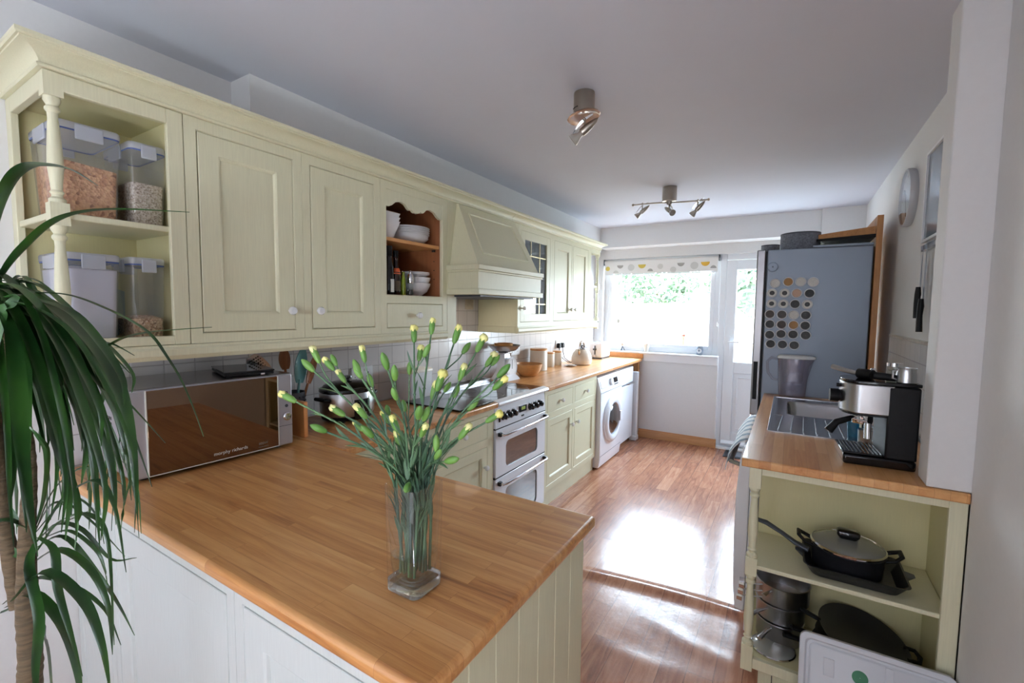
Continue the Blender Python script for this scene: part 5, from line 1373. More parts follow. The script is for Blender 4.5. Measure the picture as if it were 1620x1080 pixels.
t = thing('cup_stack', 'blue plastic measuring scoop behind the muesli box on the lower open shelf', 'scoop', (-1.95, .60, 1.351)); t.name = 'measuring_scoop'
MB().lathe([(.030, 1.3512), (.034, 1.40), (.032, 1.40), (.028, 1.354), (.001, 1.354)], (-1.955, .585, 0), 24).build('scoop_bowl', 'blue', t)
MB().loft([[(-1.950, .60, 1.385), (-1.944, .63, 1.385), (-1.944, .632, 1.50), (-1.950, .612, 1.51)], [(-1.954, .60, 1.385), (-1.948, .63, 1.385), (-1.948, .632, 1.50), (-1.954, .612, 1.51)]]).build('handle', 'bluegrey', t)

# crockery unit
def plates(n, x, y, z, r, dz, lab, grp, nm='plate', first=None):
    o0 = None
    words = ['lowest', 'second', 'third', 'fourth', 'fifth', 'sixth']
    for k in range(n):
        m = MB(); m.lathe([(r * .62, 0), (r * .66, .003), (r * .97, .016), (r, .019), (r * .985, .021), (r * .94, .017), (r * .62, .006), (.001, .005)], (0, 0, 0), 44)
        if o0 is None: o0 = m.build(nm, 'china', None, angle=50); o = o0
        else: o = o0.copy(); COL.objects.link(o)
        o.location = (x + random.uniform(-.002, .002), y + random.uniform(-.002, .002), z + k * dz)
        pos = 'at the bottom' if k == 0 else ('on top' if k == n - 1 else '%s from the bottom' % words[k])
        tag(o, lab % pos, nm.replace('_', ' '), grp)
def bowls(n, x, y, z, r, h, dz, lab, grp, nm='bowl', sx=1.0, square=False):
    o0 = None
    for k in range(n):
        if square:
            m = MB(); R = lambda q, zz: m.rrect(0, 0, q, q, .012, zz, 3)
            m.loft([R(r * .55, 0), R(r * .58, .003), R(r * .98, h), R(r, h + .001), R(r * .95, h + .001), R(r * .55, .006)])
        else:
            m = MB(); m.lathe([(r * .42, 0), (r * .45, .004), (r * .78, h * .35), (r * .96, h * .8), (r, h), (r * .965, h), (r * .92, h * .78), (r * .73, h * .36), (r * .3, .008), (.001, .007)], (0, 0, 0), 40)
        if o0 is None: o0 = m.build(nm, 'china', None, angle=50); o = o0
        else: o = o0.copy(); COL.objects.link(o)
        o.location = (x, y, z + k * dz)
        pos = 'at the bottom' if k == 0 else ('on top' if k == n - 1 else 'in the middle')
        tag(o, lab % pos, 'bowl', grp)
plates(3, -1.830, 1.800, 1.8035 + .0, .118, .0, 'x %s', 'g') if False else None
def deep(n, x, y, z, r, h, dz, lab, grp): return bowls(n, x, y, z, r, h, dz, lab, grp, 'soup_plate')
bowls(3, -1.815, 1.850, 1.8035, .112, .034, .010, 'wide white dish in the stack on the upper crockery shelf, %s', 'stacked wide dishes')
plates(4, -1.815, 1.852, 1.8035 + .034, .118, .0115, 'white plate stacked above the dishes on the upper shelf, %s', 'stacked plates')
bowls(3, -1.765, 1.630, 1.8035, .062, .085, .020, 'tall square white bowl at the left of the upper crockery shelf, %s', 'tall stacked bowls', square=True)
bowls(2, -1.795, 1.880, 1.5225, .088, .070, .032, 'white bowl in the stack on the lower crockery shelf, %s', 'stacked bowls')
plates(2, -1.795, 1.880, 1.5225 + .062 + .040, .086, .008, 'small white plate resting on the bowls on the lower crockery shelf, %s', 'stacked small plates')
t = thing('sauce_bottle', 'black bottle with a black cap at the far left of the crockery unit', 'bottle', (-1.735, 1.632, 1.5225))
MB().lathe([(.024, 1.5225), (.026, 1.526), (.026, 1.66), (.018, 1.69), (.016, 1.72)], (-1.735, 1.632, 0), 24).build('bottle_body', 'blackgloss', t)
MB().lathe([(.019, 1.715), (.019, 1.765), (.001, 1.767)], (-1.735, 1.632, 0), 20).build('cap', 'black', t)
MB().box(-1.712, -1.7085, 1.622, 1.644, 1.535, 1.60).build('label', 'labelwhite', t)
t = thing('vinegar_bottle', 'dark glass bottle with an orange neck band in the crockery unit', 'bottle', (-1.755, 1.70, 1.5225))
MB().lathe([(.022, 1.5225), (.024, 1.527), (.024, 1.638), (.018, 1.660), (.012, 1.675), (.011, 1.722)], (-1.755, 1.700, 0), 24).build('bottle_body', base_mat('dark_vinegar', srgb(38, 18, 12), .08), t)
MB().lathe([(.0245, 1.630), (.0235, 1.640), (.0185, 1.660)], (-1.755, 1.700, 0), 24, cap=False).build('neck_band', 'orange', t)
MB().lathe([(.014, 1.715), (.014, 1.75), (.001, 1.752)], (-1.755, 1.700, 0), 18).build('cap', 'black', t)
MB().lathe([(.0244, 1.545), (.0244, 1.595)], (-1.755, 1.700, 0), 24, cap=False).build('label', base_mat('dark_gold_label', srgb(74, 60, 40), .5), t)
t = thing('oil_bottle', 'small green olive oil bottle beside the pepper mill', 'bottle', (-1.745, 1.744, 1.5225))
MB().lathe([(.012, 1.5225), (.013, 1.526), (.013, 1.60), (.007, 1.625), (.007, 1.645), (.001, 1.647)], (-1.745, 1.744, 0), 20).build('bottle_body', base_mat('green_oil', srgb(126, 140, 40), .1), t)
def mill(x, y, lab, top):
    t = thing('pepper_mill', lab, 'pepper mill', (x, y, 1.5225), 'pepper mills')
    MB().lathe([(.018, 1.5228), (.019, 1.528), (.016, 1.55), (.014, 1.575), (.015, 1.588)], (x, y, 0), 22).build('mill_glass', 'tintglass', t)
    MB().lathe([(.010, 1.5235), (.013, 1.53), (.012, 1.553), (.001, 1.553)], (x, y, 0), 16).build('peppercorns', 'sp_dark', t)
    MB().lathe([(.015, 1.586), (.017, 1.590), (.017, 1.618), (.013, 1.634), (.006, 1.637), (.006, 1.641), (.008, 1.645), (.006, 1.652), (.001, 1.654)], (x, y, 0), 22).build('mill_top', 'chrome', t)
mill(-1.722, 1.772, 'glass pepper mill with a chrome top at the front of the crockery unit', 1)
mill(-1.785, 1.778, 'second glass mill with a chrome top, half hidden behind the front one', 1)
# behind the glass door and on the far open shelf
for k in range(3):
    o = MB().lathe([(.028, 0), (.034, .004), (.038, .085), (.036, .085), (.032, .006), (.001, .006)], (0, 0, 0), 24).build('glass_tumbler', 'tintglass', None) if k == 0 else o.copy()
    if k: COL.objects.link(o)
    o.location = (-1.80, 2.93 + .12 * k, 1.3525)
    tag(o, 'glass tumbler behind the leaded glass door, %s' % ('nearest the hood', 'in the middle', 'nearest the window')[k], 'glass', 'glasses in the glazed cupboard')
t = thing('white_jug', 'white china dish on the far open shelf by the window', 'dish', (-1.75, 4.25, 1.7035)); t.name = 'china_dish'
MB().lathe([(.03, 1.7035), (.035, 1.708), (.052, 1.745), (.050, 1.745), (.03, 1.708), (.001, 1.708)], (-1.735, 4.25, 0), 28).build('dish_body', 'china', t)
MB().tube([(-1.735, 4.20, 1.735), (-1.735, 4.185, 1.77), (-1.735, 4.25, 1.80), (-1.735, 4.315, 1.77), (-1.735, 4.30, 1.735)], .003, 8).build('wire_handle', 'chrome', t)
for k in range(4):
    o = MB().lathe([(.018, 0), (.022, .004), (.034, .013), (.032, .013), (.001, .004)], (0, 0, 0), 24).build('small_dish', 'greypaint', None) if k == 0 else o.copy()
    if k: COL.objects.link(o)
    o.location = (-1.74, 4.23, 1.3505 + .0145 * k)
    tag(o, 'small dish in the stack on the far open shelf, %s' % ('lowest', 'second from the bottom', 'third from the bottom', 'on top')[k], 'dish', 'small stacked dishes')

# ================================================================== ON THE LEFT WORKTOPS
ZW = 0.9115
# ---- microwave, turned a little; front towards the room
u = local_thing('microwave', 'silver microwave oven with a mirrored bronze door on the peninsula worktop', 'microwave', (-1.815, .795, ZW), -.05)
mx, my, mh = .168, .252, .288
MB().box(-mx, mx - .022, -my, my, .012, mh).build('body', 'mwsilver', u, .008, 3)
MB().box(-mx + .004, mx - .006, -my + .006, my - .006, mh, mh + .0015).build('top_sheet', 'mwtop', u)
MB().box(mx - .0215, mx - .003, -my, my, .012, mh - .001).build('front_frame', 'mwsilver', u, .006, 3)
MB().box(mx - .0035, mx + .003, -my + .043, my - .060, .018, mh - .006).build('door_glass', 'mwglass', u, .0015)
m = MB(); m.box(mx - .004, mx + .0036, -my + .040, -my + .043, .016, mh - .005); m.box(mx - .004, mx + .0036, -my + .043, my - .058, .0155, .018); m.box(mx - .004, mx + .0036, my - .060, my - .0575, .016, mh - .005)
m.build('door_trim', 'labelwhite', u)
MB().box(mx - .0035, mx + .001, my - .055, my - .004, .016, mh - .006).build('control_panel', 'mwsilver', u, .002)
MB().lathe([(.015, .0), (.0155, .010), (.012, .013), (.001, .0135)], (mx + .001, my - .028, .125), 22, 'X').build('control_knob', 'chrome', u)
MB().box(mx, mx + .002, my - .055, my - .004, .088, .0895).build('panel_line', 'darkgrey', u)
m = MB()
for z in (.165, .19, .215): m.lathe([(.006, 0), (.006, .002), (.001, .002)], (mx + .001, my - .026, z), 12, 'X')
m.build('button', 'darkgrey', u)
m = MB()
for i in range(7):
    for j in range(7): m.box(-.10 + .016 * i, -.090 + .016 * i, -my - .0006, -my + .001, .07 + .018 * j, .080 + .018 * j)
for i in range(6): m.box(.04 + .012 * i, .048 + .012 * i, -my - .0006, -my + .001, .06, .062)
m.build('vent', 'seam', u)
m = MB()
for x in (-.13, .12):
    for y in (-.21, .21): MB().lathe([(.014, 0), (.014, .013)], (x, y, 0), 12).build('foot', 'black', u)
text_part('lettering', 'morphy richards', .0165, (mx + .0033, .025, .040), (PI / 2, 0, PI / 2), 'labeltext', u)
text_part('lettering', '800W', .013, (mx + .0033, .135, .040), (PI / 2, 0, PI / 2), 'greytext', u)
text_part('lettering', 'MICROWAVE', .006, (mx + .0033, .135, .028), (PI / 2, 0, PI / 2), 'greytext', u)
ztop = ZW + mh + .0015
t = local_thing('kitchen_scales', 'flat black glass kitchen scales on top of the microwave', 'scales', (-1.775, .925, ztop), -.28)
MB().box(-.118, .118, -.080, .080, .004, .016).build('scale_body', 'black', t, .003)
MB().box(-.120, .120, -.082, .082, .016, .021).build('glass_top', 'blackgloss', t, .0015)
m = MB()
for x in (-.09, .09):
    for y in (-.06, .06): MB().lathe([(.010, 0), (.010, .0045)], (x, y, 0), 12).build('foot', 'black', t)
m = MB(); m.box(.1185, .1215, .035, .048, .0045, .010); m.build('slide_switch', 'chrome', t)

# utensils in a pot behind the microwave
up = thing('utensil_pot', 'perforated dark metal utensil pot behind the microwave', 'utensil pot', (-1.89, 1.185, ZW))
ux, uy = -1.885, 1.195
MB().lathe([(.050, ZW), (.052, ZW + .004), (.055, ZW + .165), (.052, ZW + .165), (.049, ZW + .006), (.001, ZW + .006)], (ux, uy, 0), 30).build('pot_body', 'darkgrey', up)
m = MB()
for i in range(18):
    for j in range(7):
        a = 2 * PI * (i + .5 * (j % 2)) / 18; m.lathe([(.0035, .0505), (.0035, .0556), (.001, .0557)], (0, 0, 0), 6, 'X') if False else m.sphere((ux + .0545 * math.cos(a), uy + .0545 * math.sin(a), ZW + .03 + .019 * j), .0035, 6)
m.build('pot_hole', 'black', up)
def utensil(name, lab, cat, p0, p1, mat, hw, hl, thick=.003, hole=None, hmat=None, perf=False, face=(1, 0, 0)):
    t = thing(name, lab, cat, p0, 'utensils in the pot')
    p0, p1 = Vector(p0), Vector(p1); d = (p1 - p0).normalized(); L = (p1 - p0).length
    MB().tube([p0, p0 + d * (L - hl * .9)], [.006, .0055], 10).build('handle', hmat or mat, t)
    f = Vector(face); s = d.cross(f).normalized(); n = s.cross(d).normalized()
    m = MB(); rings = []
    for i in range(11):
        q = i / 10; w = hw * (math.sin(PI * min(.93, .12 + .80 * q)) ** .6); c = p1 - d * hl * (1 - q)
        cv = n * (-.010 * math.sin(PI * q))
        rings.append([c + s * w + cv * .2, c + s * w * .5 + cv, c - s * w * .5 + cv, c - s * w + cv * .2, c - s * w + cv * .2 + n * thick, c - s * w * .5 + cv + n * thick, c + s * w * .5 + cv + n * thick, c + s * w + cv * .2 + n * thick])
    m.loft(rings); m.build('head', mat, t)
    if perf:
        m = MB()
        for i in range(1, 14):
            for j in (-4, -3, -2, -1, 0, 1, 2, 3, 4):
                q = i / 14.5; w = hw * (math.sin(PI * min(.93, .12 + .80 * q)) ** .6)
                if abs(j) * .0092 + .0 < w - .004: 
                    c = p1 - d * hl * (1 - q) + s * (j * .0092 + (.004 if i % 2 else 0)) + n * (-.010 * math.sin(PI * q)) + n * (thick * 1.0 + .001)
                    m.sphere(c, .0032, 6)
        m.build('hole', 'seam', t)
utensil('skimmer', 'perforated steel skimmer in the utensil pot, leaning over the microwave', 'skimmer', (-1.90, 1.215, ZW + .01), (-1.845, 0.995, 1.255), 'steel', .046, .19, perf=True, face=(.8, -.4, .5))
utensil('wooden_spoon', 'dark wooden spoon in the utensil pot, behind the skimmer', 'spoon', (-1.895, 1.19, ZW + .01), (-1.905, 1.172, 1.268), 'spoonwood', .026, .09, .006)
utensil('slotted_spatula', 'pale teal spatula in the utensil pot', 'spatula', (-1.88, 1.20, ZW + .01), (-1.875, 1.245, 1.262), 'teal', .030, .15, .004)
utensil('wooden_spoon', 'wooden spoon in the utensil pot, leaning towards the slow cooker', 'spoon', (-1.87, 1.20, ZW + .01), (-1.840, 1.285, 1.235), 'spoonwood', .018, .13, .006)
# upright wooden board
t = tag(MB().box(-1.86, -1.700, 1.128, 1.146, ZW, ZW + .150).build('chopping_board', 'board', None, .002), 'upright bamboo board at the right of the microwave', 'board')

# slow cooker
u = thing('slow_cooker', 'round brushed steel slow cooker with a black lid, left of the white bread bin', 'slow cooker', (-1.83, 1.45, ZW))
cx, cy = -1.835, 1.452
MB().lathe([(.100, ZW + .010), (.108, ZW + .014), (.112, ZW + .03)], (cx, cy, 0), 44, sy=1.15).build('base', 'black', u)
m = MB()
for a in (.6, 2.2, 3.8, 5.4): MB().lathe([(.012, ZW), (.012, ZW + .012)], (cx + .08 * math.cos(a), cy + .09 * math.sin(a), 0), 12).build('foot', 'black', u)
MB().lathe([(.111, ZW + .028), (.117, ZW + .04), (.120, ZW + .135), (.117, ZW + .142)], (cx, cy, 0), 48, sy=1.12).build('body', 'steel', u)
MB().lathe([(.118, ZW + .140), (.121, ZW + .146), (.119, ZW + .156), (.110, ZW + .160)], (cx, cy, 0), 48, sy=1.12).build('rim', 'blackgloss', u)
l = MB().lathe([(.112, ZW + .157), (.10, ZW + .172), (.06, ZW + .186), (.001, ZW + .190)], (cx, cy, 0), 44, sy=1.12, cap=False).build('lid', 'blackgloss', u)
MB().lathe([(.012, ZW + .188), (.012, ZW + .198), (.024, ZW + .204), (.022, ZW + .212), (.001, ZW + .214)], (cx, cy, 0), 20).build('lid_knob', 'blackgloss', l)
for s in (-1, 1):
    MB().tube([(cx - .04, cy + s * .128, ZW + .11), (cx - .035, cy + s * .150, ZW + .115), (cx + .035, cy + s * .150, ZW + .115), (cx + .04, cy + s * .128, ZW + .11)], .009, 10).build('side_handle', 'black', u)
m = MB(); rings = []
for i in range(9):
    a = -.38 + .60 * i / 8
    rings.append([(cx + r * math.cos(a), cy + r * 1.12 * math.sin(a), z) for r, z in ((.113, ZW + .018), (.126, ZW + .022), (.127, ZW + .105), (.117, ZW + .112))])
m.loft(rings); cpn = m.build('control_panel', 'blackgloss', u, .002)
text_part('lettering', 'COOK', .013, (cx + .1275, cy - .010, ZW + .045), (PI / 2, 0, PI / 2 - .08), 'greytext', cpn)

# white bread bin with a lid
u = thing('bread_bin', 'plain white bread bin against the tiles left of the cooker', 'bread bin', (-1.93, 2.02, ZW))
bx, by = -1.945, 2.02
m = MB(); R = lambda hx, hy, z: m.rrect(bx, by, hx, hy, .018, z, 4)
m.loft([R(.068, .092, ZW), R(.070, .094, ZW + .004), R(.074, .100, ZW + .165)]); m.build('bin_body', 'whiteplastic', u, angle=50)
m = MB(); m.loft([R(.077, .103, ZW + .160), R(.078, .104, ZW + .172), R(.072, .098, ZW + .180)]); m.build('lid', 'greypaint', u, angle=50)
# black glass board
t = thing('worktop_saver', 'flat black glass board on the worktop just left of the cooker', 'board', (-1.64, 2.01, ZW))
MB().box(-1.86, -1.452, 1.855, 2.170, ZW + .004, ZW + .012).build('glass_board', 'blackgloss', t, .002)
m = MB()
for x in (-1.84, -1.48):
    for y in (1.88, 2.15): MB().lathe([(.008, ZW), (.008, ZW + .0045)], (x, y, 0), 10).build('foot', 'black', t)
# sockets on the tiles
def socket(y, z, lab, plugs=(), w=.146):
    t = thing('wall_socket', lab, 'socket', (XL + .007, y, z - .043), 'wall sockets')
    MB().box(XL + .0072, XL + .016, y - w / 2, y + w / 2, z - .043, z + .043).build('socket_plate', 'whiteplastic', t, .003)
    m = MB()
    for s in (-1, 1): m.box(XL + .0155, XL + .020, y + s * .018 - .005, y + s * .018 + .005, z + .016, z + .030)
    m.build('switch', 'whiteplastic', t, .001)
    m = MB()
    for s in (-1, 1):
        if s in plugs: continue
        m.box(XL + .0155, XL + .0165, y + s * .040 - .003, y + s * .040 + .003, z + .004, z + .012)
        for q in (-1, 1): m.box(XL + .0155, XL + .0165, y + s * .040 + q * .011 - .003, y + s * .040 + q * .011 + .003, z - .014, z - .010)
    m.build('socket_hole', 'seam', t)
    return t
socket(1.70, 1.085, 'white double wall socket behind the slow cooker')
socket(3.35, 1.105, 'white double wall socket behind the kitchen scales')
socket(4.22, 1.105, 'white double wall socket with two black plugs, near the kettle', (-1, 1))
for k, y in enumerate((4.18, 4.26)):
    t = thing('power_plug', 'black plug and lead in the socket by the kettle, %s' % ('nearer the canisters', 'nearer the window')[k], 'plug', (XL + .02, y, 1.07), 'black plugs')
    MB().prism([(y - .022, 1.068), (y + .022, 1.068), (y + .024, 1.095), (y + .012, 1.118), (y - .012, 1.118), (y - .024, 1.095)], 'X', XL + .0165, XL + .050).build('plug_body', 'black', t, .004)
    MB().tube([(XL + .035, y, 1.07), (XL + .04, y, 1.03), (XL + .05, y + .05 - .03 * k, .96), (XL + .09, y + .10 - .04 * k, ZW + .006), (XL + .16, y + .12 - .02 * k, ZW + .004)], .0035, 8).build('lead', 'black', t)

# mechanical scales
u = thing('balance_scales', 'white mechanical kitchen scales with a round dial and a steel pan', 'scales', (-1.87, 2.97, ZW))
MB().loft([[(-1.95, 2.87, ZW), (-1.79, 2.87, ZW), (-1.79, 3.05, ZW), (-1.95, 3.05, ZW)], [(-1.95, 2.875, ZW + .014), (-1.80, 2.875, ZW + .014), (-1.80, 3.045, ZW + .014), (-1.95, 3.045, ZW + .014)], [(-1.925, 2.905, ZW + .07), (-1.845, 2.905, ZW + .07), (-1.845, 3.015, ZW + .07), (-1.925, 3.015, ZW + .07)], [(-1.91, 2.92, ZW + .205), (-1.86, 2.92, ZW + .205), (-1.86, 3.00, ZW + .205), (-1.91, 3.00, ZW + .205)]]).build('stand', 'white', u, .004)
MB().lathe([(.078, 0), (.080, .012), (.076, .018), (.072, .015)], (-1.838, 2.975, ZW + .095), 40, 'X').build('dial_case', 'white', u)
MB().lathe([(.072, .0152), (.001, .0152)], (-1.838, 2.975, ZW + .095), 40, 'X').build('dial', 'china', u)
m = MB()
for i in range(40):
    a = 2 * PI * i / 40; q = .060 if i % 5 else .052
    m.tube([(-1.8224, 2.975 + q * math.sin(a), ZW + .095 + q * math.cos(a)), (-1.8224, 2.975 + .068 * math.sin(a), ZW + .095 + .068 * math.cos(a))], .0006, 4)
m.tube([(-1.821, 2.975, ZW + .085), (-1.821, 2.975, ZW + .155)], .0012, 6)
m.build('dial_mark', 'darkgrey', u)
MB().box(-1.935, -1.835, 2.90, 3.02, ZW + .205, ZW + .215).build('pan_support', 'chrome', u, .003)
MB().lathe([(.04, ZW + .215), (.09, ZW + .228), (.118, ZW + .262), (.122, ZW + .266), (.118, ZW + .268), (.088, ZW + .232), (.001, ZW + .219)], (-1.885, 2.96, 0), 44, sy=1.1).build('weighing_pan', 'steel', u)
MB().lathe([(.060, ZW + .235), (.068, ZW + .285), (.064, ZW + .285), (.056, ZW + .24), (.001, ZW + .24)], (-1.915, 3.0, 0), 30).build('wooden_dish', 'bowlwood', u) if False else None
t = thing('wooden_dish', 'shallow wooden dish resting in the pan of the white scales', 'dish', (-1.90, 2.97, ZW + .222))
MB().lathe([(.05, ZW + .2225), (.066, ZW + .235), (.074, ZW + .280), (.070, ZW + .280), (.060, ZW + .238), (.001, ZW + .232)], (-1.905, 2.98, 0), 34).build('dish_body', 'bowlwood', t)

# wooden bowl
t = thing('wooden_bowl', 'round bamboo bowl on the worktop beside the white scales', 'bowl', (-1.83, 3.30, ZW))
MB().lathe([(.060, ZW), (.068, ZW + .003), (.100, ZW + .045), (.118, ZW + .100), (.113, ZW + .101), (.094, ZW + .048), (.06, ZW + .010), (.001, ZW + .008)], (-1.825, 3.235, 0), 48).build('bowl_body', 'bowlwood', t)
def canister(x, y, r, h, lab):
    t = thing('canister', lab, 'canister', (x, y, ZW), 'stone coloured canisters')
    MB().lathe([(r * .95, ZW), (r, ZW + .004), (r * 1.0, ZW + h - .012), (r * .97, ZW + h - .008)], (x, y, 0), 36).build('canister_body', 'greypaint', t)
    MB().lathe([(r * .98, ZW + h - .010), (r * 1.0, ZW + h - .006), (r * 1.0, ZW + h + .004), (r * .97, ZW + h + .006), (.001, ZW + h + .006)], (x, y, 0), 36).build('lid', 'bowlwood', t)
canister(-1.925, 3.60, .078, .190, 'large stone coloured canister with a wooden lid beside the bamboo bowl')
canister(-1.955, 3.885, .045, .135, 'small stone coloured canister, nearer the large one')
canister(-1.955, 4.045, .045, .135, 'small stone coloured canister, nearer the kettle')
t = thing('saucer', 'small pale saucer on the worktop in front of the kettle', 'saucer', (-1.80, 4.02, ZW))
MB().lathe([(.035, ZW), (.06, ZW + .008), (.062, ZW + .011), (.058, ZW + .011), (.001, ZW + .004)], (-1.80, 4.03, 0), 30).build('saucer_body', 'china', t)
MB().lathe([(.02, ZW + .0045), (.04, ZW + .016), (.038, ZW + .018), (.001, ZW + .010)], (-1.80, 4.03, 0), 24).build('tea_bag_rest', 'greypaint', t)
# kettle
u = thing('kettle', 'rounded cream enamel kettle with a chrome handle near the window', 'kettle', (-1.77, 4.24, ZW))
kx, ky = -1.775, 4.235
MB().lathe([(.082, ZW + .001), (.094, ZW + .006), (.104, ZW + .035), (.102, ZW + .075), (.086, ZW + .120), (.060, ZW + .150), (.052, ZW + .156)], (kx, ky, 0), 44).build('kettle_body', 'kettle', u)
MB().lathe([(.054, ZW + .154), (.050, ZW + .165), (.03, ZW + .172), (.001, ZW + .174)], (kx, ky, 0), 32).build('lid', 'chrome', u)
MB().lathe([(.006, ZW + .172), (.006, ZW + .182), (.014, ZW + .188), (.010, ZW + .196), (.001, ZW + .198)], (kx, ky, 0), 20).build('lid_knob', 'black', u)
MB().tube([(kx + .01, ky - .075, ZW + .105), (kx + .015, ky - .10, ZW + .130), (kx + .02, ky - .118, ZW + .150)], [.017, .013, .011], 14).build('spout', 'chrome', u)
m = MB(); pts = []
for i in range(13):
    a = -.1 + (PI + .2) * i / 12; pts.append((kx, ky + .052 * math.cos(a), ZW + .162 + .072 * math.sin(a)))
m.tube(pts, [.006] + [.009] * 11 + [.006], 12, flat=1.6); m.build('handle', 'chrome', u)
# toaster
u = thing('toaster', 'white toaster standing at the window end of the worktop', 'toaster', (-1.85, 4.93, ZW))
MB().box(-1.935, -1.775, 4.81, 5.09, ZW + .012, ZW + .185).build('body', 'white', u, .022, 4)
MB().box(-1.895, -1.870, 4.845, 5.055, ZW + .1845, ZW + .1862).box(-1.845, -1.820, 4.845, 5.055, ZW + .1845, ZW + .1862).build('slot', 'seam', u)
MB().box(-1.93, -1.78, 4.82, 5.08, ZW, ZW + .012).build('base', 'darkgrey', u)
MB().box(-1.860, -1.85, 4.799, 4.811, ZW + .05, ZW + .15).build('lever_slot', 'darkgrey', u)
MB().box(-1.875, -1.835, 4.787, 4.800, ZW + .10, ZW + .118).build('lever', 'darkgrey', u, .003)
MB().lathe([(.012, -.012), (.012, 0)], (-1.855, 4.81, ZW + .035), 16, 'Y').build('browning_dial', 'chrome', u)

# on the window board
zs = .9865
t = thing('egg_timer', 'small grey egg shaped ornament with a white face, right on the window board', 'ornament', (-.82, 5.23, zs))
MB().lathe([(.020, zs), (.030, zs + .006), (.036, zs + .05), (.030, zs + .095), (.001, zs + .118)], (-.825, 5.235, 0), 24).build('egg_body', 'fridge', t)
MB().lathe([(.026, -.034), (.026, -.030)], (-.825, 5.235, zs + .045), 20, 'Y').build('face', 'china', t)
t = thing('plant_pot', 'small white tapering pot with a bare stem on the window board', 'plant pot', (-1.38, 5.25, zs))
MB().lathe([(.022, zs), (.034, zs + .085), (.031, zs + .085), (.020, zs + .004), (.001, zs + .004)], (-1.40, 5.24, 0), 22).build('pot', 'greypaint', t)
MB().tube([(-1.40, 5.24, zs + .05), (-1.395, 5.24, zs + .13), (-1.38, 5.245, zs + .20)], [.004, .010, .003], 8, flat=.5).build('stem', 'terracotta', t)
t = thing('orchid_stand', 'tiny ornament on three legs at the left of the window board', 'ornament', (-1.68, 5.24, zs)); t.name = 'tripod_ornament'
m = MB()
for a in (0.3, 2.4, 4.5): m.tube([(-1.68 + .030 * math.cos(a), 5.24 + .020 * math.sin(a), zs), (-1.68, 5.24, zs + .05)], .004, 6)
m.build('leg', 'darkgrey', t); MB().sphere((-1.68, 5.24, zs + .075), .022, 14).build('ornament_ball', 'kettle', t)
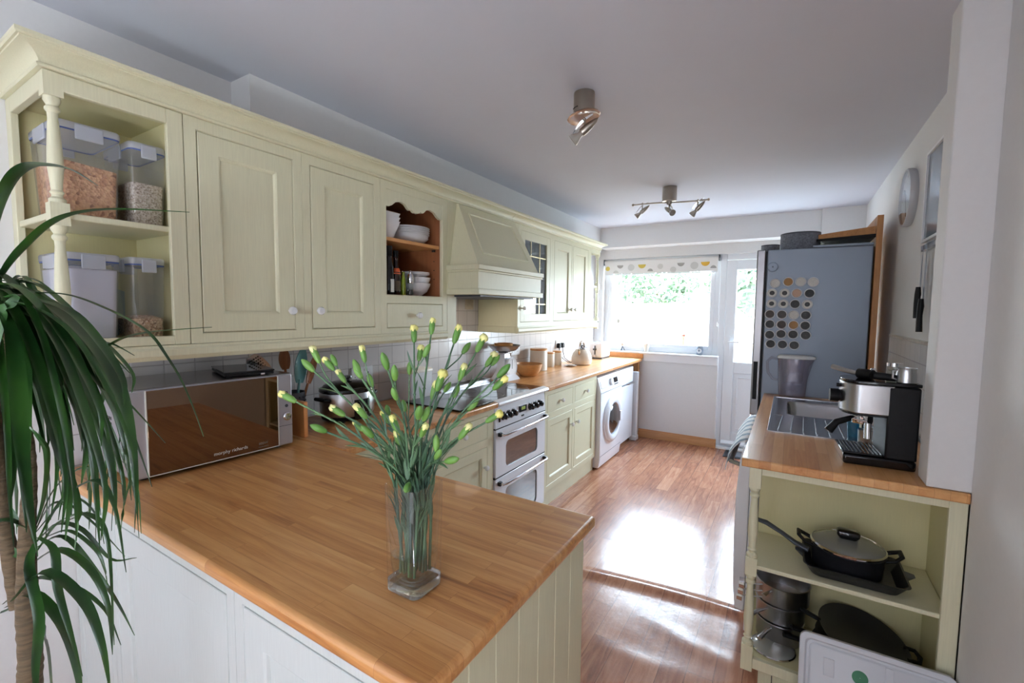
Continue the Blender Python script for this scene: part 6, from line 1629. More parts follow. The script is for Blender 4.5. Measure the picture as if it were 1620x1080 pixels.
#vase depth 0.8746470245821308 (655.7, 919.0) (655.1, 761.7)
CARNATIONS = [
 ([(-0.8445, 0.5301, 1.272, 1)], (-0.6290, 0.6214, 1.1200), (-0.5890, 0.6240, 0.943)),
 ([(-0.6905, 0.4867, 1.2428, 0)], (-0.6117, 0.6129, 1.1200), (-0.5906, 0.6350, 0.933)),
 ([(-0.777, 0.5272, 1.3422, 0), (-0.7727, 0.5418, 1.3593, 1)], (-0.6263, 0.6127, 1.1200), (-0.5876, 0.6520, 0.935)),
 ([(-0.825, 0.61, 1.3314, 1), (-0.7867, 0.6102, 1.309, 1), (-0.819, 0.6156, 1.3417, 0)], (-0.6353, 0.6288, 1.1200), (-0.5830, 0.6394, 0.932)),
 ([(-0.7826, 0.5991, 1.2386, 1), (-0.7459, 0.6194, 1.2086, 1)], (-0.6209, 0.6310, 1.1200), (-0.5968, 0.6409, 0.944)),
 ([(-0.7164, 0.5933, 1.3268, 0), (-0.6976, 0.5909, 1.3611, 1), (-0.7016, 0.6102, 1.3101, 0), (-0.7194, 0.5927, 1.3373, 0)], (-0.6138, 0.6296, 1.1200), (-0.6024, 0.6417, 0.936)),
 ([(-0.6094, 0.5637, 1.3583, 0), (-0.5924, 0.5696, 1.3383, 0), (-0.5959, 0.5727, 1.3004, 0)], (-0.6032, 0.6171, 1.1200), (-0.6115, 0.6283, 0.936)),
 ([(-0.6765, 0.5684, 1.2566, 1), (-0.6583, 0.565, 1.2242, 0)], (-0.6150, 0.6216, 1.1200), (-0.6014, 0.6244, 0.933)),
 ([(-0.7101, 0.6578, 1.2237, 1), (-0.7239, 0.676, 1.2357, 0)], (-0.6161, 0.6300, 1.1200), (-0.5944, 0.6183, 0.936)),
 ([(-0.6391, 0.6171, 1.2258, 1), (-0.6342, 0.6191, 1.1971, 1)], (-0.6123, 0.6330, 1.1200), (-0.5959, 0.6392, 0.941)),
 ([(-0.6931, 0.6928, 1.2452, 0), (-0.6743, 0.6901, 1.3279, 0)], (-0.6167, 0.6382, 1.1200), (-0.5949, 0.6124, 0.933)),
 ([(-0.6558, 0.6847, 1.3966, 2), (-0.6454, 0.6901, 1.358, 2), (-0.6172, 0.6792, 1.3687, 0)], (-0.6050, 0.6330, 1.1200), (-0.6115, 0.6380, 0.939)),
 ([(-0.6369, 0.7174, 1.4128, 1), (-0.6151, 0.741, 1.2868, 0)], (-0.6073, 0.6410, 1.1200), (-0.6083, 0.6332, 0.934)),
 ([(-0.5435, 0.5786, 1.272, 0), (-0.5444, 0.5966, 1.266, 0), (-0.5533, 0.5992, 1.2325, 1)], (-0.6009, 0.6205, 1.1200), (-0.5959, 0.6356, 0.938)),
 ([(-0.5563, 0.6467, 1.3137, 2), (-0.5712, 0.6485, 1.294, 1)], (-0.5964, 0.6318, 1.1200), (-0.6216, 0.6344, 0.933)),
 ([(-0.587, 0.7355, 1.3971, 1), (-0.5767, 0.7559, 1.3711, 0)], (-0.5986, 0.6413, 1.1200), (-0.6109, 0.6101, 0.943)),
 ([(-0.5281, 0.7364, 1.3805, 2), (-0.5437, 0.6983, 1.3266, 1), (-0.5573, 0.6986, 1.2905, 0)], (-0.6005, 0.6440, 1.1200), (-0.6115, 0.6317, 0.937)),
 ([(-0.5481, 0.8013, 1.3417, 2), (-0.5399, 0.8109, 1.3432, 0)], (-0.5975, 0.6528, 1.1200), (-0.6118, 0.6080, 0.938)),
 ([(-0.4465, 0.6977, 1.3398, 0), (-0.4488, 0.6853, 1.3163, 1)], (-0.5858, 0.6429, 1.1200), (-0.6068, 0.6180, 0.940)),
 ([(-0.5123, 0.6934, 1.2699, 0)], (-0.5971, 0.6360, 1.1200), (-0.6082, 0.6141, 0.942)),
 ([(-0.474, 0.7016, 1.2472, 2), (-0.5181, 0.6718, 1.2187, 1)], (-0.5889, 0.6390, 1.1200), (-0.6156, 0.6117, 0.936)),
 ([(-0.5104, 0.6265, 1.1809, 0), (-0.5356, 0.6189, 1.1883, 0), (-0.5442, 0.6251, 1.2053, 0)], (-0.5933, 0.6271, 1.1200), (-0.6019, 0.6280, 0.940)),
 ([(-0.5731, 0.5804, 1.1327, 0)], (-0.6004, 0.6211, 1.1200), (-0.6139, 0.6257, 0.938)),
]
UPPER_LEAVES = [
 ([(-1.304, 0.217, 1.526), (-1.273, 0.232, 1.626), (-1.243, 0.244, 1.679), (-1.206, 0.257, 1.702), (-1.164, 0.271, 1.704), (-1.111, 0.291, 1.695), (-1.053, 0.312, 1.664)], 0.0132),
 ([(-1.296, 0.217, 1.466), (-1.253, 0.232, 1.519), (-1.206, 0.249, 1.559), (-1.149, 0.271, 1.598), (-1.089, 0.294, 1.616), (-1.01, 0.327, 1.621), (-0.89, 0.384, 1.615)], 0.0096),
 ([(-1.281, 0.226, 1.466), (-1.211, 0.263, 1.475), (-1.151, 0.291, 1.471), (-1.091, 0.319, 1.45), (-1.031, 0.345, 1.422), (-0.992, 0.359, 1.397), (-0.961, 0.367, 1.364), (-0.929, 0.376, 1.322), (-0.9, 0.382, 1.273), (-0.874, 0.386, 1.224)], 0.0048),
 ([(-1.292, 0.221, 1.484), (-1.216, 0.247, 1.476), (-1.135, 0.273, 1.436), (-1.061, 0.294, 1.383), (-1.003, 0.305, 1.324), (-0.959, 0.306, 1.257), (-0.923, 0.301, 1.177), (-0.894, 0.293, 1.104)], 0.0156),
 ([(-1.281, 0.226, 1.466), (-1.21, 0.253, 1.445), (-1.144, 0.274, 1.397), (-1.088, 0.286, 1.319), (-1.037, 0.294, 1.231), (-0.999, 0.295, 1.147), (-0.974, 0.289, 1.076)], 0.0132),
 ([(-1.227, 0.295, 1.33), (-1.154, 0.324, 1.358), (-1.088, 0.348, 1.39), (-1.028, 0.367, 1.403), (-0.964, 0.388, 1.41), (-0.892, 0.414, 1.416)], 0.0060),
 ([(-1.196, 0.316, 1.356), (-1.156, 0.325, 1.379), (-1.114, 0.334, 1.38), (-1.076, 0.339, 1.373), (-1.034, 0.346, 1.361)], 0.0036),
 ([(-1.256, 0.218, 1.466), (-1.21, 0.236, 1.431), (-1.172, 0.245, 1.363), (-1.139, 0.25, 1.272), (-1.106, 0.255, 1.184), (-1.067, 0.264, 1.096), (-1.059, 0.256, 1.021)], 0.0156),
 ([(-1.201, 0.204, 1.454), (-1.163, 0.214, 1.41), (-1.138, 0.213, 1.323), (-1.115, 0.209, 1.217), (-1.086, 0.208, 1.112), (-1.058, 0.21, 1.031)], 0.0132),
 ([(-1.341, 0.237, 1.473), (-1.28, 0.264, 1.467), (-1.224, 0.286, 1.437), (-1.174, 0.302, 1.383), (-1.128, 0.314, 1.312), (-1.074, 0.334, 1.266), (-1.034, 0.342, 1.197), (-0.995, 0.35, 1.118)], 0.0072),
 ([(-1.31, 0.231, 1.454), (-1.222, 0.262, 1.407), (-1.146, 0.284, 1.326), (-1.089, 0.291, 1.224), (-1.054, 0.286, 1.127), (-1.021, 0.279, 1.022)], 0.0108),
 ([(-1.24, 0.291, 1.38), (-1.172, 0.319, 1.345), (-1.114, 0.338, 1.291), (-1.063, 0.354, 1.251), (-1.0, 0.376, 1.194)], 0.0036),
 ([(-1.341, 0.238, 1.486), (-1.252, 0.28, 1.468), (-1.172, 0.313, 1.419), (-1.11, 0.335, 1.36), (-1.065, 0.348, 1.325)], 0.0048),
 ([(-1.358, 0.233, 1.462), (-1.314, 0.269, 1.463), (-1.255, 0.309, 1.405), (-1.2, 0.344, 1.305), (-1.165, 0.366, 1.204), (-1.17, 0.366, 1.128)], 0.0115),
 ([(-1.236, 0.194, 1.478), (-1.244, 0.197, 1.454), (-1.25, 0.199, 1.405), (-1.253, 0.198, 1.281), (-1.258, 0.195, 1.155), (-1.255, 0.199, 1.059)], 0.0100),
 ([(-1.287, 0.206, 1.5), (-1.255, 0.225, 1.507), (-1.215, 0.245, 1.456), (-1.177, 0.262, 1.381), (-1.151, 0.271, 1.307), (-1.147, 0.268, 1.253)], 0.0119),
 ([(-1.269, 0.221, 1.456), (-1.27, 0.239, 1.432), (-1.264, 0.258, 1.386), (-1.256, 0.273, 1.264), (-1.257, 0.283, 1.138), (-1.262, 0.291, 1.041)], 0.0108),
 ([(-1.318, 0.219, 1.486), (-1.337, 0.232, 1.464), (-1.352, 0.247, 1.444), (-1.366, 0.259, 1.369), (-1.384, 0.267, 1.29), (-1.415, 0.269, 1.228)], 0.0119),
 ([(-1.341, 0.205, 1.487), (-1.301, 0.246, 1.487), (-1.245, 0.292, 1.427), (-1.191, 0.333, 1.32), (-1.159, 0.361, 1.21), (-1.169, 0.365, 1.126)], 0.0071),
 ([(-1.292, 0.202, 1.477), (-1.254, 0.244, 1.484), (-1.198, 0.29, 1.406), (-1.144, 0.33, 1.28), (-1.111, 0.357, 1.149), (-1.135, 0.352, 1.049)], 0.0063),
 ([(-1.365, 0.241, 1.471), (-1.347, 0.24, 1.476), (-1.325, 0.235, 1.396), (-1.3, 0.227, 1.274), (-1.277, 0.219, 1.155), (-1.259, 0.211, 1.071)], 0.0071),
 ([(-1.267, 0.246, 1.445), (-1.241, 0.242, 1.427), (-1.213, 0.236, 1.371), (-1.183, 0.227, 1.25), (-1.153, 0.217, 1.135), (-1.123, 0.211, 1.055)], 0.0131),
 ([(-1.236, 0.2, 1.482), (-1.179, 0.225, 1.486), (-1.111, 0.251, 1.432), (-1.048, 0.272, 1.351), (-1.002, 0.283, 1.272), (-0.985, 0.278, 1.215)], 0.0099),
 ([(-1.44, 0.242, 1.471), (-1.407, 0.286, 1.471), (-1.355, 0.336, 1.407), (-1.305, 0.381, 1.294), (-1.277, 0.412, 1.177), (-1.306, 0.41, 1.085)], 0.0117),
 ([(-1.474, 0.241, 1.493), (-1.421, 0.27, 1.472), (-1.356, 0.302, 1.396), (-1.294, 0.325, 1.234), (-1.249, 0.338, 1.073), (-1.238, 0.333, 0.955)], 0.0057),
 ([(-1.453, 0.222, 1.43), (-1.417, 0.228, 1.419), (-1.377, 0.234, 1.362), (-1.336, 0.235, 1.251), (-1.302, 0.233, 1.142), (-1.284, 0.223, 1.065)], 0.0109),
 ([(-1.303, 0.203, 1.485), (-1.239, 0.218, 1.462), (-1.167, 0.235, 1.405), (-1.099, 0.244, 1.278), (-1.043, 0.245, 1.157), (-1.018, 0.231, 1.075)], 0.0071),
 ([(-1.237, 0.213, 1.496), (-1.268, 0.221, 1.491), (-1.296, 0.227, 1.44), (-1.322, 0.23, 1.34), (-1.349, 0.232, 1.234), (-1.368, 0.24, 1.152)], 0.0103),
 ([(-1.426, 0.259, 1.461), (-1.4, 0.251, 1.448), (-1.375, 0.242, 1.425), (-1.348, 0.232, 1.367), (-1.319, 0.223, 1.311), (-1.278, 0.223, 1.273)], 0.0101),
 ([(-1.344, 0.232, 1.449), (-1.349, 0.242, 1.436), (-1.348, 0.251, 1.36), (-1.345, 0.255, 1.208), (-1.346, 0.256, 1.052), (-1.347, 0.26, 0.933)], 0.0107),
 ([(-1.406, 0.261, 1.435), (-1.422, 0.271, 1.423), (-1.433, 0.28, 1.359), (-1.442, 0.285, 1.23), (-1.454, 0.288, 1.097), (-1.466, 0.294, 0.994)], 0.0096),
 ([(-1.359, 0.244, 1.476), (-1.347, 0.264, 1.454), (-1.327, 0.286, 1.402), (-1.306, 0.302, 1.275), (-1.295, 0.313, 1.145), (-1.296, 0.318, 1.045)], 0.0081),
 ([(-1.38, 0.254, 1.461), (-1.365, 0.265, 1.47), (-1.342, 0.273, 1.376), (-1.319, 0.277, 1.234), (-1.301, 0.277, 1.092), (-1.295, 0.274, 0.987)], 0.0067),
 ([(-1.186, 0.216, 1.466), (-1.144, 0.229, 1.464), (-1.095, 0.24, 1.391), (-1.047, 0.246, 1.268), (-1.009, 0.247, 1.149), (-0.986, 0.241, 1.065)], 0.0062),
 ([(-1.344, 0.257, 1.455), (-1.353, 0.27, 1.456), (-1.354, 0.28, 1.367), (-1.354, 0.286, 1.216), (-1.358, 0.289, 1.06), (-1.375, 0.287, 0.941)], 0.0125),
 ([(-1.302, 0.249, 1.475), (-1.295, 0.265, 1.459), (-1.281, 0.284, 1.42), (-1.266, 0.298, 1.324), (-1.26, 0.307, 1.225), (-1.262, 0.313, 1.15)], 0.0128),
 ([(-1.325, 0.218, 1.49), (-1.291, 0.231, 1.479), (-1.25, 0.246, 1.436), (-1.211, 0.255, 1.346), (-1.181, 0.259, 1.257), (-1.168, 0.254, 1.193)], 0.0119),
 ([(-1.175, 0.23, 1.469), (-1.177, 0.22, 1.451), (-1.181, 0.209, 1.437), (-1.182, 0.196, 1.385), (-1.178, 0.187, 1.333), (-1.164, 0.185, 1.297)], 0.0115),
 ([(-1.295, 0.2, 1.491), (-1.278, 0.219, 1.49), (-1.253, 0.24, 1.451), (-1.229, 0.258, 1.38), (-1.215, 0.27, 1.309), (-1.232, 0.264, 1.255)], 0.0086),
 ([(-1.24, 0.222, 1.455), (-1.172, 0.24, 1.446), (-1.095, 0.259, 1.381), (-1.022, 0.271, 1.261), (-0.964, 0.274, 1.148), (-0.941, 0.259, 1.071)], 0.0088),
 ([(-1.322, 0.243, 1.491), (-1.312, 0.245, 1.475), (-1.3, 0.246, 1.433), (-1.286, 0.243, 1.337), (-1.274, 0.239, 1.241), (-1.26, 0.239, 1.172)], 0.0115),
 ([(-1.29, 0.249, 1.497), (-1.239, 0.275, 1.487), (-1.177, 0.304, 1.422), (-1.117, 0.326, 1.297), (-1.075, 0.338, 1.172), (-1.056, 0.338, 1.082)], 0.0096),
 ([(-1.224, 0.232, 1.445), (-1.19, 0.262, 1.429), (-1.146, 0.296, 1.395), (-1.103, 0.324, 1.308), (-1.076, 0.343, 1.219), (-1.075, 0.348, 1.152)], 0.0108),
 ([(-1.43, 0.229, 1.435), (-1.39, 0.274, 1.431), (-1.329, 0.325, 1.349), (-1.271, 0.37, 1.2), (-1.236, 0.399, 1.046), (-1.24, 0.408, 0.926)], 0.0077),
 ([(-1.232, 0.192, 1.469), (-1.222, 0.215, 1.452), (-1.202, 0.241, 1.396), (-1.181, 0.261, 1.269), (-1.171, 0.274, 1.137), (-1.196, 0.268, 1.035)], 0.0063),
 ([(-1.403, 0.233, 1.445), (-1.431, 0.239, 1.422), (-1.458, 0.246, 1.403), (-1.483, 0.25, 1.331), (-1.51, 0.253, 1.257), (-1.533, 0.26, 1.199)], 0.0089),
 ([(-1.359, 0.265, 1.5), (-1.386, 0.267, 1.487), (-1.412, 0.267, 1.427), (-1.434, 0.263, 1.301), (-1.456, 0.259, 1.17), (-1.474, 0.26, 1.07)], 0.0095),
 ([(-1.441, 0.239, 1.477), (-1.392, 0.273, 1.454), (-1.33, 0.312, 1.388), (-1.27, 0.342, 1.236), (-1.229, 0.361, 1.082), (-1.229, 0.357, 0.967)], 0.0065),
 ([(-1.333, 0.234, 1.466), (-1.308, 0.253, 1.456), (-1.276, 0.276, 1.429), (-1.246, 0.295, 1.364), (-1.226, 0.307, 1.298), (-1.222, 0.311, 1.249)], 0.0089),
 ([(-1.431, 0.262, 1.503), (-1.384, 0.273, 1.495), (-1.331, 0.284, 1.433), (-1.279, 0.29, 1.32), (-1.236, 0.29, 1.211), (-1.212, 0.281, 1.135)], 0.0084),
 ([(-1.337, 0.25, 1.437), (-1.34, 0.263, 1.415), (-1.337, 0.279, 1.385), (-1.334, 0.291, 1.296), (-1.336, 0.298, 1.205), (-1.361, 0.294, 1.135)], 0.0050),
 ([(-1.387, 0.224, 1.487), (-1.322, 0.247, 1.491), (-1.247, 0.271, 1.431), (-1.177, 0.289, 1.34), (-1.124, 0.297, 1.251), (-1.095, 0.292, 1.189)], 0.0091),
 ([(-1.327, 0.217, 1.488), (-1.279, 0.232, 1.479), (-1.225, 0.249, 1.426), (-1.173, 0.259, 1.324), (-1.132, 0.263, 1.225), (-1.119, 0.252, 1.154)], 0.0101),
 ([(-1.249, 0.224, 1.464), (-1.233, 0.256, 1.445), (-1.205, 0.293, 1.4), (-1.177, 0.324, 1.287), (-1.164, 0.345, 1.17), (-1.176, 0.354, 1.078)], 0.0075),
 ([(-1.244, 0.205, 1.436), (-1.222, 0.207, 1.432), (-1.197, 0.207, 1.362), (-1.17, 0.204, 1.24), (-1.146, 0.198, 1.121), (-1.124, 0.195, 1.036)], 0.0056),
 ([(-1.356, 0.256, 1.473), (-1.331, 0.283, 1.48), (-1.295, 0.313, 1.43), (-1.261, 0.339, 1.354), (-1.241, 0.357, 1.277), (-1.258, 0.354, 1.218)], 0.0125),
 ([(-1.346, 0.264, 1.497), (-1.307, 0.269, 1.496), (-1.262, 0.272, 1.412), (-1.217, 0.271, 1.276), (-1.178, 0.266, 1.144), (-1.161, 0.25, 1.052)], 0.0051),
 ([(-1.248, 0.219, 1.465), (-1.251, 0.241, 1.448), (-1.246, 0.266, 1.422), (-1.242, 0.287, 1.346), (-1.246, 0.302, 1.266), (-1.258, 0.314, 1.204)], 0.0056),
 ([(-1.353, 0.208, 1.433), (-1.332, 0.227, 1.424), (-1.302, 0.248, 1.36), (-1.273, 0.263, 1.238), (-1.255, 0.272, 1.113), (-1.26, 0.269, 1.02)], 0.0049),
 ([(-1.29, 0.234, 1.441), (-1.294, 0.234, 1.439), (-1.296, 0.232, 1.388), (-1.297, 0.227, 1.299), (-1.297, 0.223, 1.209), (-1.304, 0.216, 1.143)], 0.0049),
 ([(-1.276, 0.243, 1.445), (-1.278, 0.268, 1.431), (-1.269, 0.295, 1.365), (-1.26, 0.317, 1.226), (-1.26, 0.332, 1.08), (-1.284, 0.335, 0.965)], 0.0116),
 ([(-1.322, 0.214, 1.436), (-1.291, 0.243, 1.412), (-1.25, 0.277, 1.365), (-1.209, 0.305, 1.244), (-1.184, 0.322, 1.119), (-1.183, 0.328, 1.025)], 0.0113),
 ([(-1.303, 0.242, 1.474), (-1.281, 0.266, 1.481), (-1.248, 0.292, 1.434), (-1.218, 0.314, 1.365), (-1.2, 0.329, 1.295), (-1.211, 0.327, 1.242)], 0.0100),
 ([(-1.368, 0.22, 1.433), (-1.362, 0.251, 1.42), (-1.343, 0.288, 1.381), (-1.325, 0.32, 1.292), (-1.32, 0.343, 1.198), (-1.351, 0.347, 1.124)], 0.0102),
 ([(-1.379, 0.251, 1.447), (-1.298, 0.279, 1.444), (-1.207, 0.312, 1.418), (-1.124, 0.338, 1.37), (-1.062, 0.351, 1.323), (-1.039, 0.341, 1.291)], 0.0064),
 ([(-1.344, 0.227, 1.496), (-1.368, 0.238, 1.472), (-1.388, 0.249, 1.405), (-1.404, 0.254, 1.244), (-1.423, 0.256, 1.075), (-1.449, 0.257, 0.942)], 0.0102),
 ([(-1.423, 0.268, 1.502), (-1.378, 0.282, 1.507), (-1.323, 0.293, 1.414), (-1.27, 0.299, 1.27), (-1.228, 0.299, 1.129), (-1.206, 0.289, 1.03)], 0.0090),
 ([(-1.35, 0.243, 1.5), (-1.309, 0.278, 1.495), (-1.254, 0.318, 1.439), (-1.201, 0.351, 1.332), (-1.168, 0.374, 1.223), (-1.179, 0.37, 1.141)], 0.0095),
 ([(-1.222, 0.2, 1.45), (-1.204, 0.208, 1.453), (-1.183, 0.215, 1.421), (-1.162, 0.22, 1.371), (-1.146, 0.223, 1.322), (-1.134, 0.224, 1.286)], 0.0123),
 ([(-1.422, 0.264, 1.504), (-1.397, 0.306, 1.502), (-1.353, 0.352, 1.407), (-1.309, 0.392, 1.235), (-1.285, 0.419, 1.055), (-1.306, 0.421, 0.915)], 0.0069),
 ([(-1.413, 0.245, 1.433), (-1.381, 0.272, 1.415), (-1.339, 0.303, 1.375), (-1.299, 0.328, 1.275), (-1.274, 0.344, 1.174), (-1.289, 0.338, 1.098)], 0.0086),
 ([(-1.4, 0.227, 1.501), (-1.375, 0.248, 1.493), (-1.342, 0.272, 1.45), (-1.309, 0.291, 1.362), (-1.289, 0.303, 1.273), (-1.298, 0.298, 1.206)], 0.0083),
 ([(-1.241, 0.231, 1.464), (-1.211, 0.266, 1.465), (-1.166, 0.304, 1.384), (-1.122, 0.337, 1.246), (-1.095, 0.359, 1.103), (-1.098, 0.365, 0.994)], 0.0101),
 ([(-1.378, 0.232, 1.484), (-1.324, 0.253, 1.466), (-1.26, 0.277, 1.415), (-1.2, 0.294, 1.301), (-1.154, 0.303, 1.189), (-1.144, 0.291, 1.109)], 0.0130),
 ([(-1.279, 0.245, 1.439), (-1.298, 0.237, 1.427), (-1.32, 0.226, 1.408), (-1.339, 0.215, 1.356), (-1.353, 0.207, 1.304), (-1.365, 0.2, 1.266)], 0.0054),
 ([(-1.355, 0.211, 1.453), (-1.339, 0.236, 1.454), (-1.311, 0.262, 1.383), (-1.284, 0.284, 1.264), (-1.269, 0.298, 1.141), (-1.285, 0.295, 1.046)], 0.0118),
 ([(-1.285, 0.201, 1.492), (-1.257, 0.236, 1.484), (-1.215, 0.275, 1.424), (-1.174, 0.308, 1.303), (-1.15, 0.331, 1.177), (-1.171, 0.329, 1.081)], 0.0079),
 ([(-1.43, 0.256, 1.428), (-1.396, 0.258, 1.418), (-1.358, 0.259, 1.368), (-1.319, 0.256, 1.269), (-1.285, 0.25, 1.173), (-1.261, 0.241, 1.106)], 0.0122),
 ([(-1.308, 0.205, 1.495), (-1.256, 0.223, 1.476), (-1.197, 0.243, 1.431), (-1.141, 0.256, 1.326), (-1.097, 0.262, 1.223), (-1.087, 0.25, 1.15)], 0.0104),
 ([(-1.264, 0.197, 1.479), (-1.214, 0.223, 1.476), (-1.153, 0.251, 1.411), (-1.096, 0.272, 1.297), (-1.054, 0.284, 1.184), (-1.039, 0.282, 1.102)], 0.0058),
 ([(-1.299, 0.237, 1.461), (-1.241, 0.264, 1.44), (-1.173, 0.294, 1.382), (-1.107, 0.316, 1.25), (-1.06, 0.328, 1.12), (-1.051, 0.318, 1.026)], 0.0082),
 ([(-1.262, 0.242, 1.438), (-1.245, 0.239, 1.433), (-1.227, 0.233, 1.392), (-1.208, 0.225, 1.317), (-1.188, 0.218, 1.243), (-1.17, 0.211, 1.192)], 0.0095),
 ([(-1.377, 0.257, 1.464), (-1.305, 0.277, 1.445), (-1.226, 0.3, 1.401), (-1.151, 0.316, 1.297), (-1.092, 0.321, 1.198), (-1.068, 0.308, 1.13)], 0.0091),
 ([(-1.21, 0.212, 1.461), (-1.136, 0.238, 1.449), (-1.053, 0.266, 1.404), (-0.975, 0.287, 1.31), (-0.917, 0.296, 1.22), (-0.888, 0.29, 1.159)], 0.0055),
 ([(-1.377, 0.252, 1.436), (-1.37, 0.244, 1.424), (-1.362, 0.232, 1.373), (-1.35, 0.219, 1.269), (-1.336, 0.207, 1.168), (-1.322, 0.198, 1.097)], 0.0112),
 ([(-1.375, 0.239, 1.447), (-1.374, 0.252, 1.432), (-1.368, 0.267, 1.393), (-1.361, 0.277, 1.301), (-1.36, 0.284, 1.206), (-1.371, 0.285, 1.134)], 0.0108),
 ([(-1.381, 0.266, 1.475), (-1.37, 0.297, 1.451), (-1.347, 0.332, 1.398), (-1.323, 0.362, 1.262), (-1.314, 0.382, 1.121), (-1.325, 0.392, 1.011)], 0.0102),
 ([(-1.233, 0.215, 1.451), (-1.186, 0.238, 1.436), (-1.131, 0.266, 1.402), (-1.078, 0.287, 1.32), (-1.04, 0.299, 1.238), (-1.022, 0.302, 1.179)], 0.0062),
 ([(-1.301, 0.21, 1.471), (-1.307, 0.223, 1.477), (-1.305, 0.233, 1.384), (-1.301, 0.239, 1.235), (-1.303, 0.242, 1.081), (-1.314, 0.243, 0.963)], 0.0063),
 ([(-1.256, 0.195, 1.468), (-1.206, 0.214, 1.472), (-1.147, 0.232, 1.391), (-1.09, 0.245, 1.264), (-1.047, 0.25, 1.141), (-1.035, 0.239, 1.053)], 0.0108),
 ([(-1.394, 0.249, 1.489), (-1.416, 0.254, 1.488), (-1.435, 0.256, 1.433), (-1.453, 0.256, 1.335), (-1.47, 0.256, 1.233), (-1.488, 0.258, 1.156)], 0.0088),
 ([(-1.472, 0.239, 1.436), (-1.383, 0.271, 1.427), (-1.284, 0.308, 1.389), (-1.193, 0.337, 1.312), (-1.124, 0.352, 1.237), (-1.105, 0.339, 1.184)], 0.0128),
 ([(-1.439, 0.27, 1.478), (-1.387, 0.277, 1.464), (-1.33, 0.285, 1.407), (-1.274, 0.287, 1.293), (-1.226, 0.284, 1.184), (-1.201, 0.27, 1.109)], 0.0088),
 ([(-1.246, 0.209, 1.445), (-1.235, 0.237, 1.444), (-1.21, 0.269, 1.383), (-1.187, 0.296, 1.277), (-1.176, 0.314, 1.165), (-1.201, 0.314, 1.078)], 0.0091),
 ([(-1.391, 0.248, 1.429), (-1.411, 0.257, 1.438), (-1.425, 0.263, 1.365), (-1.437, 0.267, 1.258), (-1.452, 0.269, 1.147), (-1.464, 0.275, 1.061)], 0.0117),
 ([(-1.354, 0.212, 1.483), (-1.333, 0.244, 1.46), (-1.3, 0.283, 1.44), (-1.268, 0.317, 1.364), (-1.252, 0.341, 1.284), (-1.269, 0.346, 1.222)], 0.0074),
 ([(-1.233, 0.23, 1.472), (-1.169, 0.253, 1.459), (-1.098, 0.279, 1.437), (-1.032, 0.3, 1.379), (-0.982, 0.31, 1.323), (-0.962, 0.304, 1.283)], 0.0118),
]
